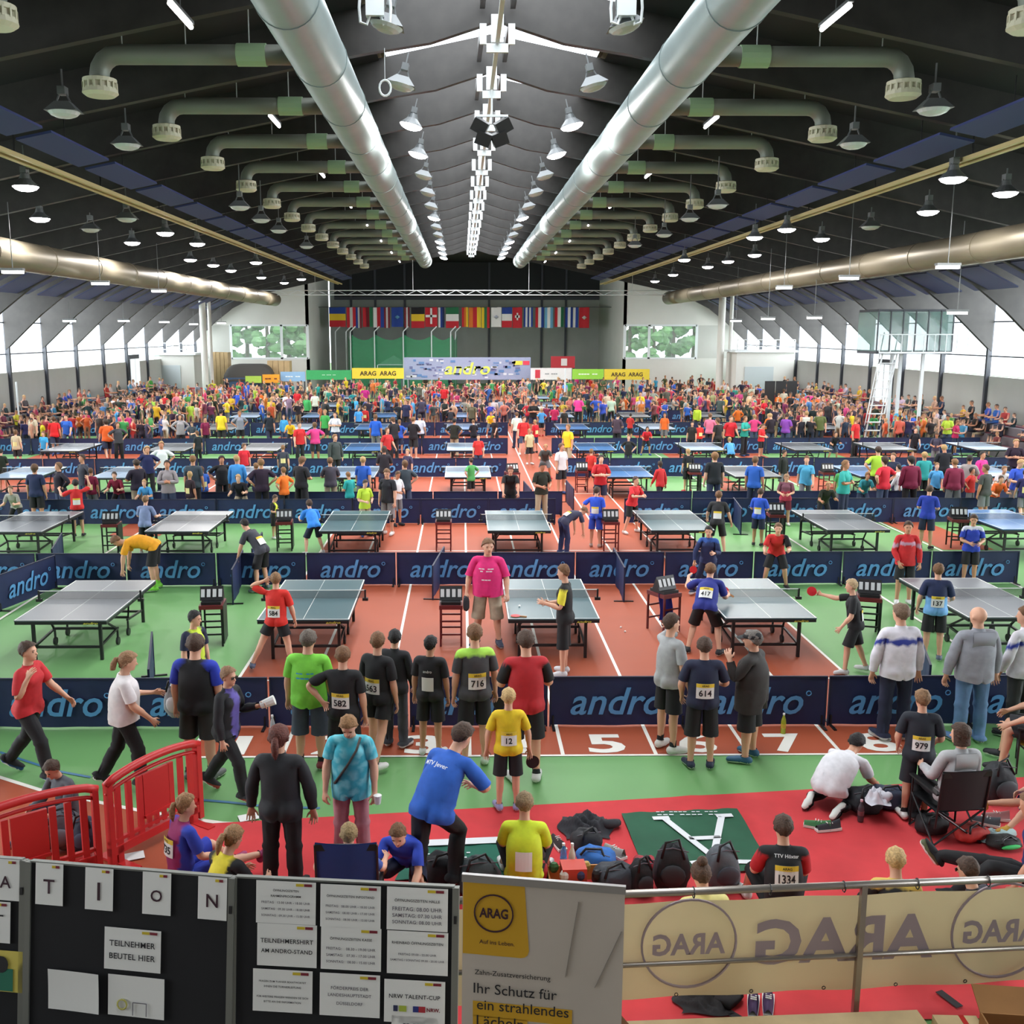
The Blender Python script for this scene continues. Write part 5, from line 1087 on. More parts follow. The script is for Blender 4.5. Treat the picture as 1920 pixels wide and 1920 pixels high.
# ---------------------------------------------------------------- red carpet, cloths lying on it
mt_carpet = mat('red_carpet', (206, 58, 62), .9, noise=.14, scale=2.2, bump=.25)
ca, cb, cc_, cd = G(330, 1550), G(2150, 1446), G(2150, 1908), G(330, 1935)
def _carp(u, v):
    a = ca + (cb - ca) * u; b = cd + (cc_ - cd) * u; p = b + (a - b) * v; w = .010 * max(0, math.sin(p[0] * 1.7 + p[1] * 3.1 + math.sin(p[0] * 2.3)) ** 7); return (p[0], p[1], .016 + w)
cp = build('red_carpet', MB().grid(_carp, 90, 40), mt_carpet, smooth=True); tag(cp, 'long red carpet runner laid on the floor in front of the railing', 'carpet')
for pp in (((1350, 1888), (1405, 1920)), ((1760, 1858), (1800, 1888))):
    a, b = G(*pp[0], .032), G(*pp[1], .032); tag(build('tape_strip', MB().bar(a, b, .07, .004), mat('black_tape', (40, 34, 36), .6)), 'black tape strip on the red carpet near %s' % ('the trainers' if pp[0][0] < 1500 else 'the olive shoes'), 'tape')
mt_flagg = mat('dark_green_flag_cloth', (34, 88, 62), .85, noise=.15, scale=3); mt_flagg2 = mat('bottle_green_banner', (30, 100, 80), .85, noise=.1, scale=3)
def floor_cloth(name, pts, m, label, cat, z=.035, amp=.012):
    P4 = [G(*p, z) for p in pts]; t = thing(name, label, cat, (0, 0, 0))
    def s(u, v): a = P4[0] + (P4[1] - P4[0]) * u; b = P4[3] + (P4[2] - P4[3]) * u; q = b + (a - b) * v; return (q[0], q[1], z + amp * math.sin(q[0] * 9 + q[1] * 4) ** 2)
    build('cloth', MB().grid(s, 24, 14), m, t, smooth=True)
    def at(u, v, dz=.018): q = s(u, v); return (q[0], q[1], z + amp + dz - .010)
    return t, at
t, at = floor_cloth('green_flag', [(1165, 1525), (1382, 1516), (1450, 1632), (1212, 1640)], mt_flagg, 'dark green club flag with white emblem spread on the red carpet', 'flag')
def strokes(t, at, segs, w, m=mt_wprint, name='emblem'):
    for (u0, v0), (u1, v1) in segs: a, b = Vector(at(u0, v0)), Vector(at(u1, v1)); build(name, MB().bar(a, b, w, .004), m, t)
strokes(t, at, [((.24, .86), (.38, .86)), ((.34, .84), (.58, .20)), ((.58, .20), (.82, .84)), ((.78, .86), (.92, .86)), ((.46, .50), (.72, .50)), ((.5, .14), (.95, .10)), ((.38, .12), (.5, .14))], .075)
for k, (v, s_) in enumerate(((.95, '--- -- ---- --'), (.90, '-- ---- ---'))):
    q = at(.55, v, .02); put('lettering', text_mesh(s_, w=.7, m=mt_wprint), t, q, rot=(math.pi / 2 + .0, 0, math.pi))
t, at = floor_cloth('club_banner', [(780, 1580), (950, 1572), (968, 1650), (740, 1650)], mt_flagg2, 'bottle green and white club banner on the carpet behind the bending man', 'banner')
strokes(t, at, [((.0, .93), (1, .93))], .13)
for k, (u, v, s_, w) in enumerate(((.35, .62, '--- -- ---- -', .55), (.35, .50, '-- ---- --', .5))): put('lettering', text_mesh(s_, w=w, bold=.02, m=mt_wprint), t, at(u, v, .02), rot=(-math.pi / 2, 0, .06))
# ---------------------------------------------------------------- red plastic crowd barriers
def crowd_barrier(p0, p1, label):
    a, b = Vector((p0[0], p0[1], 0)), Vector((p1[0], p1[1], 0)); L = (b - a).length; rz = math.atan2(b.y - a.y, b.x - a.x)
    t = thing('crowd_barrier', label, 'barrier', tuple((a + b) / 2), rz)
    arch = [(-L / 2 + L * i / 12, 0, .90 + .10 * math.sin(math.pi * i / 12) ** .6) for i in range(13)]
    build('top_rail', MB().tube(arch, .045, 8), mt_redpl, t, smooth=True); build('second_rail', MB().tube([(x, 0, z - .10) for x, y, z in arch], .022, 6), mt_redpl, t, smooth=True); build('bottom_rail', MB().box((0, 0, .17), (L, .07, .09)), mt_redpl, t); build('lower_rail', MB().box((0, 0, .27), (L, .04, .035)), mt_redpl, t)
    for s in (-1, 1): build('end_post', MB().box((s * (L / 2 - .03), 0, .48), (.06, .08, .88)), mt_redpl, t)
    n = 9
    for i in range(1, n):
        x = -L / 2 + L * i / n
        if abs(x) < .17: continue
        build('slat', MB().box((x, 0, .53), (.065, .035, .64)), mt_redpl, t)
    pnl = build('panel', MB().box((0, 0, .62), (.34, .04, .46)), mt_redpl, t); build('panel_lip', MB().box((0, -.03, .38), (.36, .03, .03)), mt_redpl, pnl)
    for i in range(3): build('slat', MB().box((-.1 + .1 * i, 0, .30), (.05, .03, .14)), mt_redpl, t)
    for s in (-1, 1): build('foot', MB().prism([(s * (L / 2 - .12) - .05, -.28, 0), (s * (L / 2 - .12) + .05, -.28, 0), (s * (L / 2 - .12) + .05, .28, 0), (s * (L / 2 - .12) - .05, .28, 0)], (0, 0, .03)).bar((s * (L / 2 - .12), 0, .02), (s * (L / 2 - .12), 0, .2), .07), mt_redpl, t)
    return t
pm = G(190, 1460, 1.0); pf = G(365, 1398, .95); pl = G(0, 1512, 1.0)
crowd_barrier((pm[0] + .02, pm[1] + .03), (pf[0], pf[1] + .15), 'red plastic crowd barrier ending at the man in black shorts')
dv = (pl - pm); crowd_barrier((pm[0] + dv[0] * 1.42 - .02, pm[1] + dv[1] * 1.42), (pm[0] - .04, pm[1] - .03), 'red plastic crowd barrier cut by the left picture edge')
# ---------------------------------------------------------------- boards with notices
def frame_plane(name, label, cat, pa, pb, z, H, lean):
    a, b = G(pa[0], pa[1], z), G(pb[0], pb[1], z); a[2] = b[2] = z; rz = math.atan2(b[1] - a[1], b[0] - a[0]); t = tag(put(name, None), label, cat)
    M = Matrix.Rotation(rz, 3, 'Z') @ Matrix.Rotation(-lean, 3, 'X'); base = Vector((a + b) / 2) - M @ Vector((0, 0, H)); t.location = base; t.rotation_euler = M.to_euler()
    def loc(px, py):
        d = Vector(ray(px, py)); n = M @ Vector((0, 1, 0)); o = Vector((0, 0, EYE)); k = (base - o).dot(n) / d.dot(n); q = M.transposed() @ (o + d * k - base); return q.x, q.z
    return t, float(np.linalg.norm(b - a)), loc
mt_board = mat('black_felt_board', (20, 20, 23), .9); mt_alu = mat('aluminium_post', (120, 122, 116), .45, .4); mt_dkred = mat('dark_red_print', (120, 30, 44), .7); mt_yelp = mat('mustard_print', (200, 176, 40), .7); mt_ink2 = mat('dark_wine_print', (52, 18, 34), .7); mt_greyink = mat('grey_print', (96, 92, 100), .7)
BZ = 1.73
def notice(t, loc, px, py, w, h, lines, label, ink=None, logo=True, curl=0.0):
    u, v = loc(px, py)
    s = tag(put('notice_sheet', None), label, 'paper'); s.location = t.matrix_world @ Vector((u, 0, v)) if 0 else (Matrix.Translation(t.location) @ t.rotation_euler.to_matrix().to_4x4()) @ Vector((u, -.034, v)); s.rotation_euler = t.rotation_euler
    build('sheet', MB().grid(lambda a, b: ((a - .5) * w, -curl * (a * a + b * b) * .5 - .001, (b - .5) * h), 6, 5), mt_paper, s, smooth=True)
    if logo:
        k = w * .13; zt = h * .5 - .022
        build('logo_print', MB().box((w * .5 - .03 - k * 1.5, -.004, zt), (k, .002, .018)), mt_yelp, s); build('logo_print', MB().box((w * .5 - .03 - k * .45, -.004, zt), (k, .002, .018)), mt_dkred, s)
    for tx, z, tw, mm in lines: put('lettering', text_mesh(tx, w=tw, bold=.012, m=mm, space=1.05), s, (0, -.006 - curl * .5, z))
    return s
bm, Lm, locm = frame_plane('notice_board', 'black notice board panel with four letter sheets, middle of the info stand', 'board', (62, 1615), (432, 1645), BZ, 1.73, .16)
br, Lr, locr = frame_plane('notice_board', 'black notice board panel crowded with white sheets, beside the roll-up banner', 'board', (446, 1644), (850, 1663), BZ, 1.73, .16)
bl, Ll, locl = frame_plane('notice_board', 'black notice board panel cut by the left edge with a yellow picture', 'board', (-330, 1586), (42, 1612), BZ, 1.73, .16)
for t, L_ in ((bm, Lm), (br, Lr), (bl, Ll)):
    build('board_panel', MB().box((0, 0, .98), (L_, .04, 1.50)), mt_board, t); build('top_edge', MB().box((0, 0, 1.735), (L_ + .02, .045, .012)), mt_alu, t)
    for s in (-1, 1): build('post', MB().box((s * (L_ / 2 + .02), -.01, .87), (.045, .05, 1.73)), mt_alu, t); build('foot', MB().box((s * (L_ / 2 + .02), .05, .02), (.05, .5, .04)), mt_alu, t)
    build('clip', MB().box((L_ / 2 + .02, -.04, 1.52), (.02, .012, .05)), mt_black_metal, t)
for c, px, py, t, lc in (('A', 16, 1646, bl, locl), ('T', 97.5, 1654.5, bm, locm), ('I', 190.5, 1663.6, bm, locm), ('O', 298, 1672, bm, locm), ('N', 402, 1681, bm, locm)):
    notice(t, lc, px, py, .21, .297, [(c, -.015, .085 if c != 'I' else .022, mt_ink2)], 'white letter sheet with a dark capital %s on the black board' % c)
notice(bm, locm, 252.8, 1777, .42, .297, [('TEILNEHMER', .04, .34, mt_ink), ('BEUTEL HIER', -.05, .34, mt_ink)], 'white sign sheet reading TEILNEHMER BEUTEL HIER')
notice(bm, locm, 144, 1853, .39, .29, [], 'blank curled white sheet at the bottom of the middle board', logo=False, curl=.03)
s = notice(bm, locm, 260, 1864, .42, .29, [], 'child pencil drawing on white paper beside the blank sheet', logo=False, curl=.01)
build('drawing_print', MB().tube([(-.1 + .035 * math.cos(a), -.012, -.06 + .035 * math.sin(a)) for a in np.linspace(0, 6.28, 12)], .006, 4), mat('olive_pencil', (178, 172, 90), .8), s); build('drawing_print', MB().bar((-.02, -.012, -.13), (-.02, -.012, -.04), .004).bar((-.02, -.012, -.04), (.08, -.012, -.04), .004).bar((.08, -.012, -.04), (.08, -.012, -.13), .004), mt_greyink, s)
notice(bl, locl, -12, 1724, .30, .297, [('--- --', .05, .2, mt_ink), ('.00 UHR', -.06, .14, mt_greyink)], 'white sheet below the letter A, cut by the picture edge')
s = notice(bl, locl, -4, 1815, .42, .297, [], 'yellow picture sheet with red and black round shapes at the left edge', logo=False)
s.children[0].data.materials.clear(); s.children[0].data.materials.append(mat('yellow_poster', (206, 190, 90), .7))
build('picture_print', MB().box((.06, -.006, -.06), (.16, .002, .16)), mat('green_poster', (34, 108, 84), .7), s)
for x, z, mm, nm in ((.05, .05, mt_ink, 'k'), (-.08, .05, mt_rubber_r, 'r')): build('picture_print', MB().prism([(x + .055 * math.cos(a), -.010, z + .06 * math.sin(a)) for a in np.linspace(0, 6.28, 16)[:-1]], (0, .002, 0)), mm, s)
I, Gy = mt_ink, mt_greyink
def hours(a, rows): return a + [(r, .0 - .045 * i, .34, Gy) for i, r in enumerate(rows)]
NT = [(538.6, 1688.6, hours([('ÖFFNUNGSZEITEN', .085, .18, I), ('RAHMENPROGRAMM', .045, .21, I)], ['FREITAG   13.00 UHR - 18.00 UHR', 'SAMSTAG   09.30 UHR - 18.00 UHR', 'SONNTAG   09.30 UHR - 15.00 UHR']), 'white opening hours sheet, top row first on the crowded board'),
      (659, 1695.8, hours([('ÖFFNUNGSZEITEN INFOSTAND', .07, .33, I)], ['FREITAG   08.00 UHR - 18.00 UHR', 'SAMSTAG   08.00 UHR - 17.00 UHR', 'SONNTAG   08.00 UHR - 12.00 UHR']), 'white opening hours sheet, top row centre of the crowded board'),
      (783.7, 1701, hours([('ÖFFNUNGSZEITEN HALLE', .06, .31, I)], ['FREITAG: 08.00 UHR', 'SAMSTAG: 07.30 UHR', 'SONNTAG: 08.00 UHR']), 'white opening hours sheet for the hall, top row next to the roll-up banner'),
      (540.5, 1768.4, [('TEILNEHMERSHIRT', .03, .37, I), ('AM ANDRO-STAND', -.04, .36, I)], 'white sign sheet reading TEILNEHMERSHIRT in large capitals'),
      (660, 1775, hours([('ÖFFNUNGSZEITEN KASSE', .07, .29, I)], ['FREITAG:    08.30 - 19.00 UHR', 'SAMSTAG:   07.30 - 17.00 UHR', 'SONNTAG:   08.00 - 15.00 UHR']), 'white opening hours sheet, centre of the crowded board'),
      (784, 1782.8, [('RHEINBAD ÖFFNUNGSZEITEN', .07, .35, I), ('FREITAG 09.00 - 22.00 UHR', -.01, .26, Gy), ('SAMSTAG / SONNTAG 09.00 - 20.00 UHR', -.05, .37, Gy)], 'white pool opening hours sheet, second row next to the roll-up banner'),
      (532.4, 1853.5, [('FRAGEN ZUM TURNIER BEANTWORTET', .065, .33, I), ('IHNEN DIE TURNIERLEITUNG', .03, .26, I), ('FÜR WEITERE FRAGEN WENDEN SIE SICH', -.04, .36, I), ('BITTE AN DIE INFORMATION', -.075, .26, I)], 'white sheet with four small lines, bottom row first on the crowded board'),
      (657.7, 1861.4, [('FÖRDERPREIS DER', .05, .26, Gy), ('LANDESHAUPTSTADT', -.0, .30, Gy), ('DÜSSELDORF', -.055, .18, Gy)], 'white sheet reading FÖRDERPREIS DER LANDESHAUPTSTADT'),
      (778.6, 1873.6, [('NRW TALENT-CUP', .035, .35, I)], 'white sheet reading NRW TALENT-CUP above coloured logos')]
for px, py, ln, lab in NT: s = notice(br, locr, px, py, .418, .294, ln, lab)
for x, w, c in ((-.13, .03, (40, 44, 80)), (-.08, .05, (160, 176, 60)), (.01, .04, (40, 50, 120)), (.05, .05, (170, 40, 50))): build('logo_print', MB().box((x, -.004, -.05), (w, .002, .04)), mat('logo_%d_%d_%d' % c, c, .7), s)
put('lettering', text_mesh('NRW.', w=.09, bold=.03, m=mt_dkred), s, (.13, -.006, -.05))
notice(br, locr, 779, 1915, .32, .10, [('-- ----', .0, .16, mt_greyink)], 'narrow pale strip taped below the talent cup sheet', logo=False)
# ---------------------------------------------------------------- roll-up banner
RZ = 2.03
t, Lb, loc = frame_plane('roll_up_banner', 'grey and yellow roll-up banner with insurance advertising', 'banner', (868, 1643), (1172, 1667), RZ, 2.0, .06)
mt_rsheet = mat('grey_banner_print', (186, 176, 164), .6, noise=.10, scale=1.3); mt_ryel = mat('golden_yellow_print', (196, 150, 22), .6)
build('sheet', MB().box((0, 0, 1.03), (Lb, .012, 1.93)), mt_rsheet, t); build('top_rail', MB().box((0, 0, 1.995), (Lb + .01, .03, .05)), mat('silver_rail', (150, 148, 146), .35, .6), t); build('base_case', MB().box((0, 0, .05), (Lb + .04, .2, .10)), mat('silver_rail'), t); build('back_pole', MB().tube([(0, .04, .1), (0, .04, 1.98)], .012, 6), mat('silver_rail'), t)
def rp(px, py, dy=-.010): u, v = loc(px, py); return (u, dy, v)
x0, z0_ = loc(869, 1652); x1, z1_ = loc(984, 1655); _, zb_ = loc(930, 1791); rr = .05; xb = loc(992, 1780)[0]
pts = [(x0, -.009, z0_), (x0, -.009, zb_)] + [(xb - rr + rr * math.sin(a), -.009, zb_ + rr - rr * math.cos(a)) for a in (0, .5, 1.0, 1.57)] + [(x1, -.009, z0_)]
build('colour_print', MB().prism(pts, (0, .003, 0)), mt_ryel, t)
cx_, _, cz_ = rp(926, 1711); rad = abs(rp(962, 1711)[0] - cx_)
build('emblem', MB().tube([(cx_ + rad * math.cos(a), -.011, cz_ + rad * math.sin(a)) for a in np.linspace(0, 2 * math.pi, 33)], .006, 4), mt_ink2, t)
put('lettering', text_mesh('ARAG', w=rad * 1.5, h=rad * .55, bold=.03, m=mt_ink2), t, (cx_, -.012, cz_))
for s_, px, py, wp, mm in (('Auf ins Leben.', 932, 1766, 66, mt_ink2), ('Zahn-Zusatzversicherung', 961, 1828, 142, mt_ink), ('Ihr Schutz für', 966, 1857, 156, mt_ink), ('ein strahlendes', 980, 1889, 172, mt_ink), ('Lächeln', 938, 1915, 88, mt_ink)):
    if s_ in ('ein strahlendes', 'Lächeln'):
        a, b = rp(px - wp / 2 - 7, py), rp(px + wp / 2 + 7, py); build('highlight_print', MB().box(((a[0] + b[0]) / 2, -.009, a[2]), (b[0] - a[0], .003, .105)), mt_ryel, t)
    put('lettering', text_mesh(s_, w=abs(rp(px + wp / 2, py)[0] - rp(px - wp / 2, py)[0]), bold=.005, m=mm), t, rp(px, py, -.012))
mt_pskin = mat('printed_skin', (150, 104, 70), .6); mt_pshade = mat('printed_fold', (120, 114, 106), .6)
for pa, pb, w in (((1098, 1872), (1140, 1935), .045), ((1122, 1862), (1175, 1925), .045)): a, b = rp(*pa), rp(*pb); build('hand_print', MB().tube([a, ((a[0] + b[0]) / 2, a[1], (a[2] + b[2]) / 2), b], [w * .3, w * .5, w * .55], 8), mt_pskin, t).scale = (1, .15, 1)
for pa, pb in (((1165, 1745), (1115, 1850)), ((1085, 1690), (1060, 1830))): a, b = rp(*pa), rp(*pb); build('fold_print', MB().bar(a, b, .012, .002), mt_pshade, t)
# ---------------------------------------------------------------- railing with mesh banner seen from its back
ra, rb = G(1175, 1676, 1.14), G(1920, 1647, 1.14); rz = math.atan2(rb[1] - ra[1], rb[0] - ra[0]); ux = Vector((math.cos(rz), math.sin(rz), 0))
mt_rail = mat('brushed_rail', (150, 142, 134), .3, .7)
t = thing('railing', 'metal tube railing along the red carpet', 'railing', tuple(ra * np.array((1, 1, 0))), rz); RLEN0, RLEN1 = -2.4, 4.4
Mr = Matrix.Rotation(rz, 3, 'Z'); base = Vector((ra[0], ra[1], 0))
def rl(px, py): d = Vector(ray(px, py)); n = Mr @ Vector((0, 1, 0)); o = Vector((0, 0, EYE)); k = (base - o).dot(n) / d.dot(n); q = Mr.transposed() @ (o + d * k - base); return q.x, q.z
build('top_rail', MB().tube([(RLEN0, 0, 1.14), (RLEN1, 0, 1.14)], .030, 12), mt_rail, t, smooth=True)
zm = rl(1400, 1800)[1]; build('middle_rail', MB().tube([(RLEN0, 0, zm), (RLEN1, 0, zm)], .020, 10), mt_rail, t, smooth=True)
xp = rl(1610, 1780)[0]
for x in (xp, xp - 2.0, xp - 4.0, xp + 2.0): build('post', MB().box((x, -.012, .57), (.045, .045, 1.14)), mt_rail, t)
zt, zb = rl(1400, 1690)[1], rl(1400, 1868)[1]
mt_mesh = mat('cream_mesh_fabric', (208, 194, 152), .8, noise=.10, scale=1.6); mt_mprint = mat('faded_mauve_print', (158, 142, 146), .8)
_n = mt_mesh.node_tree; _p = _n.nodes['Principled BSDF']; _tr = _n.nodes.new('ShaderNodeBsdfTranslucent'); _tr.inputs[0].default_value = lin((214, 202, 158)); _ms = _n.nodes.new('ShaderNodeMixShader'); _ms.inputs[0].default_value = .30
_n.links.new(_p.outputs[0], _ms.inputs[1]); _n.links.new(_tr.outputs[0], _ms.inputs[2]); _n.links.new(_ms.outputs[0], _n.nodes['Material Output'].inputs[0])
bt = thing('mesh_banner', 'cream mesh sponsor banner seen mirrored from behind, tied to the railing', 'banner', tuple(base), rz); bx0, bx1 = -1.6, 4.3
build('fabric', MB().grid(lambda u, v: (bx0 + (bx1 - bx0) * u, .035 + .012 * math.sin(u * 40), zb + (zt - zb) * v), 60, 6), mt_mesh, bt, smooth=True)
def ring(px, py, rp_): u, z = rl(px, py); r = abs(rl(px + rp_, py)[0] - u); build('emblem', MB().tube([(u + r * math.cos(a), .018, z + r * math.sin(a)) for a in np.linspace(0, 2 * math.pi, 41)], .011, 4), mt_mprint, bt); put('lettering', text_mesh('ARAG', w=r * 1.55, h=r * .5, bold=.03, m=mt_mprint, mirror=True), bt, (u, .012, z)); return r
ring(1293, 1772, 88); ring(1880, 1747, 92)
u0, z0 = rl(1418, 1765); u1, _ = rl(1752, 1765); put('lettering', text_mesh('ARAG', w=u1 - u0, h=.40, bold=.03, m=mt_mprint, mirror=True), bt, ((u0 + u1) / 2, .012, rl(1590, 1762)[1]))
for px in (1300, 1443, 1581, 1718, 1850): u = rl(px, 1680)[0]; build('cable_tie', MB().tube([(u + .0, .034 * math.cos(a), 1.13 + .045 * math.sin(a)) for a in np.linspace(0, 6.28, 10)], .005, 4), mt_black_metal, bt); build('eyelet', MB().tube([(u - .1 + .014 * math.cos(a), .02, zb + .03 + .014 * math.sin(a)) for a in np.linspace(0, 6.28, 9)], .004, 4), mt_black_metal, bt)
# low wooden staging and a cardboard box at the lower right corner
mt_wood = mat('pale_pine_boards', (214, 190, 144), .6, noise=.12, scale=5)
a, b = G(1180, 1914, .10), G(1720, 1893, .10); rzw = math.atan2(b[1] - a[1], b[0] - a[0]); Lw = float(np.linalg.norm(b - a)) + .5
t = thing('wooden_staging', 'low pale wooden staging boards under the railing', 'platform', (a[0], a[1], 0), rzw)
for k in range(4): build('plank', MB().box((Lw / 2 - .5, -.09 - .2 * k, .05), (Lw, .19, .09)), mt_wood, t)
p = G(1838, 1895, .30); t = thing('cardboard_box', 'open brown cardboard box at the bottom picture corner', 'box', (p[0], p[1], 0), -.12); mt_cbox = mat('brown_cardboard', (150, 104, 56), .8, noise=.1, scale=4)
for c, d in (((.35, -.02, .15), (.7, .012, .3)), ((.35, -.45, .15), (.7, .012, .3)), ((0, -.235, .15), (.012, .45, .3)), ((.7, -.235, .15), (.012, .45, .3)), ((.35, -.235, .01), (.7, .45, .012))): build('box_wall', MB().box(c, d), mt_cbox, t)
build('flap', MB().box((.35, .1, .33), (.7, .24, .010), rx=.45), mt_cbox, t)
p = G(1790, 1905, .12); t = thing('carton', 'pale carton with a red tape strip beside the open box', 'box', (p[0], p[1], 0), -.05); build('carton_body', MB().box((0, -.12, .06), (.34, .26, .12)), mt_wood, t); build('tape', MB().box((.05, -.12, .122), (.04, .26, .003)), mt_redpl, t)
# ---------------------------------------------------------------- bags, shoes, bottles
def bag(px, py, w, d, h, col, label, rz=0.0, z=.03, strap=True, acc=None, name='sports_bag', sq=.62, loc=None):
    p = G(px, py, z) if loc is None else loc; r_ = random.Random(int(px * 7 + py)); t = thing(name, label, 'bag', (p[0], p[1], z), rz); m = mat('bag_%d_%d_%d' % col, col, .7, noise=.2, scale=9, bump=.5)
    def sgn(v): return math.copysign(abs(v) ** sq, v)
    ph = [r_.uniform(0, 6) for _ in range(4)]
    def f(dv): return 1
    b = MB(); nu, nv = 16, 10; k = 0
    for j in range(nv + 1):
        tt = math.pi * j / nv
        for i in range(nu):
            a = 2 * math.pi * i / nu; dx, dy, dz = sgn(math.sin(tt)) * sgn(math.cos(a)), sgn(math.sin(tt)) * sgn(math.sin(a)), sgn(math.cos(tt)); q = 1 + .09 * math.sin(3 * a + ph[0]) * math.sin(3 * tt + ph[1]) + .06 * math.sin(5 * a + ph[2] + 2 * tt); zz = .5 * (1 + dz * q); tp = 1 - (.38 * zz * zz if h > .3 else .12 * zz); b.v.append((w / 2 * dx * q * tp, d / 2 * dy * q * tp, h * zz))
    for j in range(nv):
        for i in range(nu): b.f.append((j * nu + i, (j + 1) * nu + i, (j + 1) * nu + (i + 1) % nu, j * nu + (i + 1) % nu))
    build('bag_body', b, m, t, smooth=True)
    if strap: build('strap', MB().tube([(-w * .3, -d * .45, h * .8), (-w * .2, -d * .3, h * 1.12), (w * .15, -d * .1, h * 1.15), (w * .3, -d * .3, h * .75)], .014, 6), mt_black_metal, t, smooth=True)
    acc = acc or (tuple(min(255, c + 16) for c in col) if h > .3 and strap else None)
    if acc: build('pocket', MB().blob((0, -d * .48, h * .42), (w * .33, .03, h * .25), 12, 6), mat('acc_%d_%d_%d' % acc, acc, .7), t, smooth=True)
    build('zip', MB().tube([(-w * .4, -d * .2, h * .9), (0, -d * .24, h * .985), (w * .4, -d * .2, h * .9)], .006, 4), mt_greyink, t)
    return t
KB = (30, 30, 34)
for a in ((835, 1650, .45, .32, .28, KB, 'black sports bag left of the striped bag', .1), (895, 1668, .48, .36, .34, (64, 74, 76), 'grey-green sports bag with white end below the bending man', .2, (214, 204, 196)), (1002, 1668, .26, .22, .55, (50, 28, 32), 'slim black and red racket bag leaning beside the yellow shirt boy', .5, (178, 40, 46)), (1100, 1592, .34, .26, .22, (38, 38, 42), 'black boxy bag beside the blue bag', .3), (1118, 1622, .42, .30, .18, (44, 110, 190), 'bright blue soft bag in the pile', -.5), (1150, 1668, .42, .34, .26, (58, 62, 70), 'dark grey holdall in the bag pile', .1), (1200, 1672, 26 / 100, .24, .34, (24, 24, 28), 'black upright rucksack next to the grey holdall', .3), (1258, 1664, .38, .26, .46, (34, 36, 40), 'large black rucksack standing on the green flag edge', -.1), (1352, 1660, .38, .30, .42, (92, 98, 104), 'grey and black rucksack beside the hair bun girl', .2, (60, 62, 70)), (1208, 1628, .25, .2, .12, (170, 44, 56), 'small red pouch with black strap on the carpet', .0),
          (1618, 1520, .42, .32, .28, (30, 34, 40), 'black open sports bag before the kneeling person', .2), (1668, 1512, .46, .30, .24, (42, 52, 74), 'navy sports bag beside the black open one', -.2), (1745, 1560, .34, .26, .20, (30, 30, 33), 'black small bag at the feet of the boy with bib', .1), (1868, 1500, .44, .32, .46, (44, 46, 50), 'big black shiny rucksack right of the black camp chair', .2), (1818, 1572, .40, .26, .16, (196, 58, 52), 'red plastic shopping bag on the carpet at the right edge', .3), (1880, 1585, .36, .26, .10, (36, 38, 36), 'flat black bag with green print near the right edge', .2, (60, 190, 100)), (118, 1588, .34, .26, .40, (92, 98, 106), 'grey rucksack behind the red crowd barrier', .2), (62, 1600, .3, .24, .34, (60, 62, 66), 'dark rucksack behind the barrier by the left edge', -.2), (160, 1592, .28, .24, .36, (46, 54, 74), 'navy rucksack behind the red barrier end', .1)):
    bag(a[0], a[1], a[2], a[3], a[4], a[5], a[6], a[7] if len(a) > 7 else 0, acc=a[8] if len(a) > 8 else None)
def cloth_heap(px, py, w, d, h, col, label, name='jacket', z=.03):
    p = G(px, py, z); r_ = random.Random(int(px + py)); t = thing(name, label, 'clothes', (p[0], p[1], z)); ph = [r_.uniform(0, 6) for _ in range(6)]
    def s(u, v): x, y = (u - .5), (v - .5); r = math.hypot(x, y) * 2; e = max(0, 1 - r ** 3); return (x * w * (1 + .15 * math.sin(7 * v + ph[0])), y * d * (1 + .15 * math.sin(6 * u + ph[1])), h * e * (.55 + .3 * math.sin(13 * u + ph[2]) * math.sin(11 * v + ph[3]) + .2 * math.sin(23 * (u + v) + ph[4])) + .004)
    build('cloth', MB().grid(s, 26, 20), mat('heap_%d_%d_%d' % col, col, .75), t, smooth=True); build('sleeve', MB().tube([(w * .2, 0, h * .4), (w * .4, -.05, h * .3), (w * .58, 0, .05), (w * .68, .06, .03)], [.06, .06, .05, .04], 8), mat('heap_%d_%d_%d' % col), t, smooth=True)
cloth_heap(1098, 1552, .55, .45, .20, (36, 36, 42), 'crumpled black jacket thrown on the red carpet above the bag pile'); cloth_heap(1642, 1500, .24, .28, .16, (206, 204, 212), 'white towel lying on the black open bag', 'towel', .26); cloth_heap(1862, 1570, .35, .25, .10, (176, 200, 200), 'pale towel beside the red shopping bag', 'towel'); cloth_heap(1320, 1880, .45, .3, .10, (34, 30, 32), 'black and red bundle under the mesh banner')
def shoe(px, py, col, label, rz=0.0, sole=(226, 226, 220), z=.03, s=1.0):
    p = G(px, py, z); t = thing('trainer', label, 'shoe', (p[0], p[1], z), rz)
    b = MB().grid(lambda u, v: ((v - .5) * .10 * (1 - .3 * u * u) * (1 - .25 * (1 - u) ** 4), (u - .5) * .28, .025 + math.sin(v * math.pi) * (.075 - .03 * u + .02 * (1 - u) ** 3)), 10, 8); build('upper', b, mat('shoe_%d_%d_%d' % col, col, .7), t, smooth=True)
    build('sole', MB().prism([(.05 * (1 - .3 * ((i / 8)) ** 2), (i / 8 - .5) * .29, 0) for i in range(9)] + [(-.05 * (1 - .3 * ((i / 8)) ** 2), (i / 8 - .5) * .29, 0) for i in range(8, -1, -1)], (0, 0, .028)), mat('sole_%d_%d_%d' % sole, sole, .7), t)
    for k in range(3): build('lace', MB().bar((-.025, .02 - .03 * k, .093 - .004 * k), (.025, .02 - .03 * k, .093 - .004 * k), .008), mat('sole_%d_%d_%d' % sole), t)
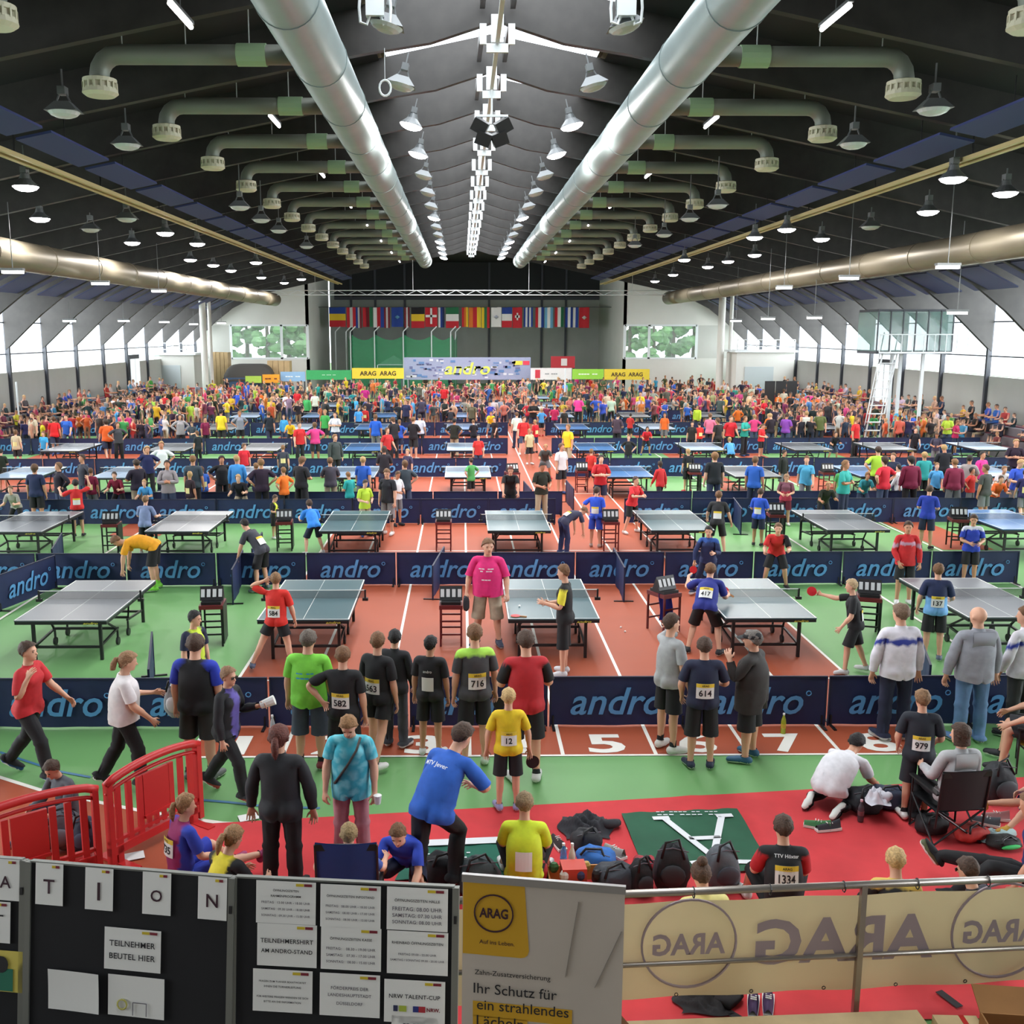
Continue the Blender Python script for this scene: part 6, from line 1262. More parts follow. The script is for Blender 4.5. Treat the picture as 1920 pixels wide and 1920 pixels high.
shoe(1412, 1890, (60, 36, 74), 'purple and black trainer, left one of the pair under the banner', math.pi - .3); shoe(1440, 1888, (64, 40, 80), 'purple and black trainer, second of the pair under the banner', math.pi - .3)
shoe(1046, 1585, (36, 34, 34), 'black shoe beside the crumpled black jacket', .3); shoe(1152, 1602, (172, 170, 160), 'pale grey shoe lying alone near the green flag', .6); shoe(1532, 1552, (60, 120, 70), 'green and white trainer near the kneeling person', 1.2); shoe(1552, 1556, (44, 44, 50), 'dark trainer beside the green and white one', 1.8); shoe(1848, 1545, (70, 74, 80), 'dark grey shoe above the red shopping bag', 1.0); shoe(1866, 1536, (190, 150, 150), 'pale pink shoe near the rucksack at the right', 1.4)
def bottle(px, py, col, label, h=.24, z=.0, cap=(230, 230, 230), alpha=.6):
    p = G(px, py, z); t = thing('drink_bottle', label, 'bottle', (p[0], p[1], z)); build('bottle_body', MB().lathe((0, 0, 0), [(.03, 0), (.034, .01), (.034, h * .62), (.028, h * .72), (.014, h * .86), (.014, h * .92)], 12), mat('bottle_%d_%d_%d' % col, col, .2, alpha=alpha), t, smooth=True); build('cap', MB().lathe((0, 0, h * .92), [(.016, 0), (.016, h * .08)], 10), mat('cap_%d_%d_%d' % cap, cap, .5), t); build('label_wrap', MB().lathe((0, 0, h * .3), [(.0355, 0), (.0355, h * .2)], 12), mat('bl_%d_%d_%d' % (col[2], col[1], col[0]), (min(255, col[0] + 40), col[1], col[2]), .6), t)
bottle(512, 1385, (196, 206, 212), 'clear water bottle standing at the foot of the nearest barrier', .34); bottle(1468, 1376, (150, 158, 40), 'yellow-green juice bottle standing below the barrier lettering', .30, alpha=1); bottle(1056, 1632, (70, 140, 200), 'blue water bottle beside the toy basket', .3, .03); bottle(1613, 1540, (70, 66, 72), 'dark drink bottle with pink cap before the open bag', .26, .03, (220, 180, 190), 1); bottle(1072, 1640, (220, 216, 200), 'tall thin white bottle in the toy basket', .34, .08, alpha=1)
# basket of oddments
p = G(1078, 1668, .03); t = thing('snack_crate', 'small orange and white crate full of cartons and bottles', 'crate', (p[0], p[1], .03), .05)
for c, d in (((0, -.18, .08), (.52, .015, .16)), ((0, .18, .08), (.52, .015, .16)), ((-.26, 0, .08), (.015, .36, .16)), ((.26, 0, .08), (.015, .36, .16))): build('crate_wall', MB().box(c, d), mat('orange_crate', (212, 150, 80), .6), t)
for k in range(5): build('crate_check', MB().box((-.2 + .1 * k, -.19, .12), (.05, .006, .05)), mt_ink if k % 2 else mt_wprint, t)
build('red_carton', MB().box((-.02, .0, .16), (.24, .2, .22)), mat('red_carton', (206, 74, 60), .6), t)
for k in range(6): build('packet', MB().blob((-.2 + .08 * k, .08 * (-1) ** k, .2), (.05, .04, .06), 8, 5), mat('packet_%d' % k, ((70, 120, 70), (220, 220, 214), (190, 50, 60), (60, 70, 110), (200, 170, 90), (40, 40, 44))[k], .5), t)
for px, py, lab in ((466, 1532, 'white paper sheet on the green floor behind the ponytail woman'), (250, 1605, 'white paper at the foot of the red barrier')): q = G(px, py, .02); tag(build('paper_sheet', MB().box((0, 0, 0), (.22, .16, .004)), mt_paper, loc=tuple(q), rz=.4), lab, 'paper')
# camp chairs
def camp_chair(p, col, label, rz, z=.022, bh=.86):
    rz = math.radians(rz); t = thing('camp_chair', label, 'chair', (p[0], p[1], z), rz); m = mat('camp_%d_%d_%d' % col, col, .75, noise=.1, scale=6); w, d, sh = .54, .48, .40
    build('seat', MB().grid(lambda u, v: ((u - .5) * w, (v - .5) * d, sh - .05 * math.sin(u * math.pi) * math.sin(v * math.pi)), 8, 8).grid(lambda u, v: ((u - .5) * w, (v - .5) * d, sh - .012 - .05 * math.sin(u * math.pi) * math.sin(v * math.pi)), 8, 8), m, t, smooth=True)
    build('backrest', MB().grid(lambda u, v: ((u - .5) * w, -d / 2 - .06 * v - .04 * math.sin(u * math.pi), sh + .02 + (bh - sh) * v), 8, 8).grid(lambda u, v: ((u - .5) * w, -d / 2 - .06 * v - .04 * math.sin(u * math.pi) - .012, sh + .02 + (bh - sh) * v), 8, 8), m, t, smooth=True)
    build('backrest_hem', MB().box((0, -d / 2 - .075, bh - .02), (w, .02, .06)), mt_black_metal, t)
    for s in (-1, 1):
        build('arm_strap', MB().box((s * w / 2, 0, sh + .2), (.06, d + .06, .02)), mt_black_metal, t); build('back_post', MB().tube([(s * w / 2, -d / 2, 0.2), (s * w / 2, -d / 2 - .07, bh)], .012, 6), mt_black_metal, t); build('front_post', MB().tube([(s * w / 2, d / 2, .01), (s * w / 2, d / 2, sh + .2)], .012, 6), mt_black_metal, t)
        build('leg', MB().tube([(s * w / 2, -d / 2, .01), (-s * w / 2, -d / 2, sh)], .011, 6), mt_black_metal, t); build('leg', MB().tube([(s * w / 2, d / 2, .01), (-s * w / 2, d / 2, sh)], .011, 6), mt_black_metal, t); build('leg', MB().tube([(s * w / 2, -d / 2, .01), (s * w / 2, d / 2, sh)], .011, 6), mt_black_metal, t)
    return t
# ---------------------------------------------------------------- the people near the camera
K, KK, NVY, WHT, SKB, RED, YEL = (28, 28, 32), (18, 18, 21), (26, 32, 58), (222, 220, 222), (40, 92, 190), (190, 34, 42), (226, 190, 36)
BRN, DBR, BLD, GRYH, REDH, BLK = (116, 80, 50), (72, 50, 36), (196, 162, 108), (110, 102, 96), (92, 42, 30), (26, 22, 22)
def T_(col, pat='plain', c2=None, sleeve=.78, hem=.86, loose=.015): return (sleeve, hem, loose, (pat, col) + ((c2,) if c2 else ()))
def JK(col, pat='plain', c2=None, hem=.84, loose=.02): return (1.93, hem, loose, (pat, col) + ((c2,) if c2 else ()))
def L_(kind, col, pat='plain', c2=None): return (kind, (pat, col) + ((c2,) if c2 else ()))
def HP(label, px, py, top=None, h=None, **k):
    p, hh = place(px, py, top, h)
    if py < 1300:
        for tx, ty in TABLES:
            dx, dy = p[0] - tx, p[1] - ty
            if abs(dx) < .98 and abs(dy) < 1.72:
                if .98 - abs(dx) < 1.72 - abs(dy): p[0] = tx + math.copysign(1.0, dx)
                else: p[1] = ty + math.copysign(1.74, dy)
    return person(label, p, hh, **k)
def HC(label, px, py, h, **k): return person(label, None, h, crown=(px, py), **k)
def HH(label, px, top, h, **k): return person(label, at_head(px, top, h), h, **k)
HP('man in red shirt and black trousers walking with a hand before his face', 66, 1458, 1205, f=-98, pose=P_('walk', aR=((.35, .05, -1), (-.25, .42, 1)), aL=((-.2, .45, -1), (-.1, .8, -.8))), shirt=T_(RED, 'side', (200, 44, 50)), legs=L_('trousers', K), hair=(DBR, 0), shoes=(40, 70, 130), wide=1.08)
wb = HP('woman in white shirt and black trousers walking with a grey bag', 242, 1478, 1232, f=-70, pose=P_('walk', lR=((.03, .3, -1), (.02, .05, -1)), lL=((-.03, -.2, -1), (-.03, -.5, -1)), aR=((.15, .25, -1), (-.05, .75, -.9)), aL=((-.2, .1, -1), (0, .9, -.1)), head=(12, 0, 0)), shirt=T_((226, 218, 218), hem=.88, loose=.05), legs=L_('trousers', KK), hair=((150, 112, 78), .02), shoes=KK, wide=1.16, extras=[('ponytail', .0)])
HP('youth in lime and navy shirt looking aside behind the blue-shouldered man', 372, 1350, None, 1.58, f=-120, pose=P_(head=(8, 25, 0)), shirt=T_(NVY, 'front', NVY) if 0 else T_((198, 222, 62), 'side', NVY), legs=L_('shorts', K), hair=(BLK, 0))
HP('man seen from behind in black shirt with royal blue shoulders and black shorts', 378, 1462, 1195, f=-8, pose=P_(head=(10, 10, 0)), shirt=T_(KK, 'raglan', (34, 54, 170), loose=.03), legs=L_('shorts', (34, 34, 32)), hair=(DBR, 0), shoes=(90, 92, 90), socks=K, wide=1.14)
lw = HP('laughing woman in black cardigan and violet top striding past, sunglasses on', 432, 1495, 1252, f=-108, pose=P_('walk', lR=((.03, .55, -1), (.02, .15, -1)), lL=((-.03, -.35, -1), (-.03, -.7, -1)), aR=((.2, .0, -1), (.05, .2, -1)), aL=((-.2, .2, -1), (.1, .9, .25)), head=(5, -10, 0)), shirt=JK(K, 'front', (96, 84, 160)), legs=L_('trousers', KK), hair=((136, 100, 70), .0), shoes=(160, 60, 50), wide=1.05, extras=[('glasses',)])
HH('woman with red ponytail seen from behind in black jacket and trousers', 522, 1370, 1.70, f=-5, pose=P_(aR=((.32, .05, -1), (.1, .1, -1)), aL=((-.32, .05, -1), (-.1, .1, -1))), shirt=JK((34, 34, 38), hem=.80), legs=L_('trousers', KK), hair=(REDH, .02), shoes=KK, extras=[('ponytail', .06)], wide=1.08)
HP('man in bright green shirt and grey denim shorts seen from behind', 584, 1440, 1187, f=-5, pose=P_(head=(6, -8, 0)), shirt=T_((122, 206, 66), loose=.04, hem=.84), legs=L_('long_shorts', (62, 72, 86)), hair=((96, 84, 74), 0), shoes=(120, 40, 44), socks=K, wide=1.12, back=[('-- --', 1.28, .2, mat('blue_print', (60, 150, 200), .7)), ('----', 1.22, .2, mat('blue_print', (60, 150, 200), .7))])
HP('boy in black shirt numbered 582 with hand on hip', 648, 1462, 1217, f=-10, pose=P_('lhip', aL=((-.9, -.2, -.6), (.55, .0, -.7)), aR=((.2, .0, -1), (.1, .05, -1)), head=(4, 8, 0)), shirt=T_(KK), legs=L_('shorts', KK), hair=(BRN, 0), bib='582', wide=1.06)
tw_ = HH('woman in turquoise checked shirt and pink trousers looking down, strap across chest', 655, 1340, 1.66, f=178, pose=P_(head=(34, 0, 0), aR=((.22, .08, -1), (.05, .25, -1)), aL=((-.22, .08, -1), (-.05, .25, -1))), shirt=(.62, .80, .035, ('camo', (60, 170, 190), (120, 200, 212))), legs=L_('trousers', (176, 120, 128)), hair=((140, 100, 60), .01), shoes=(150, 140, 130), extras=[('strap',)], wide=1.05)
HP('boy in black shirt numbered 563 with one leg set back', 712, 1436, 1190, f=-30, pose=P_(lR=((.05, -.25, -1), (.05, -.5, -1)), lL=((-.05, .08, -1), (-.05, .02, -1)), head=(4, 20, 0)), shirt=T_(KK), legs=L_('short_shorts', KK), hair=(BRN, 0), bib='563', shoes=(220, 216, 214), socks=K)
HP('tall youth in black tracksuit jacket and grey trousers seen from behind', 743, 1400, 1185, f=-20, pose=P_(aR=((.2, .1, -1), (-.1, .6, -1)), aL=((-.2, .1, -1), (.1, .6, -1)), head=(4, 15, 0)), shirt=JK((26, 26, 30)), legs=L_('trousers', (52, 54, 60)), hair=(BLK, 0), shoes=(214, 214, 210))
HP('boy in black shirt with a blank white paper on his back', 808, 1416, 1197, f=-14, pose=P_(head=(4, -20, 0)), shirt=T_((30, 29, 32)), legs=L_('shorts', KK), hair=(BLK, 0), extras=[('backpaper',)], skin_i=2, back=[('andro', 1.29, .13, mt_wprint)])
yl = HP('youth in grey shirt with lime shoulders numbered 716 holding a bat', 890, 1434, 1175, f=12, pose=P_(aR=((.25, .05, -1), (.1, .25, -1)), head=(4, -10, 0)), shirt=T_((62, 62, 64), 'shoulders', (166, 218, 80), loose=.02), legs=L_('shorts', KK), hair=(BRN, 0), bib='716', shoes=(200, 216, 196))
HP('man in red and black shirt seen from behind beside the yellow-shirted boy', 984, 1466, 1188, f=5, pose=P_(aR=((.3, .2, -1), (-.3, .9, .0)), aL=((-.3, .2, -1), (.3, .9, .0)), head=(10, 0, 0)), shirt=T_((176, 30, 38), 'sleeves', KK, loose=.03), legs=L_('shorts', KK), hair=(DBR, 0), socks=K, wide=1.06)
yb = HP('blond boy in yellow shirt numbered 12 with black shorts holding a bat', 952, 1522, 1300, f=2, pose=P_(aR=((.35, .0, -1), (.1, .1, -1)), aL=((-.35, .0, -1), (-.1, .1, -1)), head=(2, -8, 0)), shirt=T_((222, 188, 28), loose=.02), legs=L_('shorts', KK), hair=(BLD, 0), bib='12', shoes=(150, 150, 190))
HC('man in blue polo shirt and black trousers stepping away bent forward', 866, 1361, 1.78, f=-22, pose=P_(lean=22, chest=20, twist=-20, lR=((.08, .75, -.75), (.05, -.35, -1)), lL=((-.05, -.08, -1), (-.03, -.12, -1)), side=8, aR=((.62, .15, -.9), (-.55, .5, -.25)), aL=((-.22, -.15, -1), (-.10, .0, -1)), head=(25, -30, 0)), shirt=T_((38, 92, 186), loose=.03, sleeve=.85), legs=L_('trousers', KK), hair=(DBR, 0), shoes=K, wide=1.1, back=[('MTV Jever', 1.28, .25, mt_wprint)])
HC('boy in yellow-green shirt sitting on the carpet seen from behind', 985, 1490, 1.62, f=-5, pose=P_('sitfloor', head=(10, 5, 0)), shirt=T_((206, 222, 44), loose=.03), legs=L_('shorts', KK), hair=((140, 116, 82), 0), extras=[('backpaper',)])
HP('boy in navy shirt numbered 614 seen from behind', 1312, 1440, 1200, f=-4, pose=P_(aR=((.4, .15, -1), (-.2, .8, -.3)), aL=((-.3, .1, -1), (.1, .5, -.8)), head=(8, 0, 0)), shirt=T_(NVY, loose=.03), legs=L_('long_shorts', KK), hair=(DBR, 0), bib='614', shoes=(34, 42, 66), wide=1.05)
HP('man in grey shirt and black shorts shading his eyes with one arm', 1250, 1408, 1155, f=-62, pose=P_(aR=((.18, .1, -1), (.0, .35, -1)), aL=((-.15, 1, .12), (.25, -.75, .5)), head=(2, -15, 0)), shirt=T_((160, 162, 162), loose=.025), legs=L_('shorts', KK), hair=(DBR, 0), shoes=(216, 214, 208), socks=K)
HP('man in dark leather jacket and black and white cap seen from behind', 1402, 1425, 1187, f=55, pose=P_(aR=((.3, .2, -1), (-.1, .8, -.4)), aL=((-.2, .35, -.8), (.15, .35, 1)), head=(4, 10, 0)), shirt=JK((46, 42, 40), hem=.70, loose=.06), legs=L_('long_shorts', KK), hair=(GRYH, 0), shoes=(40, 90, 120), wide=1.18, extras=[('cap', (30, 30, 32))])
HP('man in white tracksuit jacket with navy shoulder band beside the last barriers', 1672, 1386, 1137, f=4, pose=P_(aR=((.25, .05, -1), (.1, .1, -1)), aL=((-.25, .05, -1), (-.1, .1, -1)), head=(2, 22, 0)), shirt=JK((222, 218, 226), 'band', (40, 54, 140), loose=.04), legs=L_('trousers', NVY), hair=((120, 96, 76), 0), shoes=(206, 206, 206), wide=1.1)
HP('bald man in grey hoodie and blue jeans seen from behind', 1814, 1392, 1142, f=6, pose=P_(aR=((.25, .05, -1), (.1, .1, -1)), aL=((-.3, .05, -1), (-.15, .1, -1)), head=(2, 14, 0)), shirt=JK((150, 152, 160), loose=.05), legs=L_('jeans', (92, 126, 164)), hair=None, shoes=(120, 124, 130), wide=1.15, extras=[('hood', (150, 152, 160))])
HP('young man in white jacket with blue shoulder stripe at the right edge', 1902, 1380, 1142, f=32, pose=P_(head=(2, 20, 0), aL=((-.3, .1, -1), (.1, .4, -1))), shirt=JK((222, 220, 226), 'band', (44, 60, 150), loose=.03), legs=L_('trousers', (40, 42, 42)), hair=(BRN, 0), shoes=K, wide=1.08)
HP('boy in black kit numbered 979 standing on the carpet', 1712, 1540, 1303, f=-16, pose=P_(head=(4, 25, 0), aR=((.3, .1, -1), (-.1, .8, -.5)), aL=((-.3, .0, -1), (.1, .6, -.8))), shirt=T_((30, 34, 44), loose=.02), legs=L_('shorts', (26, 28, 36)), hair=((132, 98, 66), 0), bib='979', shoes=(220, 218, 214), socks=K)
HC('person in white shirt kneeling over an open bag', 1607, 1379, 1.62, f=-48, pose=P_('kneel'), shirt=T_((224, 222, 226), loose=.05, hem=.84), legs=L_('trousers', (40, 38, 42)), hair=(BLK, .0), shoes=(70, 72, 76), skin_i=2, wide=1.1)
gh = HC('person in light grey hoodie sitting in the black camp chair, sunglasses on the head', 1805, 1357, 1.70, f=6, z0=.03, pose=P_('sitchair', head=(5, 45, 0)), shirt=JK((176, 176, 178), loose=.03), legs=L_('trousers', K), hair=(DBR, .03), extras=[('hood', (176, 176, 178)), ('bob',)], shoes=K)
ds = HP('person in dark shirt sitting with bare knees in the orange camp chair', 1962, 1450, None, 1.78, f=62, z0=.0, pose=P_('sitchair', aR=((.25, .5, -1), (.0, .8, -.5)), aL=((-.25, .5, -1), (.0, .8, -.5)), lean=5, head=(10, 0, 0)), shirt=T_((40, 40, 44), loose=.04), legs=L_('shorts', (50, 50, 54)), hair=(DBR, 0), shoes=K, wide=1.1)
HC('player in black and red shirt numbered 1334 sitting on the carpet', 1472, 1534, 1.68, f=-6, pose=P_('sitfloor', head=(4, 8, 0)), shirt=T_(KK, 'sleeves', RED, loose=.02), legs=L_('shorts', KK), hair=(DBR, 0), bib='1334', bibz=1.235, back=[('TTV Höxter', 1.385, .24, mt_wprint)])
HC('blond boy in black sitting with legs drawn up behind the mesh banner', 1682, 1594, 1.55, f=-12, pose=P_('sitfloor', head=(16, 0, 0)), shirt=T_(KK, 'shoulders', (210, 180, 90)), legs=L_('trousers', KK), hair=(BLD, .0), shoes=(80, 84, 60))
HC('dark-haired person in glasses sitting low behind the mesh banner', 1816, 1612, 1.55, f=28, pose=P_('sitfloor', head=(14, 10, 0)), shirt=T_((40, 40, 52)), legs=L_('trousers', KK), hair=(DBR, .0), shoes=(70, 76, 56), extras=[('glasses',)])
HP('person in navy shirt and black trousers propped on one arm at the right edge', 1935, 1700, None, 1.75, f=70, pose=P_('sitlong', aL=((-.3, .3, -1), (-.1, .5, -1)), aR=((.3, -.2, -1), (.1, -.1, -1))), shirt=T_((30, 42, 100), loose=.03), legs=L_('trousers', KK), hair=(BRN, 0), shoes=(84, 92, 60), skin_i=2)
HC('girl in blue and magenta shirt numbered 735 with ponytail sitting on the carpet', 345, 1494, 1.58, f=-50, pose=P_('sitlong', head=(4, -20, 0)), shirt=T_((44, 64, 170), 'back', (150, 36, 96), loose=.02), legs=L_('shorts', (48, 66, 176)), hair=((150, 108, 70), .02), bib='735', bibz=1.22, shoes=(150, 50, 96), extras=[('ponytail', .05)])
HC('girl in yellow and black shirt with blond ponytail sitting by the board edge', 440, 1553, 1.55, f=-35, pose=P_('sitfloor', head=(20, -15, 0)), shirt=T_((226, 206, 50), 'side', KK, loose=.02), legs=L_('shorts', KK), hair=((150, 112, 74), .02), extras=[('ponytail', .06)], shoes=(210, 120, 140))
cb_ = HC('curly blond child sitting in the blue camp chair', 655, 1543, 1.38, f=0, z0=.03, pose=P_('sitchair', head=(20, 0, 0), lean=-8, aR=((.7, .3, -.7), (.1, 1, .0)), aL=((-.7, .3, -.7), (-.1, 1, .0))), shirt=T_((60, 80, 150)), legs=L_('shorts', (70, 70, 80)), hair=((150, 124, 82), .0), shoes=(90, 120, 170))
HC('boy in blue shirt crouching beside the blue camp chair', 745, 1549, 1.48, f=168, pose=P_('crouch', head=(30, 5, 0)), shirt=T_((38, 66, 176), loose=.02), legs=L_('shorts', NVY), hair=(BRN, 0), shoes=(210, 206, 206))
HC('girl with hair bun and pale yellow top sitting low behind the mesh banner', 1317, 1622, 1.60, f=8, pose=P_('sitfloor', head=(24, 0, 0)), shirt=T_((216, 204, 130), loose=.02), legs=L_('shorts', K), hair=((84, 58, 40), .0), extras=[('bun',)])
HP('child in blue with bare legs sitting at the right edge behind the shopping bag', 1972, 1555, None, 1.45, f=90, pose=P_('sitlong', head=(10, 0, 0)), shirt=T_((50, 70, 150)), legs=L_('shorts', (44, 66, 150)), hair=(BRN, 0), shoes=(200, 150, 60))
HP('child in grey sitting behind the red crowd barrier', 128, 1560, None, 1.4, f=150, pose=P_('sitfloor', head=(30, 0, 0)), shirt=JK((92, 96, 104)), legs=L_('trousers', (60, 66, 84)), hair=(DBR, 0), shoes=(130, 132, 134))
# first court row
HP('player in orange-yellow shirt bending down over the grey table end', 290, 1106, None, 1.80, f=92, pose=P_('bend', lean=66), shirt=T_((236, 160, 26), loose=.03), legs=L_('shorts', KK), hair=(BRN, 0), shoes=(130, 214, 70), socks=(130, 214, 70), wide=1.06)
r = HP('player in red shirt numbered 584 stretching at the table with legs wide apart', 526, 1250, 1070, f=-8, pose=P_(lR=((.22, .1, -1), (.18, -.05, -1)), lL=((-.45, -.1, -1), (-.42, -.22, -1)), lean=4, aR=((.3, .1, -1), (.1, .4, -1)), aL=((-.9, .1, .35), (.8, -.1, .35)), head=(2, 10, 0)), shirt=T_((206, 40, 30), loose=.02), legs=L_('short_shorts', KK), hair=((134, 98, 64), 0), bib='584', shoes=(90, 96, 120))
HP('player in charcoal shirt leaning far forward behind the red-shirted server', 492, 1108, None, 1.66, f=62, pose=P_('ready', lean=34, lR=((.1, .15, -1), (.05, -.15, -1)), lL=((-.2, .1, -1), (-.1, -.1, -1)), aR=((.2, -.1, -1), (.05, -.3, -1)), aL=((-.2, .3, -1), (0, .4, -1)), head=(30, 0, 0)), shirt=T_((58, 58, 68)), legs=L_('shorts', KK), hair=(BLK, 0), bib='', shoes=(96, 110, 110))
pk = HP('tall man in pink shirt and beige shorts standing between the tables', 914, 1210, 1013, f=172, pose=P_(lR=((.10, 0, -1), (.08, -.02, -1)), lL=((-.10, 0, -1), (-.08, -.02, -1)), aR=((.32, .02, -1), (.12, .2, -1)), aL=((-.32, .02, -1), (-.1, .3, -1)), head=(6, 20, 0)), shirt=T_((214, 36, 112), loose=.06, hem=.84, sleeve=.95), legs=L_('long_shorts', (172, 158, 136)), hair=(BRN, 0), shoes=(60, 66, 86), wide=1.12, extras=[('chest', (('-- --', 1.31, .2), ('- --', 1.27, .16), ('---', 1.13, .12)))])
HP('boy in black and yellow shirt with black shorts standing before the middle table', 1056, 1266, 1062, f=75, pose=P_(aR=((.15, .1, -1), (-.15, .9, -.1)), aL=((-.2, .15, -1), (.0, .9, .2)), head=(10, 0, 0)), shirt=T_(KK, 'sleeves', (226, 214, 60), loose=.015), legs=L_('long_shorts', KK), hair=(BRN, 0), shoes=(214, 214, 216), wide=.94)
a = HP('player in navy tracksuit with red bat standing behind the fourth table', 1325, 1118, 985, f=160, pose=P_(lR=((.28, .05, -1), (.34, -.15, -1)), lL=((-.2, .1, -1), (-.15, -.15, -1)), lean=12, aR=((.4, .3, -1), (.05, .35, -1)), aL=((-.3, .2, -1), (.3, .9, .1)), head=(10, 0, 0), cR=60), shirt=JK((30, 42, 84), 'shoulders', (44, 84, 160)), legs=L_('trousers', (26, 34, 66)), hair=(BLK, 0), shoes=(216, 216, 216))
HP('player in red and black shirt leaning beside the fourth table', 1452, 1103, None, 1.62, f=165, pose=P_('ready', lean=28), shirt=T_((206, 44, 44), 'leftsleeve', KK), legs=L_('shorts', KK), hair=((120, 88, 62), 0), shoes=K)
b = HP('player in royal blue shirt crouching to serve at the fourth table', 1358, 1226, None, 1.72, f=-22, pose=P_('ready', lean=38, aR=((.3, .3, -1), (.1, .95, -.1)), aL=((-.6, .4, -.5), (-.1, .8, .4)), head=(2, 0, 0)), shirt=T_((36, 46, 130), loose=.025), legs=L_('shorts', KK), hair=(BRN, 0), bib='417', shoes=K, wide=1.05)
c = HP('shaven-headed boy in black stepping forward with a raised red bat', 1596, 1262, 1088, f=72, pose=P_(lean=8, lR=((.05, -.22, -1), (.05, -.40, -1)), lL=((-.08, .28, -1), (-.06, .05, -1)), aR=((.2, .95, -.25), (.25, .95, .12)), aL=((-.2, .1, -1), (-.05, .6, -.8)), head=(8, 0, 0), cR=70), shirt=T_(KK), legs=L_('shorts', KK), hair=((190, 160, 120), 0), bib='', shoes=(200, 200, 200))
HP('boy in red jacket and black shorts standing behind the last table', 1692, 1133, 980, f=172, pose=P_(aR=((.25, .1, -1), (-.25, .5, -.8)), aL=((-.25, .1, -1), (-.05, .2, -1)), head=(6, -10, 0)), shirt=JK((206, 40, 44), 'band', (196, 150, 170), loose=.03), legs=L_('shorts', K), hair=(DBR, 0), shoes=(216, 214, 214), skin_i=2)
HP('boy in blue and white polo shirt wiping a bat behind the last table', 1815, 1098, None, 1.55, f=168, pose=P_('front', head=(14, -12, 0)), shirt=T_((38, 62, 176), 'shoulders', (214, 218, 230)), legs=L_('shorts', K), hair=(DBR, 0), skin_i=2)
HP('player in navy and light blue shirt numbered 137 waiting at the last table', 1746, 1238, 1060, f=-14, pose=P_(aR=((.35, .2, -1), (.1, .9, -.3)), aL=((-.3, .1, -1), (-.05, .5, -1)), head=(4, 0, 0)), shirt=T_((34, 44, 80), 'halfdown', (116, 172, 224), loose=.02), legs=L_('shorts', KK), hair=(BRN, 0), bib='137', shoes=(90, 100, 120))
for info, T in ((a, 'R'), (b, 'R'), (c, 'R')): pass
bat(tuple(a['hand']['R']), bat_rot((-.15, -.1, -1)), 'red bat in the hand of the navy tracksuit player'); bat(tuple(b['hand']['R']), bat_rot((-.6, .4, .35)), 'red bat in the hand of the crouching blue player'); bat(tuple(c['hand']['R']), bat_rot((-1, .1, .35)), 'red bat held out by the shaven-headed boy in black')
# second court row
HP('boy in red shirt with bib arms raised beside the first table of the second row', 138, 1012, 905, f=20, pose=P_(aR=((.6, .4, .2), (-.2, .3, 1)), aL=((-.7, .3, -.4), (-.2, .6, .5))), shirt=T_((206, 36, 38)), legs=L_('shorts', NVY), hair=(BLK, 0), bib='', shoes=K)
HP('player in blue-grey shirt seen from behind at the second grey table', 308, 1040, 932, f=-5, pose=P_('ready', lean=6, head=(2, 0, 0), lR=((.1, .1, -1), (.08, -.1, -1)), lL=((-.1, .1, -1), (-.08, -.1, -1))), shirt=T_((124, 140, 176)), legs=L_('shorts', K), hair=((140, 104, 70), 0), shoes=(200, 200, 200))
HP('boy in yellow and black shirt writing at an umpire stand', 516, 1010, 930, f=-110, pose=P_('front'), shirt=T_(KK, 'front', (206, 220, 60)), legs=L_('shorts', KK), hair=(DBR, 0))
HP('player in bright blue shirt crouching at the third table of the second row', 602, 1040, None, 1.50, f=25, pose=P_('ready', lean=36), shirt=T_((46, 130, 220)), legs=L_('shorts', NVY), hair=(DBR, 0))
HP('man in black shirt and grey shorts leaning on the barrier from the court side', 728, 1003, 880, f=150, pose=P_(head=(20, 20, 0)), shirt=T_((30, 30, 38)), legs=L_('long_shorts', (130, 128, 130)), hair=(BRN, 0), shoes=(226, 226, 224))
HP('player in black shirt facing the camera behind the middle table of the second row', 956, 978, None, 1.66, f=180, pose=P_('leanrail', lean=10), shirt=T_(KK), legs=L_('shorts', KK), hair=(REDH, 0))
HP('boy in dark shirt bending down beside the middle table of the second row', 1058, 1040, None, 1.55, f=-60, pose=P_('bend', lean=52), shirt=T_((52, 52, 76)), legs=L_('trousers', (36, 44, 84)), hair=(BRN, 0), bib='')
HP('boy in royal blue kit watching beside the red umpire stand', 1116, 1026, 915, f=-20, pose=P_('lhip', head=(10, -10, 0)), shirt=T_((44, 84, 210)), legs=L_('shorts', (40, 70, 180)), hair=(DBR, 0), bib='', shoes=(170, 150, 140))
HP('player in red shirt and black shorts striking behind the fifth table', 1184, 1000, 893, f=-140, pose=P_(lean=12, lR=((.2, .05, -1), (.2, -.2, -1)), lL=((-.2, .1, -1), (-.2, -.1, -1)), aR=((.3, .5, -.6), (-.4, 1, .1)), aL=((-.3, .3, -.8), (.6, .8, .2))), shirt=T_((206, 36, 44)), legs=L_('shorts', KK), hair=(DBR, 0), shoes=(220, 214, 210))
HP('player in black shirt with bib seen from behind at the fifth table', 1287, 1040, 922, f=-18, pose=P_(lean=10, lR=((.18, .05, -1), (.15, -.2, -1)), lL=((-.18, .1, -1), (-.2, -.25, -1)), aR=((.4, .1, -1), (.3, .3, -1)), aL=((-.35, .2, -1), (-.1, .6, -.6))), shirt=T_((40, 40, 42), loose=.02), legs=L_('shorts', KK), hair=(BRN, 0), bib='')
HP('boy in blue kit writing at a black umpire stand', 1420, 1024, 918, f=-35, pose=P_('front', head=(25, 0, 0)), shirt=T_((40, 84, 200)), legs=L_('shorts', NVY), hair=(DBR, 0), bib='', shoes=K, skin_i=2)
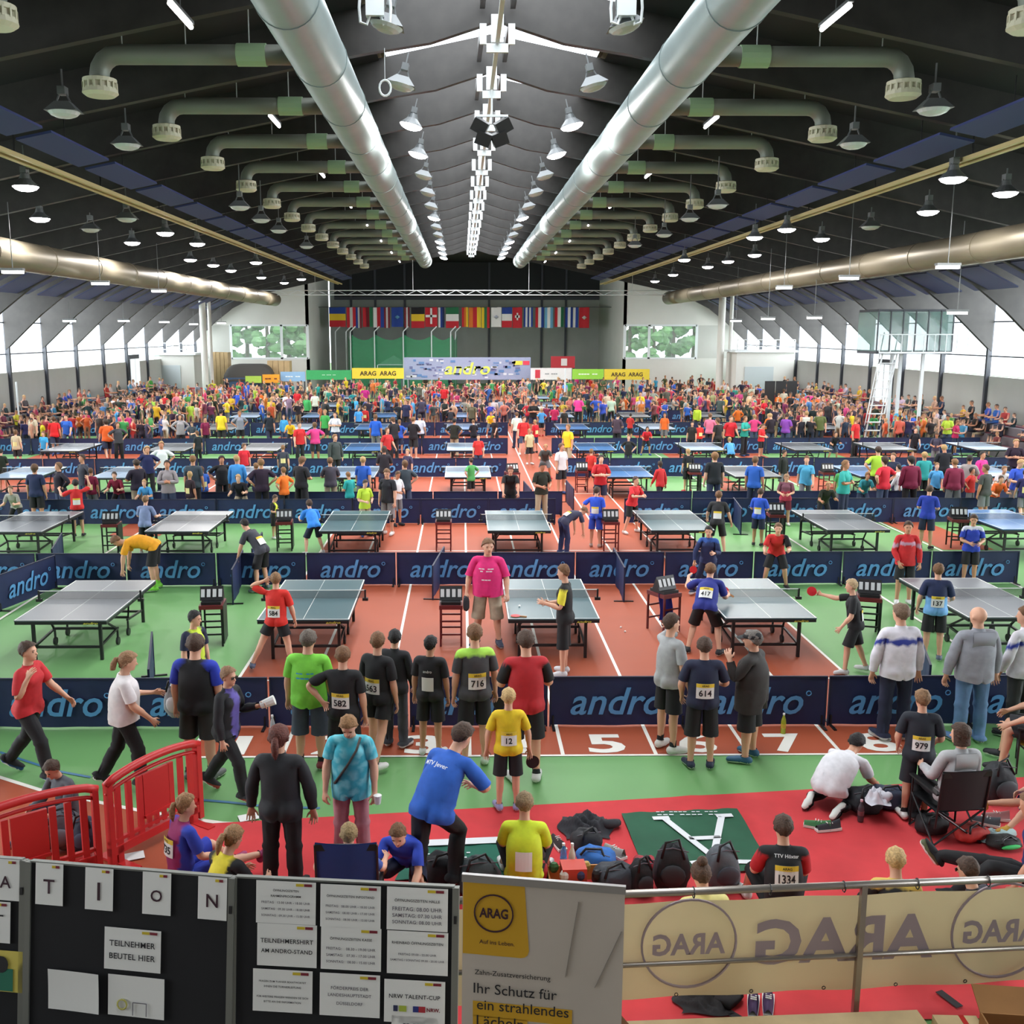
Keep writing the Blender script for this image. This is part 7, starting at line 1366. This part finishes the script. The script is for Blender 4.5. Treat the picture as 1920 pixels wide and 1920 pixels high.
HP('girl in maroon and white standing behind the leaning blue-shirted boy', 1470, 985, 890, f=160, pose=P_('front'), shirt=T_((118, 70, 86), 'halfdown', (180, 50, 74)), legs=L_('shorts', (110, 30, 50)), hair=((150, 116, 84), .03), shoes=(216, 210, 206))
HP('boy in royal blue shirt at the black umpire stand before the sixth table', 1734, 1030, 912, f=-30, pose=P_('front'), shirt=T_((36, 60, 170)), legs=L_('shorts', NVY), hair=(DBR, 0), shoes=K)
HP('player in black and yellow leaning forward at the right edge of the second row', 1895, 1030, None, 1.60, f=-40, pose=P_('ready', lean=36), shirt=T_(KK, 'sleeves', (206, 190, 50)), legs=L_('shorts', (60, 84, 96)), hair=(BLK, 0), bib='')

bag(0, 11, .30, .14, .42, (150, 154, 160), 'grey and white shoulder bag carried by the woman in the white shirt', -.3, z=wb['hand']['L'][2] - .36, loc=wb['hand']['L'] + np.array((.16, .10, 0)), acc=(206, 206, 210)); bag(0, 12, .12, .2, .26, (40, 40, 46), 'black bat case in the hand of the man in pink', 0, z=pk['hand']['R'][2] - .24, loc=pk['hand']['R'], strap=False)
q = lw['hand']['L']; tag(build('paper_roll', MB().tube([(-.04, 0, 0), (.12, .02, .06)], [.045, .06], 10), mt_paper, loc=tuple(q)), 'white rolled towel held by the laughing woman', 'towel'); q = tw_['hand']['L']; tag(build('paper_cup', MB().lathe((0, 0, 0), [(.03, 0), (.042, .09)], 12), mt_paper, loc=(q[0] + .03, q[1] - .03, q[2] - .03)), 'white paper cup in the hand of the turquoise shirt woman', 'cup')
bat(tuple(yl['hand']['R']), bat_rot((.5, .1, -1)), 'black bat in the hand of the youth with lime shoulders', False); bat(tuple(yb['hand']['R']), bat_rot((.35, .1, -1)), 'black bat in the hand of the yellow-shirted boy', False)

for inf, col, lab, rz in ((gh, (34, 34, 38), 'black folding camp chair with a person in a grey hoodie', 6), (ds, (196, 140, 40), 'black and orange camp chair at the right picture edge', 62), (cb_, (28, 62, 128), 'blue folding camp chair seen from behind with a blond child', 0)):
    l_ = inf['root'].location; a_ = math.radians(rz); camp_chair((l_.x - math.sin(a_) * .10, l_.y + math.cos(a_) * .10, 0), col, lab, rz, bh=1.02 if col[2] == 128 else .86)
# ---------------------------------------------------------------- players and spectators further back, each one placed by the crown of the head
PAL = dict(red=(196, 36, 42), maroon=(120, 26, 56), crimson=(186, 40, 74), pink=(220, 60, 130), rose=(214, 110, 140), orange=(226, 106, 34), yellow=(228, 196, 40), lime=(176, 216, 60), green=(70, 158, 84), teal=(40, 152, 146), sky=(70, 158, 216), blue=(42, 84, 190), navy=(30, 38, 72), violet=(132, 60, 160), white=(220, 218, 220), grey=(142, 142, 148), charcoal=(62, 64, 72), black=(28, 28, 32), beige=(196, 178, 152), camo=(92, 92, 66), salmon=(230, 106, 92))
CNAME = dict(salmon='salmon', camo='olive camouflage', sky='sky blue', charcoal='charcoal grey')
MIDP = '''26 898 grey c;60 843 black c;71 870 navy a;109 869 black a;149 855 charcoal a;170 879 maroon c;225 870 maroon c;249 863 black a;308 867 grey a;317 886 black c;289 888 sky c;363 855 charcoal a;376 877 blue c;396 858 black a;441 855 sky a;450 877 black c;471 870 navy c;489 862 black a;523 878 orange c;545 858 black a;618 860 charcoal a;653 888 teal c;680 857 blue a;687 908 lime c;708 838 black a;744 884 white c;760 863 charcoal a;1016 867 black a;1053 833 white a;1127 855 red a;1239 865 red c;1341 850 black a;1415 857 blue a;1433 845 black c;1513 855 sky a;1547 890 black c;1577 872 green c;1586 865 teal a;1600 872 teal c;1635 855 red a;1675 851 navy a;1689 872 white c;1710 857 maroon a;1734 849 teal a;1757 868 sky c;1772 835 black a;1792 862 maroon a;1819 855 grey a;1822 878 red c;1843 848 pink a;1877 825 black a;1875 862 white c;1869 880 orange c;1912 862 blue a;1656 840 lime a;1642 846 orange c;1800 872 crimson c;1848 872 charcoal a;1900 876 navy c
883 860 green c;253 838 navy a;275 829 navy c;302 829 white a;451 836 red c;525 835 charcoal c;1160 842 red c;1291 843 black c;764 843 charcoal c;1022 824 charcoal c;993 805 beige c;981 781 red a;1004 788 red c;1065 797 yellow a;969 774 white a;1179 817 black c;1212 793 red c;1158 776 charcoal a;1182 776 red c;1243 774 orange c;1298 791 black c;1310 792 red c;1372 814 sky c;1429 795 red c;1475 776 violet a;1513 772 white a;1538 770 camo a;1564 802 black c;1332 776 rose a;1346 785 black a;1370 780 red a;1391 781 teal a;1415 778 pink c;1430 776 orange c;1446 776 black a;1308 760 lime c;1384 762 orange c;1448 747 red a;1518 725 orange a;1528 742 orange a;1504 721 blue a;1717 802 black c;1757 812 charcoal c;1606 784 red a;1597 772 yellow c;1689 765 sky a;1834 778 lime a;1794 788 crimson c;1778 772 crimson c;1760 770 red c;1700 774 blue c;1732 770 green c
89 809 sky c;100 781 red a;124 778 blue a;174 786 orange a;203 776 black a;220 793 charcoal a;246 759 black a;284 762 lime c;270 740 green a;29 807 beige c;5 788 yellow c;129 738 red a;74 743 white a;98 742 white a;217 755 red a;356 748 lime c;414 769 yellow a;337 778 grey a;360 791 charcoal c;384 783 maroon c;449 772 grey a;504 772 black a;532 779 sky c;545 780 yellow c;561 793 red a;590 793 pink a;609 769 green a;628 774 white a;463 716 blue a;446 733 blue a;557 731 red a;537 736 white a;628 816 charcoal a;370 809 black c;704 778 blue a;733 783 black a;725 802 red a;749 788 blue c;775 783 black a;787 778 white a;672 764 sky c;682 762 red c;727 757 black c;761 750 navy a;852 786 black a;845 760 black c;885 754 camo a;888 788 black c;897 816 red c;928 783 black c;833 723 red a;816 726 red a;684 724 magenta a;776 733 red c;668 745 sky c;940 745 grey a;955 740 salmon a;920 765 yellow c;1000 752 black a;1015 766 sky c;1040 760 crimson c;1085 742 pink a;1100 730 navy a;1060 768 black c;1140 735 beige a;1200 735 yellow a;1225 730 grey a;1250 728 camo a;1275 735 blue c;1120 745 violet c;790 745 charcoal a;810 752 crimson c;640 745 green c;610 748 black a;590 735 white a;575 742 green a;510 738 camo a;490 735 orange c;425 748 yellow c;395 745 beige a;330 735 rose a;310 738 red a;300 745 sky c;245 735 navy a;230 740 white a;190 742 charcoal a;160 745 beige a;145 740 sky a;110 745 black a;50 752 rose c;15 758 green c;40 770 crimson c;60 775 beige a;85 770 orange c;1340 742 charcoal a;1365 735 navy a;1410 735 beige a;1395 728 camo a;1430 715 maroon a;1470 730 beige a;1460 738 orange c;1560 740 red c;1575 730 sky a;1590 728 rose a;1610 740 salmon a;1625 742 white c;1645 738 green c;1660 740 crimson a;1680 738 white a;1712 738 salmon a;1725 734 pink a;1745 740 white a;1765 736 orange a;1780 738 navy a;1800 742 grey a;1815 738 sky a;1830 745 sky c;1845 742 green c;1858 748 white c;1890 752 navy a;1905 750 violet a;1875 740 charcoal a'''
PAL['magenta'] = (190, 40, 130)
POSN = ['stand', 'hips', 'crossed', 'front', 'ready', 'leanrail', 'walk', 'turn']
MPOSE = {'stand': P_(), 'turn': P_(head=(8, 35, 0), lR=((.1, .05, -1), (.08, 0, -1))), 'ready': P_('ready'), 'hips': P_('hips'), 'crossed': P_('crossed'), 'front': P_('front'), 'leanrail': P_('leanrail', lean=14), 'walk': P_('walk')}
_mm = {}
def mid_mesh(pn, part, L):
    k = (pn, part, id(L))
    if k not in _mm:
        A, T3, M_, P__ = pose_bones(MPOSE[pn]); zm = skin(L.V, L.W, A, T3)[:, 2].min() - .016
        if part == 'body': V, F_, W_ = L.V, L.F, L.W
        else: V, F_, W_, ex = garment(L, {'shirt': ('top', .78, .86, .02, 1.475), 'jacket': ('top', 1.9, .84, .025, 1.49), 'shorts': ('legs', .53, 1.02, .034), 'trousers': ('legs', .045, 1.02, .02), 'hair': ('hair', 0.0), 'longhair': ('hair', .05), 'shoeR': ('shoe', 1), 'shoeL': ('shoe', -1)}[part])
        v = skin(V, W_, A, T3); v[:, 2] -= zm; me = smooth_mesh(part, v, F_); me.materials.append({'body': mt_skin, 'hair': mt_hair, 'longhair': mt_hair}.get(part, mt_ocloth)); _mm[k] = me
    return _mm[k]
me_mbib = MB().grid(lambda u, v: (.16 * math.sin((u - .5) * 1.4), -.158 * math.cos((u - .5) * 1.4) - .01, 1.03 + .19 * v), 3, 1).mesh('bib', mat('pale_yellow_bib', (228, 216, 150), .7))
occ = [np.array((p[0], p[1])) for _, p, _ in PEOPLE]
for bx, by, br_ in SIDEB:
    for q in (-.8, -.3, .3, .8): occ.append(np.array((bx + math.cos(br_) * q, by + math.sin(br_) * q)))
def settle(x, y, rad=.62):
    for it in range(40):
        mv = False
        for tx, ty in TABLES:
            dx, dy = x - tx, y - ty
            if abs(dx) < 1.05 and abs(dy) < 1.68:
                o = [(1.05 - abs(dx), 0), (1.68 - abs(dy), 1)]; o.sort()
                if o[0][1] == 0: x = tx + math.copysign(1.07, dx)
                else: y = ty + math.copysign(1.70, dy)
                mv = True
        for by in ROWY + [ROWY[2] + 1.35]:
            if abs(y - by) < .27 and not (by == ROWY[2] + 1.35 and 2.3 < x < 4.3): y = by + (.29 if y >= by else -.29); mv = True
        for q in occ[-400:]:
            d = math.hypot(x - q[0], y - q[1])
            if d < rad: a = math.atan2(y - q[1], x - q[0]) if d > 1e-3 else 1.0; x = q[0] + math.cos(a) * rad * 1.02; y = q[1] + math.sin(a) * rad * 1.02 + .01; mv = True
        if not mv: break
    return x, y
CROWD = []
rc = random.Random(11)
HAIRS = [(92, 64, 42), (60, 44, 34), (136, 98, 62), (180, 146, 98), (34, 28, 26), (112, 80, 52)]
def member(px, topy, cn, kind):
    if cn == 'magenta': pass
    h = rc.uniform(1.68, 1.84) if kind == 'a' else rc.uniform(1.42, 1.58); p = at_head(px, topy, h); x0 = p[0]
    if abs(x0 - XC) > 21.3: x0 = XC + math.copysign(21.3 - rc.uniform(0, 1.5), x0 - XC)
    x, y = settle(x0, min(p[1], 84))
    occ.append(np.array((x, y))); near = y < 47; L = MID
    pn = rc.choice(['stand', 'turn', 'hips', 'crossed', 'front', 'stand', 'walk']) if kind == 'a' else rc.choice(['stand', 'turn', 'ready', 'front', 'ready', 'walk', 'hips'])
    intab = min(math.hypot(x - tx, y - ty) for tx, ty in TABLES) < 2.6
    f = rc.choice((0, 180)) + rc.uniform(-50, 50)
    if pn == 'ready': f = 0 if any(abs(x - tx) < 1.6 and 0 < ty - y < 3 for tx, ty in TABLES) else 180
    root = put('person', mid_mesh(pn, 'body', L), None, (x, y, 0), math.radians(f), color=rc.choice(SKIN)); k = h / 1.75; w = k * (rc.uniform(.98, 1.12) if kind == 'a' else rc.uniform(.88, 1.0)); root.scale = (w, w, k)
    top = 'jacket' if rc.random() < .12 else 'shirt'; sc_ = PAL[cn]; put(top, mid_mesh(pn, top, L), root, color=tuple(min(255, max(0, c + rc.randint(-10, 10))) for c in sc_))
    ln = 'trousers' if rc.random() < (.55 if kind == 'a' else .12) else 'shorts'; lc = rc.choice(((26, 26, 30), (30, 30, 36), (36, 44, 70), (58, 70, 96), (40, 40, 44))) if rc.random() < .85 else rc.choice(((170, 156, 130), (110, 112, 116))); put(ln, mid_mesh(pn, ln, L), root, color=lc)
    lh = rc.random() < .22; put('hair', mid_mesh(pn, 'longhair' if lh else 'hair', L), root, color=rc.choice(HAIRS))
    if y < 60:
        scol = rc.choice(((220, 218, 214), (40, 40, 46), (60, 90, 150), (190, 60, 60)))
        for s in 'RL': put('shoe', mid_mesh(pn, 'shoe' + s, L), root, color=scol)
    if kind == 'c' and rc.random() < .5 and pn != 'ready': put('bib', me_mbib, root)
    lnm = {(26, 26, 30): 'black', (30, 30, 36): 'black', (40, 40, 44): 'dark', (36, 44, 70): 'navy', (58, 70, 96): 'denim blue', (170, 156, 130): 'khaki', (110, 112, 116): 'grey'}[lc]
    CROWD.append((root, cn, kind, top, lnm + ' ' + ln, y, x, lh))
for s in MIDP.replace('\n', ';').split(';'):
    a, b, c, d = s.split(); member(float(a), float(b), c, d)
def zone(y):
    if y < 22: return 'first court row'
    if y < 29: return 'second court row'
    if y < 33: return 'crowd behind third barriers'
    if y < 40: return 'third court row'
    if y < 48: return 'fourth court row'
    if y < 56: return 'fifth court row'
    if y < 64: return 'sixth court row'
    if y < 72: return 'seventh court row'
    return 'far crowd'
zs = {}
for c in CROWD: zs.setdefault((zone(c[5]), c[1]), []).append(c)
for (zn, cn), lst in zs.items():
    lst.sort(key=lambda c: c[6])
    for i, (root, _, kind, top, lg, y, x, lh) in enumerate(lst):
        who = 'adult' if kind == 'a' else 'child'; o = (', %s from left' % ordw(i)) if len(lst) > 1 else ''
        tag(root, '%s in %s %s and %s, %s%s' % (who, CNAME.get(cn, cn), top, lg, zn, o), 'person', 'players and spectators further back')
# ---------------------------------------------------------------- the dense crowd beyond, too small to tell apart
def crowd_mesh(name, spots, L, seated=False):
    Vs, Fs, Cs = [], [], []; n0 = 0
    base = {}
    for pn, ps in (('stand', P_()), ('hips', P_('hips')), ('front', P_('front')), ('sit', P_('sitchair'))):
        A, T3, M_, P__ = pose_bones(ps); v = skin(L.V, L.W, A, T3); v[:, 2] -= v[:, 2].min(); base[pn] = v
    N = L.N; z, x, arm, y0 = L.V[:, 2], L.V[:, 0], L.arm, L.V[:, 1]; farm = (np.abs(x) > .26) & (arm < 0)
    reg = np.zeros(len(z), int); reg[(z > .88) & (z < 1.46) & ~farm & (arm < .85)] = 1; reg[(z <= .9) & (z > .45) & ~farm & (arm < 0)] = 2; reg[(z < .09)] = 4; reg[(z > 1.66) | ((z > 1.56) & (y0 < -.02))] = 3
    for (px, py, pz, h, yaw, sc_, lc, hc, sk, pn) in spots:
        v = base[pn] * (h / 1.75); c, s = math.cos(yaw), math.sin(yaw); R = np.array(((c, -s, 0), (s, c, 0), (0, 0, 1))); v = (v + N * np.where(reg == 1, .02, 0)[:, None]) @ R.T + np.array((px, py, pz))
        col = np.array([lin(sk), lin(tuple(int(.82 * q + 8) for q in sc_)), lin(lc), lin(hc), lin((60, 60, 64))])[reg]; Vs.append(v); Fs.append(L.F + n0); Cs.append(col); n0 += len(v)
    me = smooth_mesh(name, np.concatenate(Vs), np.concatenate(Fs)); tint(me, np.concatenate(Cs)); me.materials.append(mat('crowd_clothing', src='tint', rough=.8)); return me
spots = []; pals = list(PAL.values()); pw = ['red', 'red', 'black', 'charcoal', 'navy', 'black', 'grey', 'black', 'black', 'black', 'black', 'black', 'charcoal', 'navy', 'maroon', 'camo', 'navy', 'navy', 'blue', 'blue', 'charcoal', 'grey', 'white', 'white', 'sky', 'pink', 'orange', 'yellow', 'lime', 'green', 'teal', 'maroon', 'beige', 'crimson', 'salmon', 'camo']
def rnd_spot(x, y, z=0.0, pn=None):
    h = rc.choice((rc.uniform(1.6, 1.85), rc.uniform(1.4, 1.6))); j = lambda c: tuple(min(255, max(0, q + rc.randint(-18, 18))) for q in c)
    spots.append((x, y, z, h, rc.uniform(0, 6.28), j(PAL[rc.choice(pw)]), rc.choice(((28, 28, 32), (34, 40, 62), (62, 74, 98), (150, 136, 112))), rc.choice(HAIRS), rc.choice(SKIN), pn or rc.choice(('stand', 'hips', 'front'))))
def rect(pa, pb, Y, d0, d1): return (AY(pa, 700, Y)[0] - .4, AY(pb, 700, Y)[0] + .4, Y + d0, Y + d1)
KEEP = [rect(299, 372, 84, -2.2, 2.2), rect(1372, 1478, 80, -2.2, 2.2), rect(1435, 1497, 66, -.5, .5), rect(425, 513, 87, -1.9, 1.9), rect(376, 398, 82.5, -1, 1), rect(1345, 1373, 80.5, -1, 1), rect(400, 430, 88, -1, 1), rect(1365, 1400, 82, -1, 1), rect(1040, 1248, 68, -.4, .6), rect(360, 462, 82, -.4, .4), rect(1622, 1770, 50, -1.6, 1.4), rect(20, 40, 52, -.4, .4), rect(455, 1220, 85.7, -1.1, 1.2)]
for i in range(800):
    y = rc.uniform(56, 88) if i < 620 else rc.uniform(46, 60); x = XC + rc.uniform(-21, 21)
    if i >= 620: x = XC + rc.choice((-1, 1)) * rc.uniform(15, 21)
    if y > 78 and rc.random() < .25: x = XC + rc.uniform(-12, 14)
    x, y = settle(x, y, .42)
    if any(a < x < b and c < y < d for a, b, c, d in KEEP): continue
    occ.append(np.array((x, y))); rnd_spot(x, y)
for s in (-1, 1):
    for k in range(3):
        for i in range(58):
            if rc.random() < .42: continue
            h0 = len(spots); rnd_spot(XC + s * (22.7 + .55 * k), 36.5 + i * .78, .0 + .40 * k + .02, 'sit'); q = list(spots[-1]); q[4] = math.radians(90 * s) + rc.uniform(-.3, .3); q[2] = .40 * k - .0 ; spots[-1] = tuple(q)
o = put('crowd_people', crowd_mesh('crowd', spots, FAR)); tag(o, 'dense distant crowd of people filling the far half of the hall', 'crowd', kind='stuff')
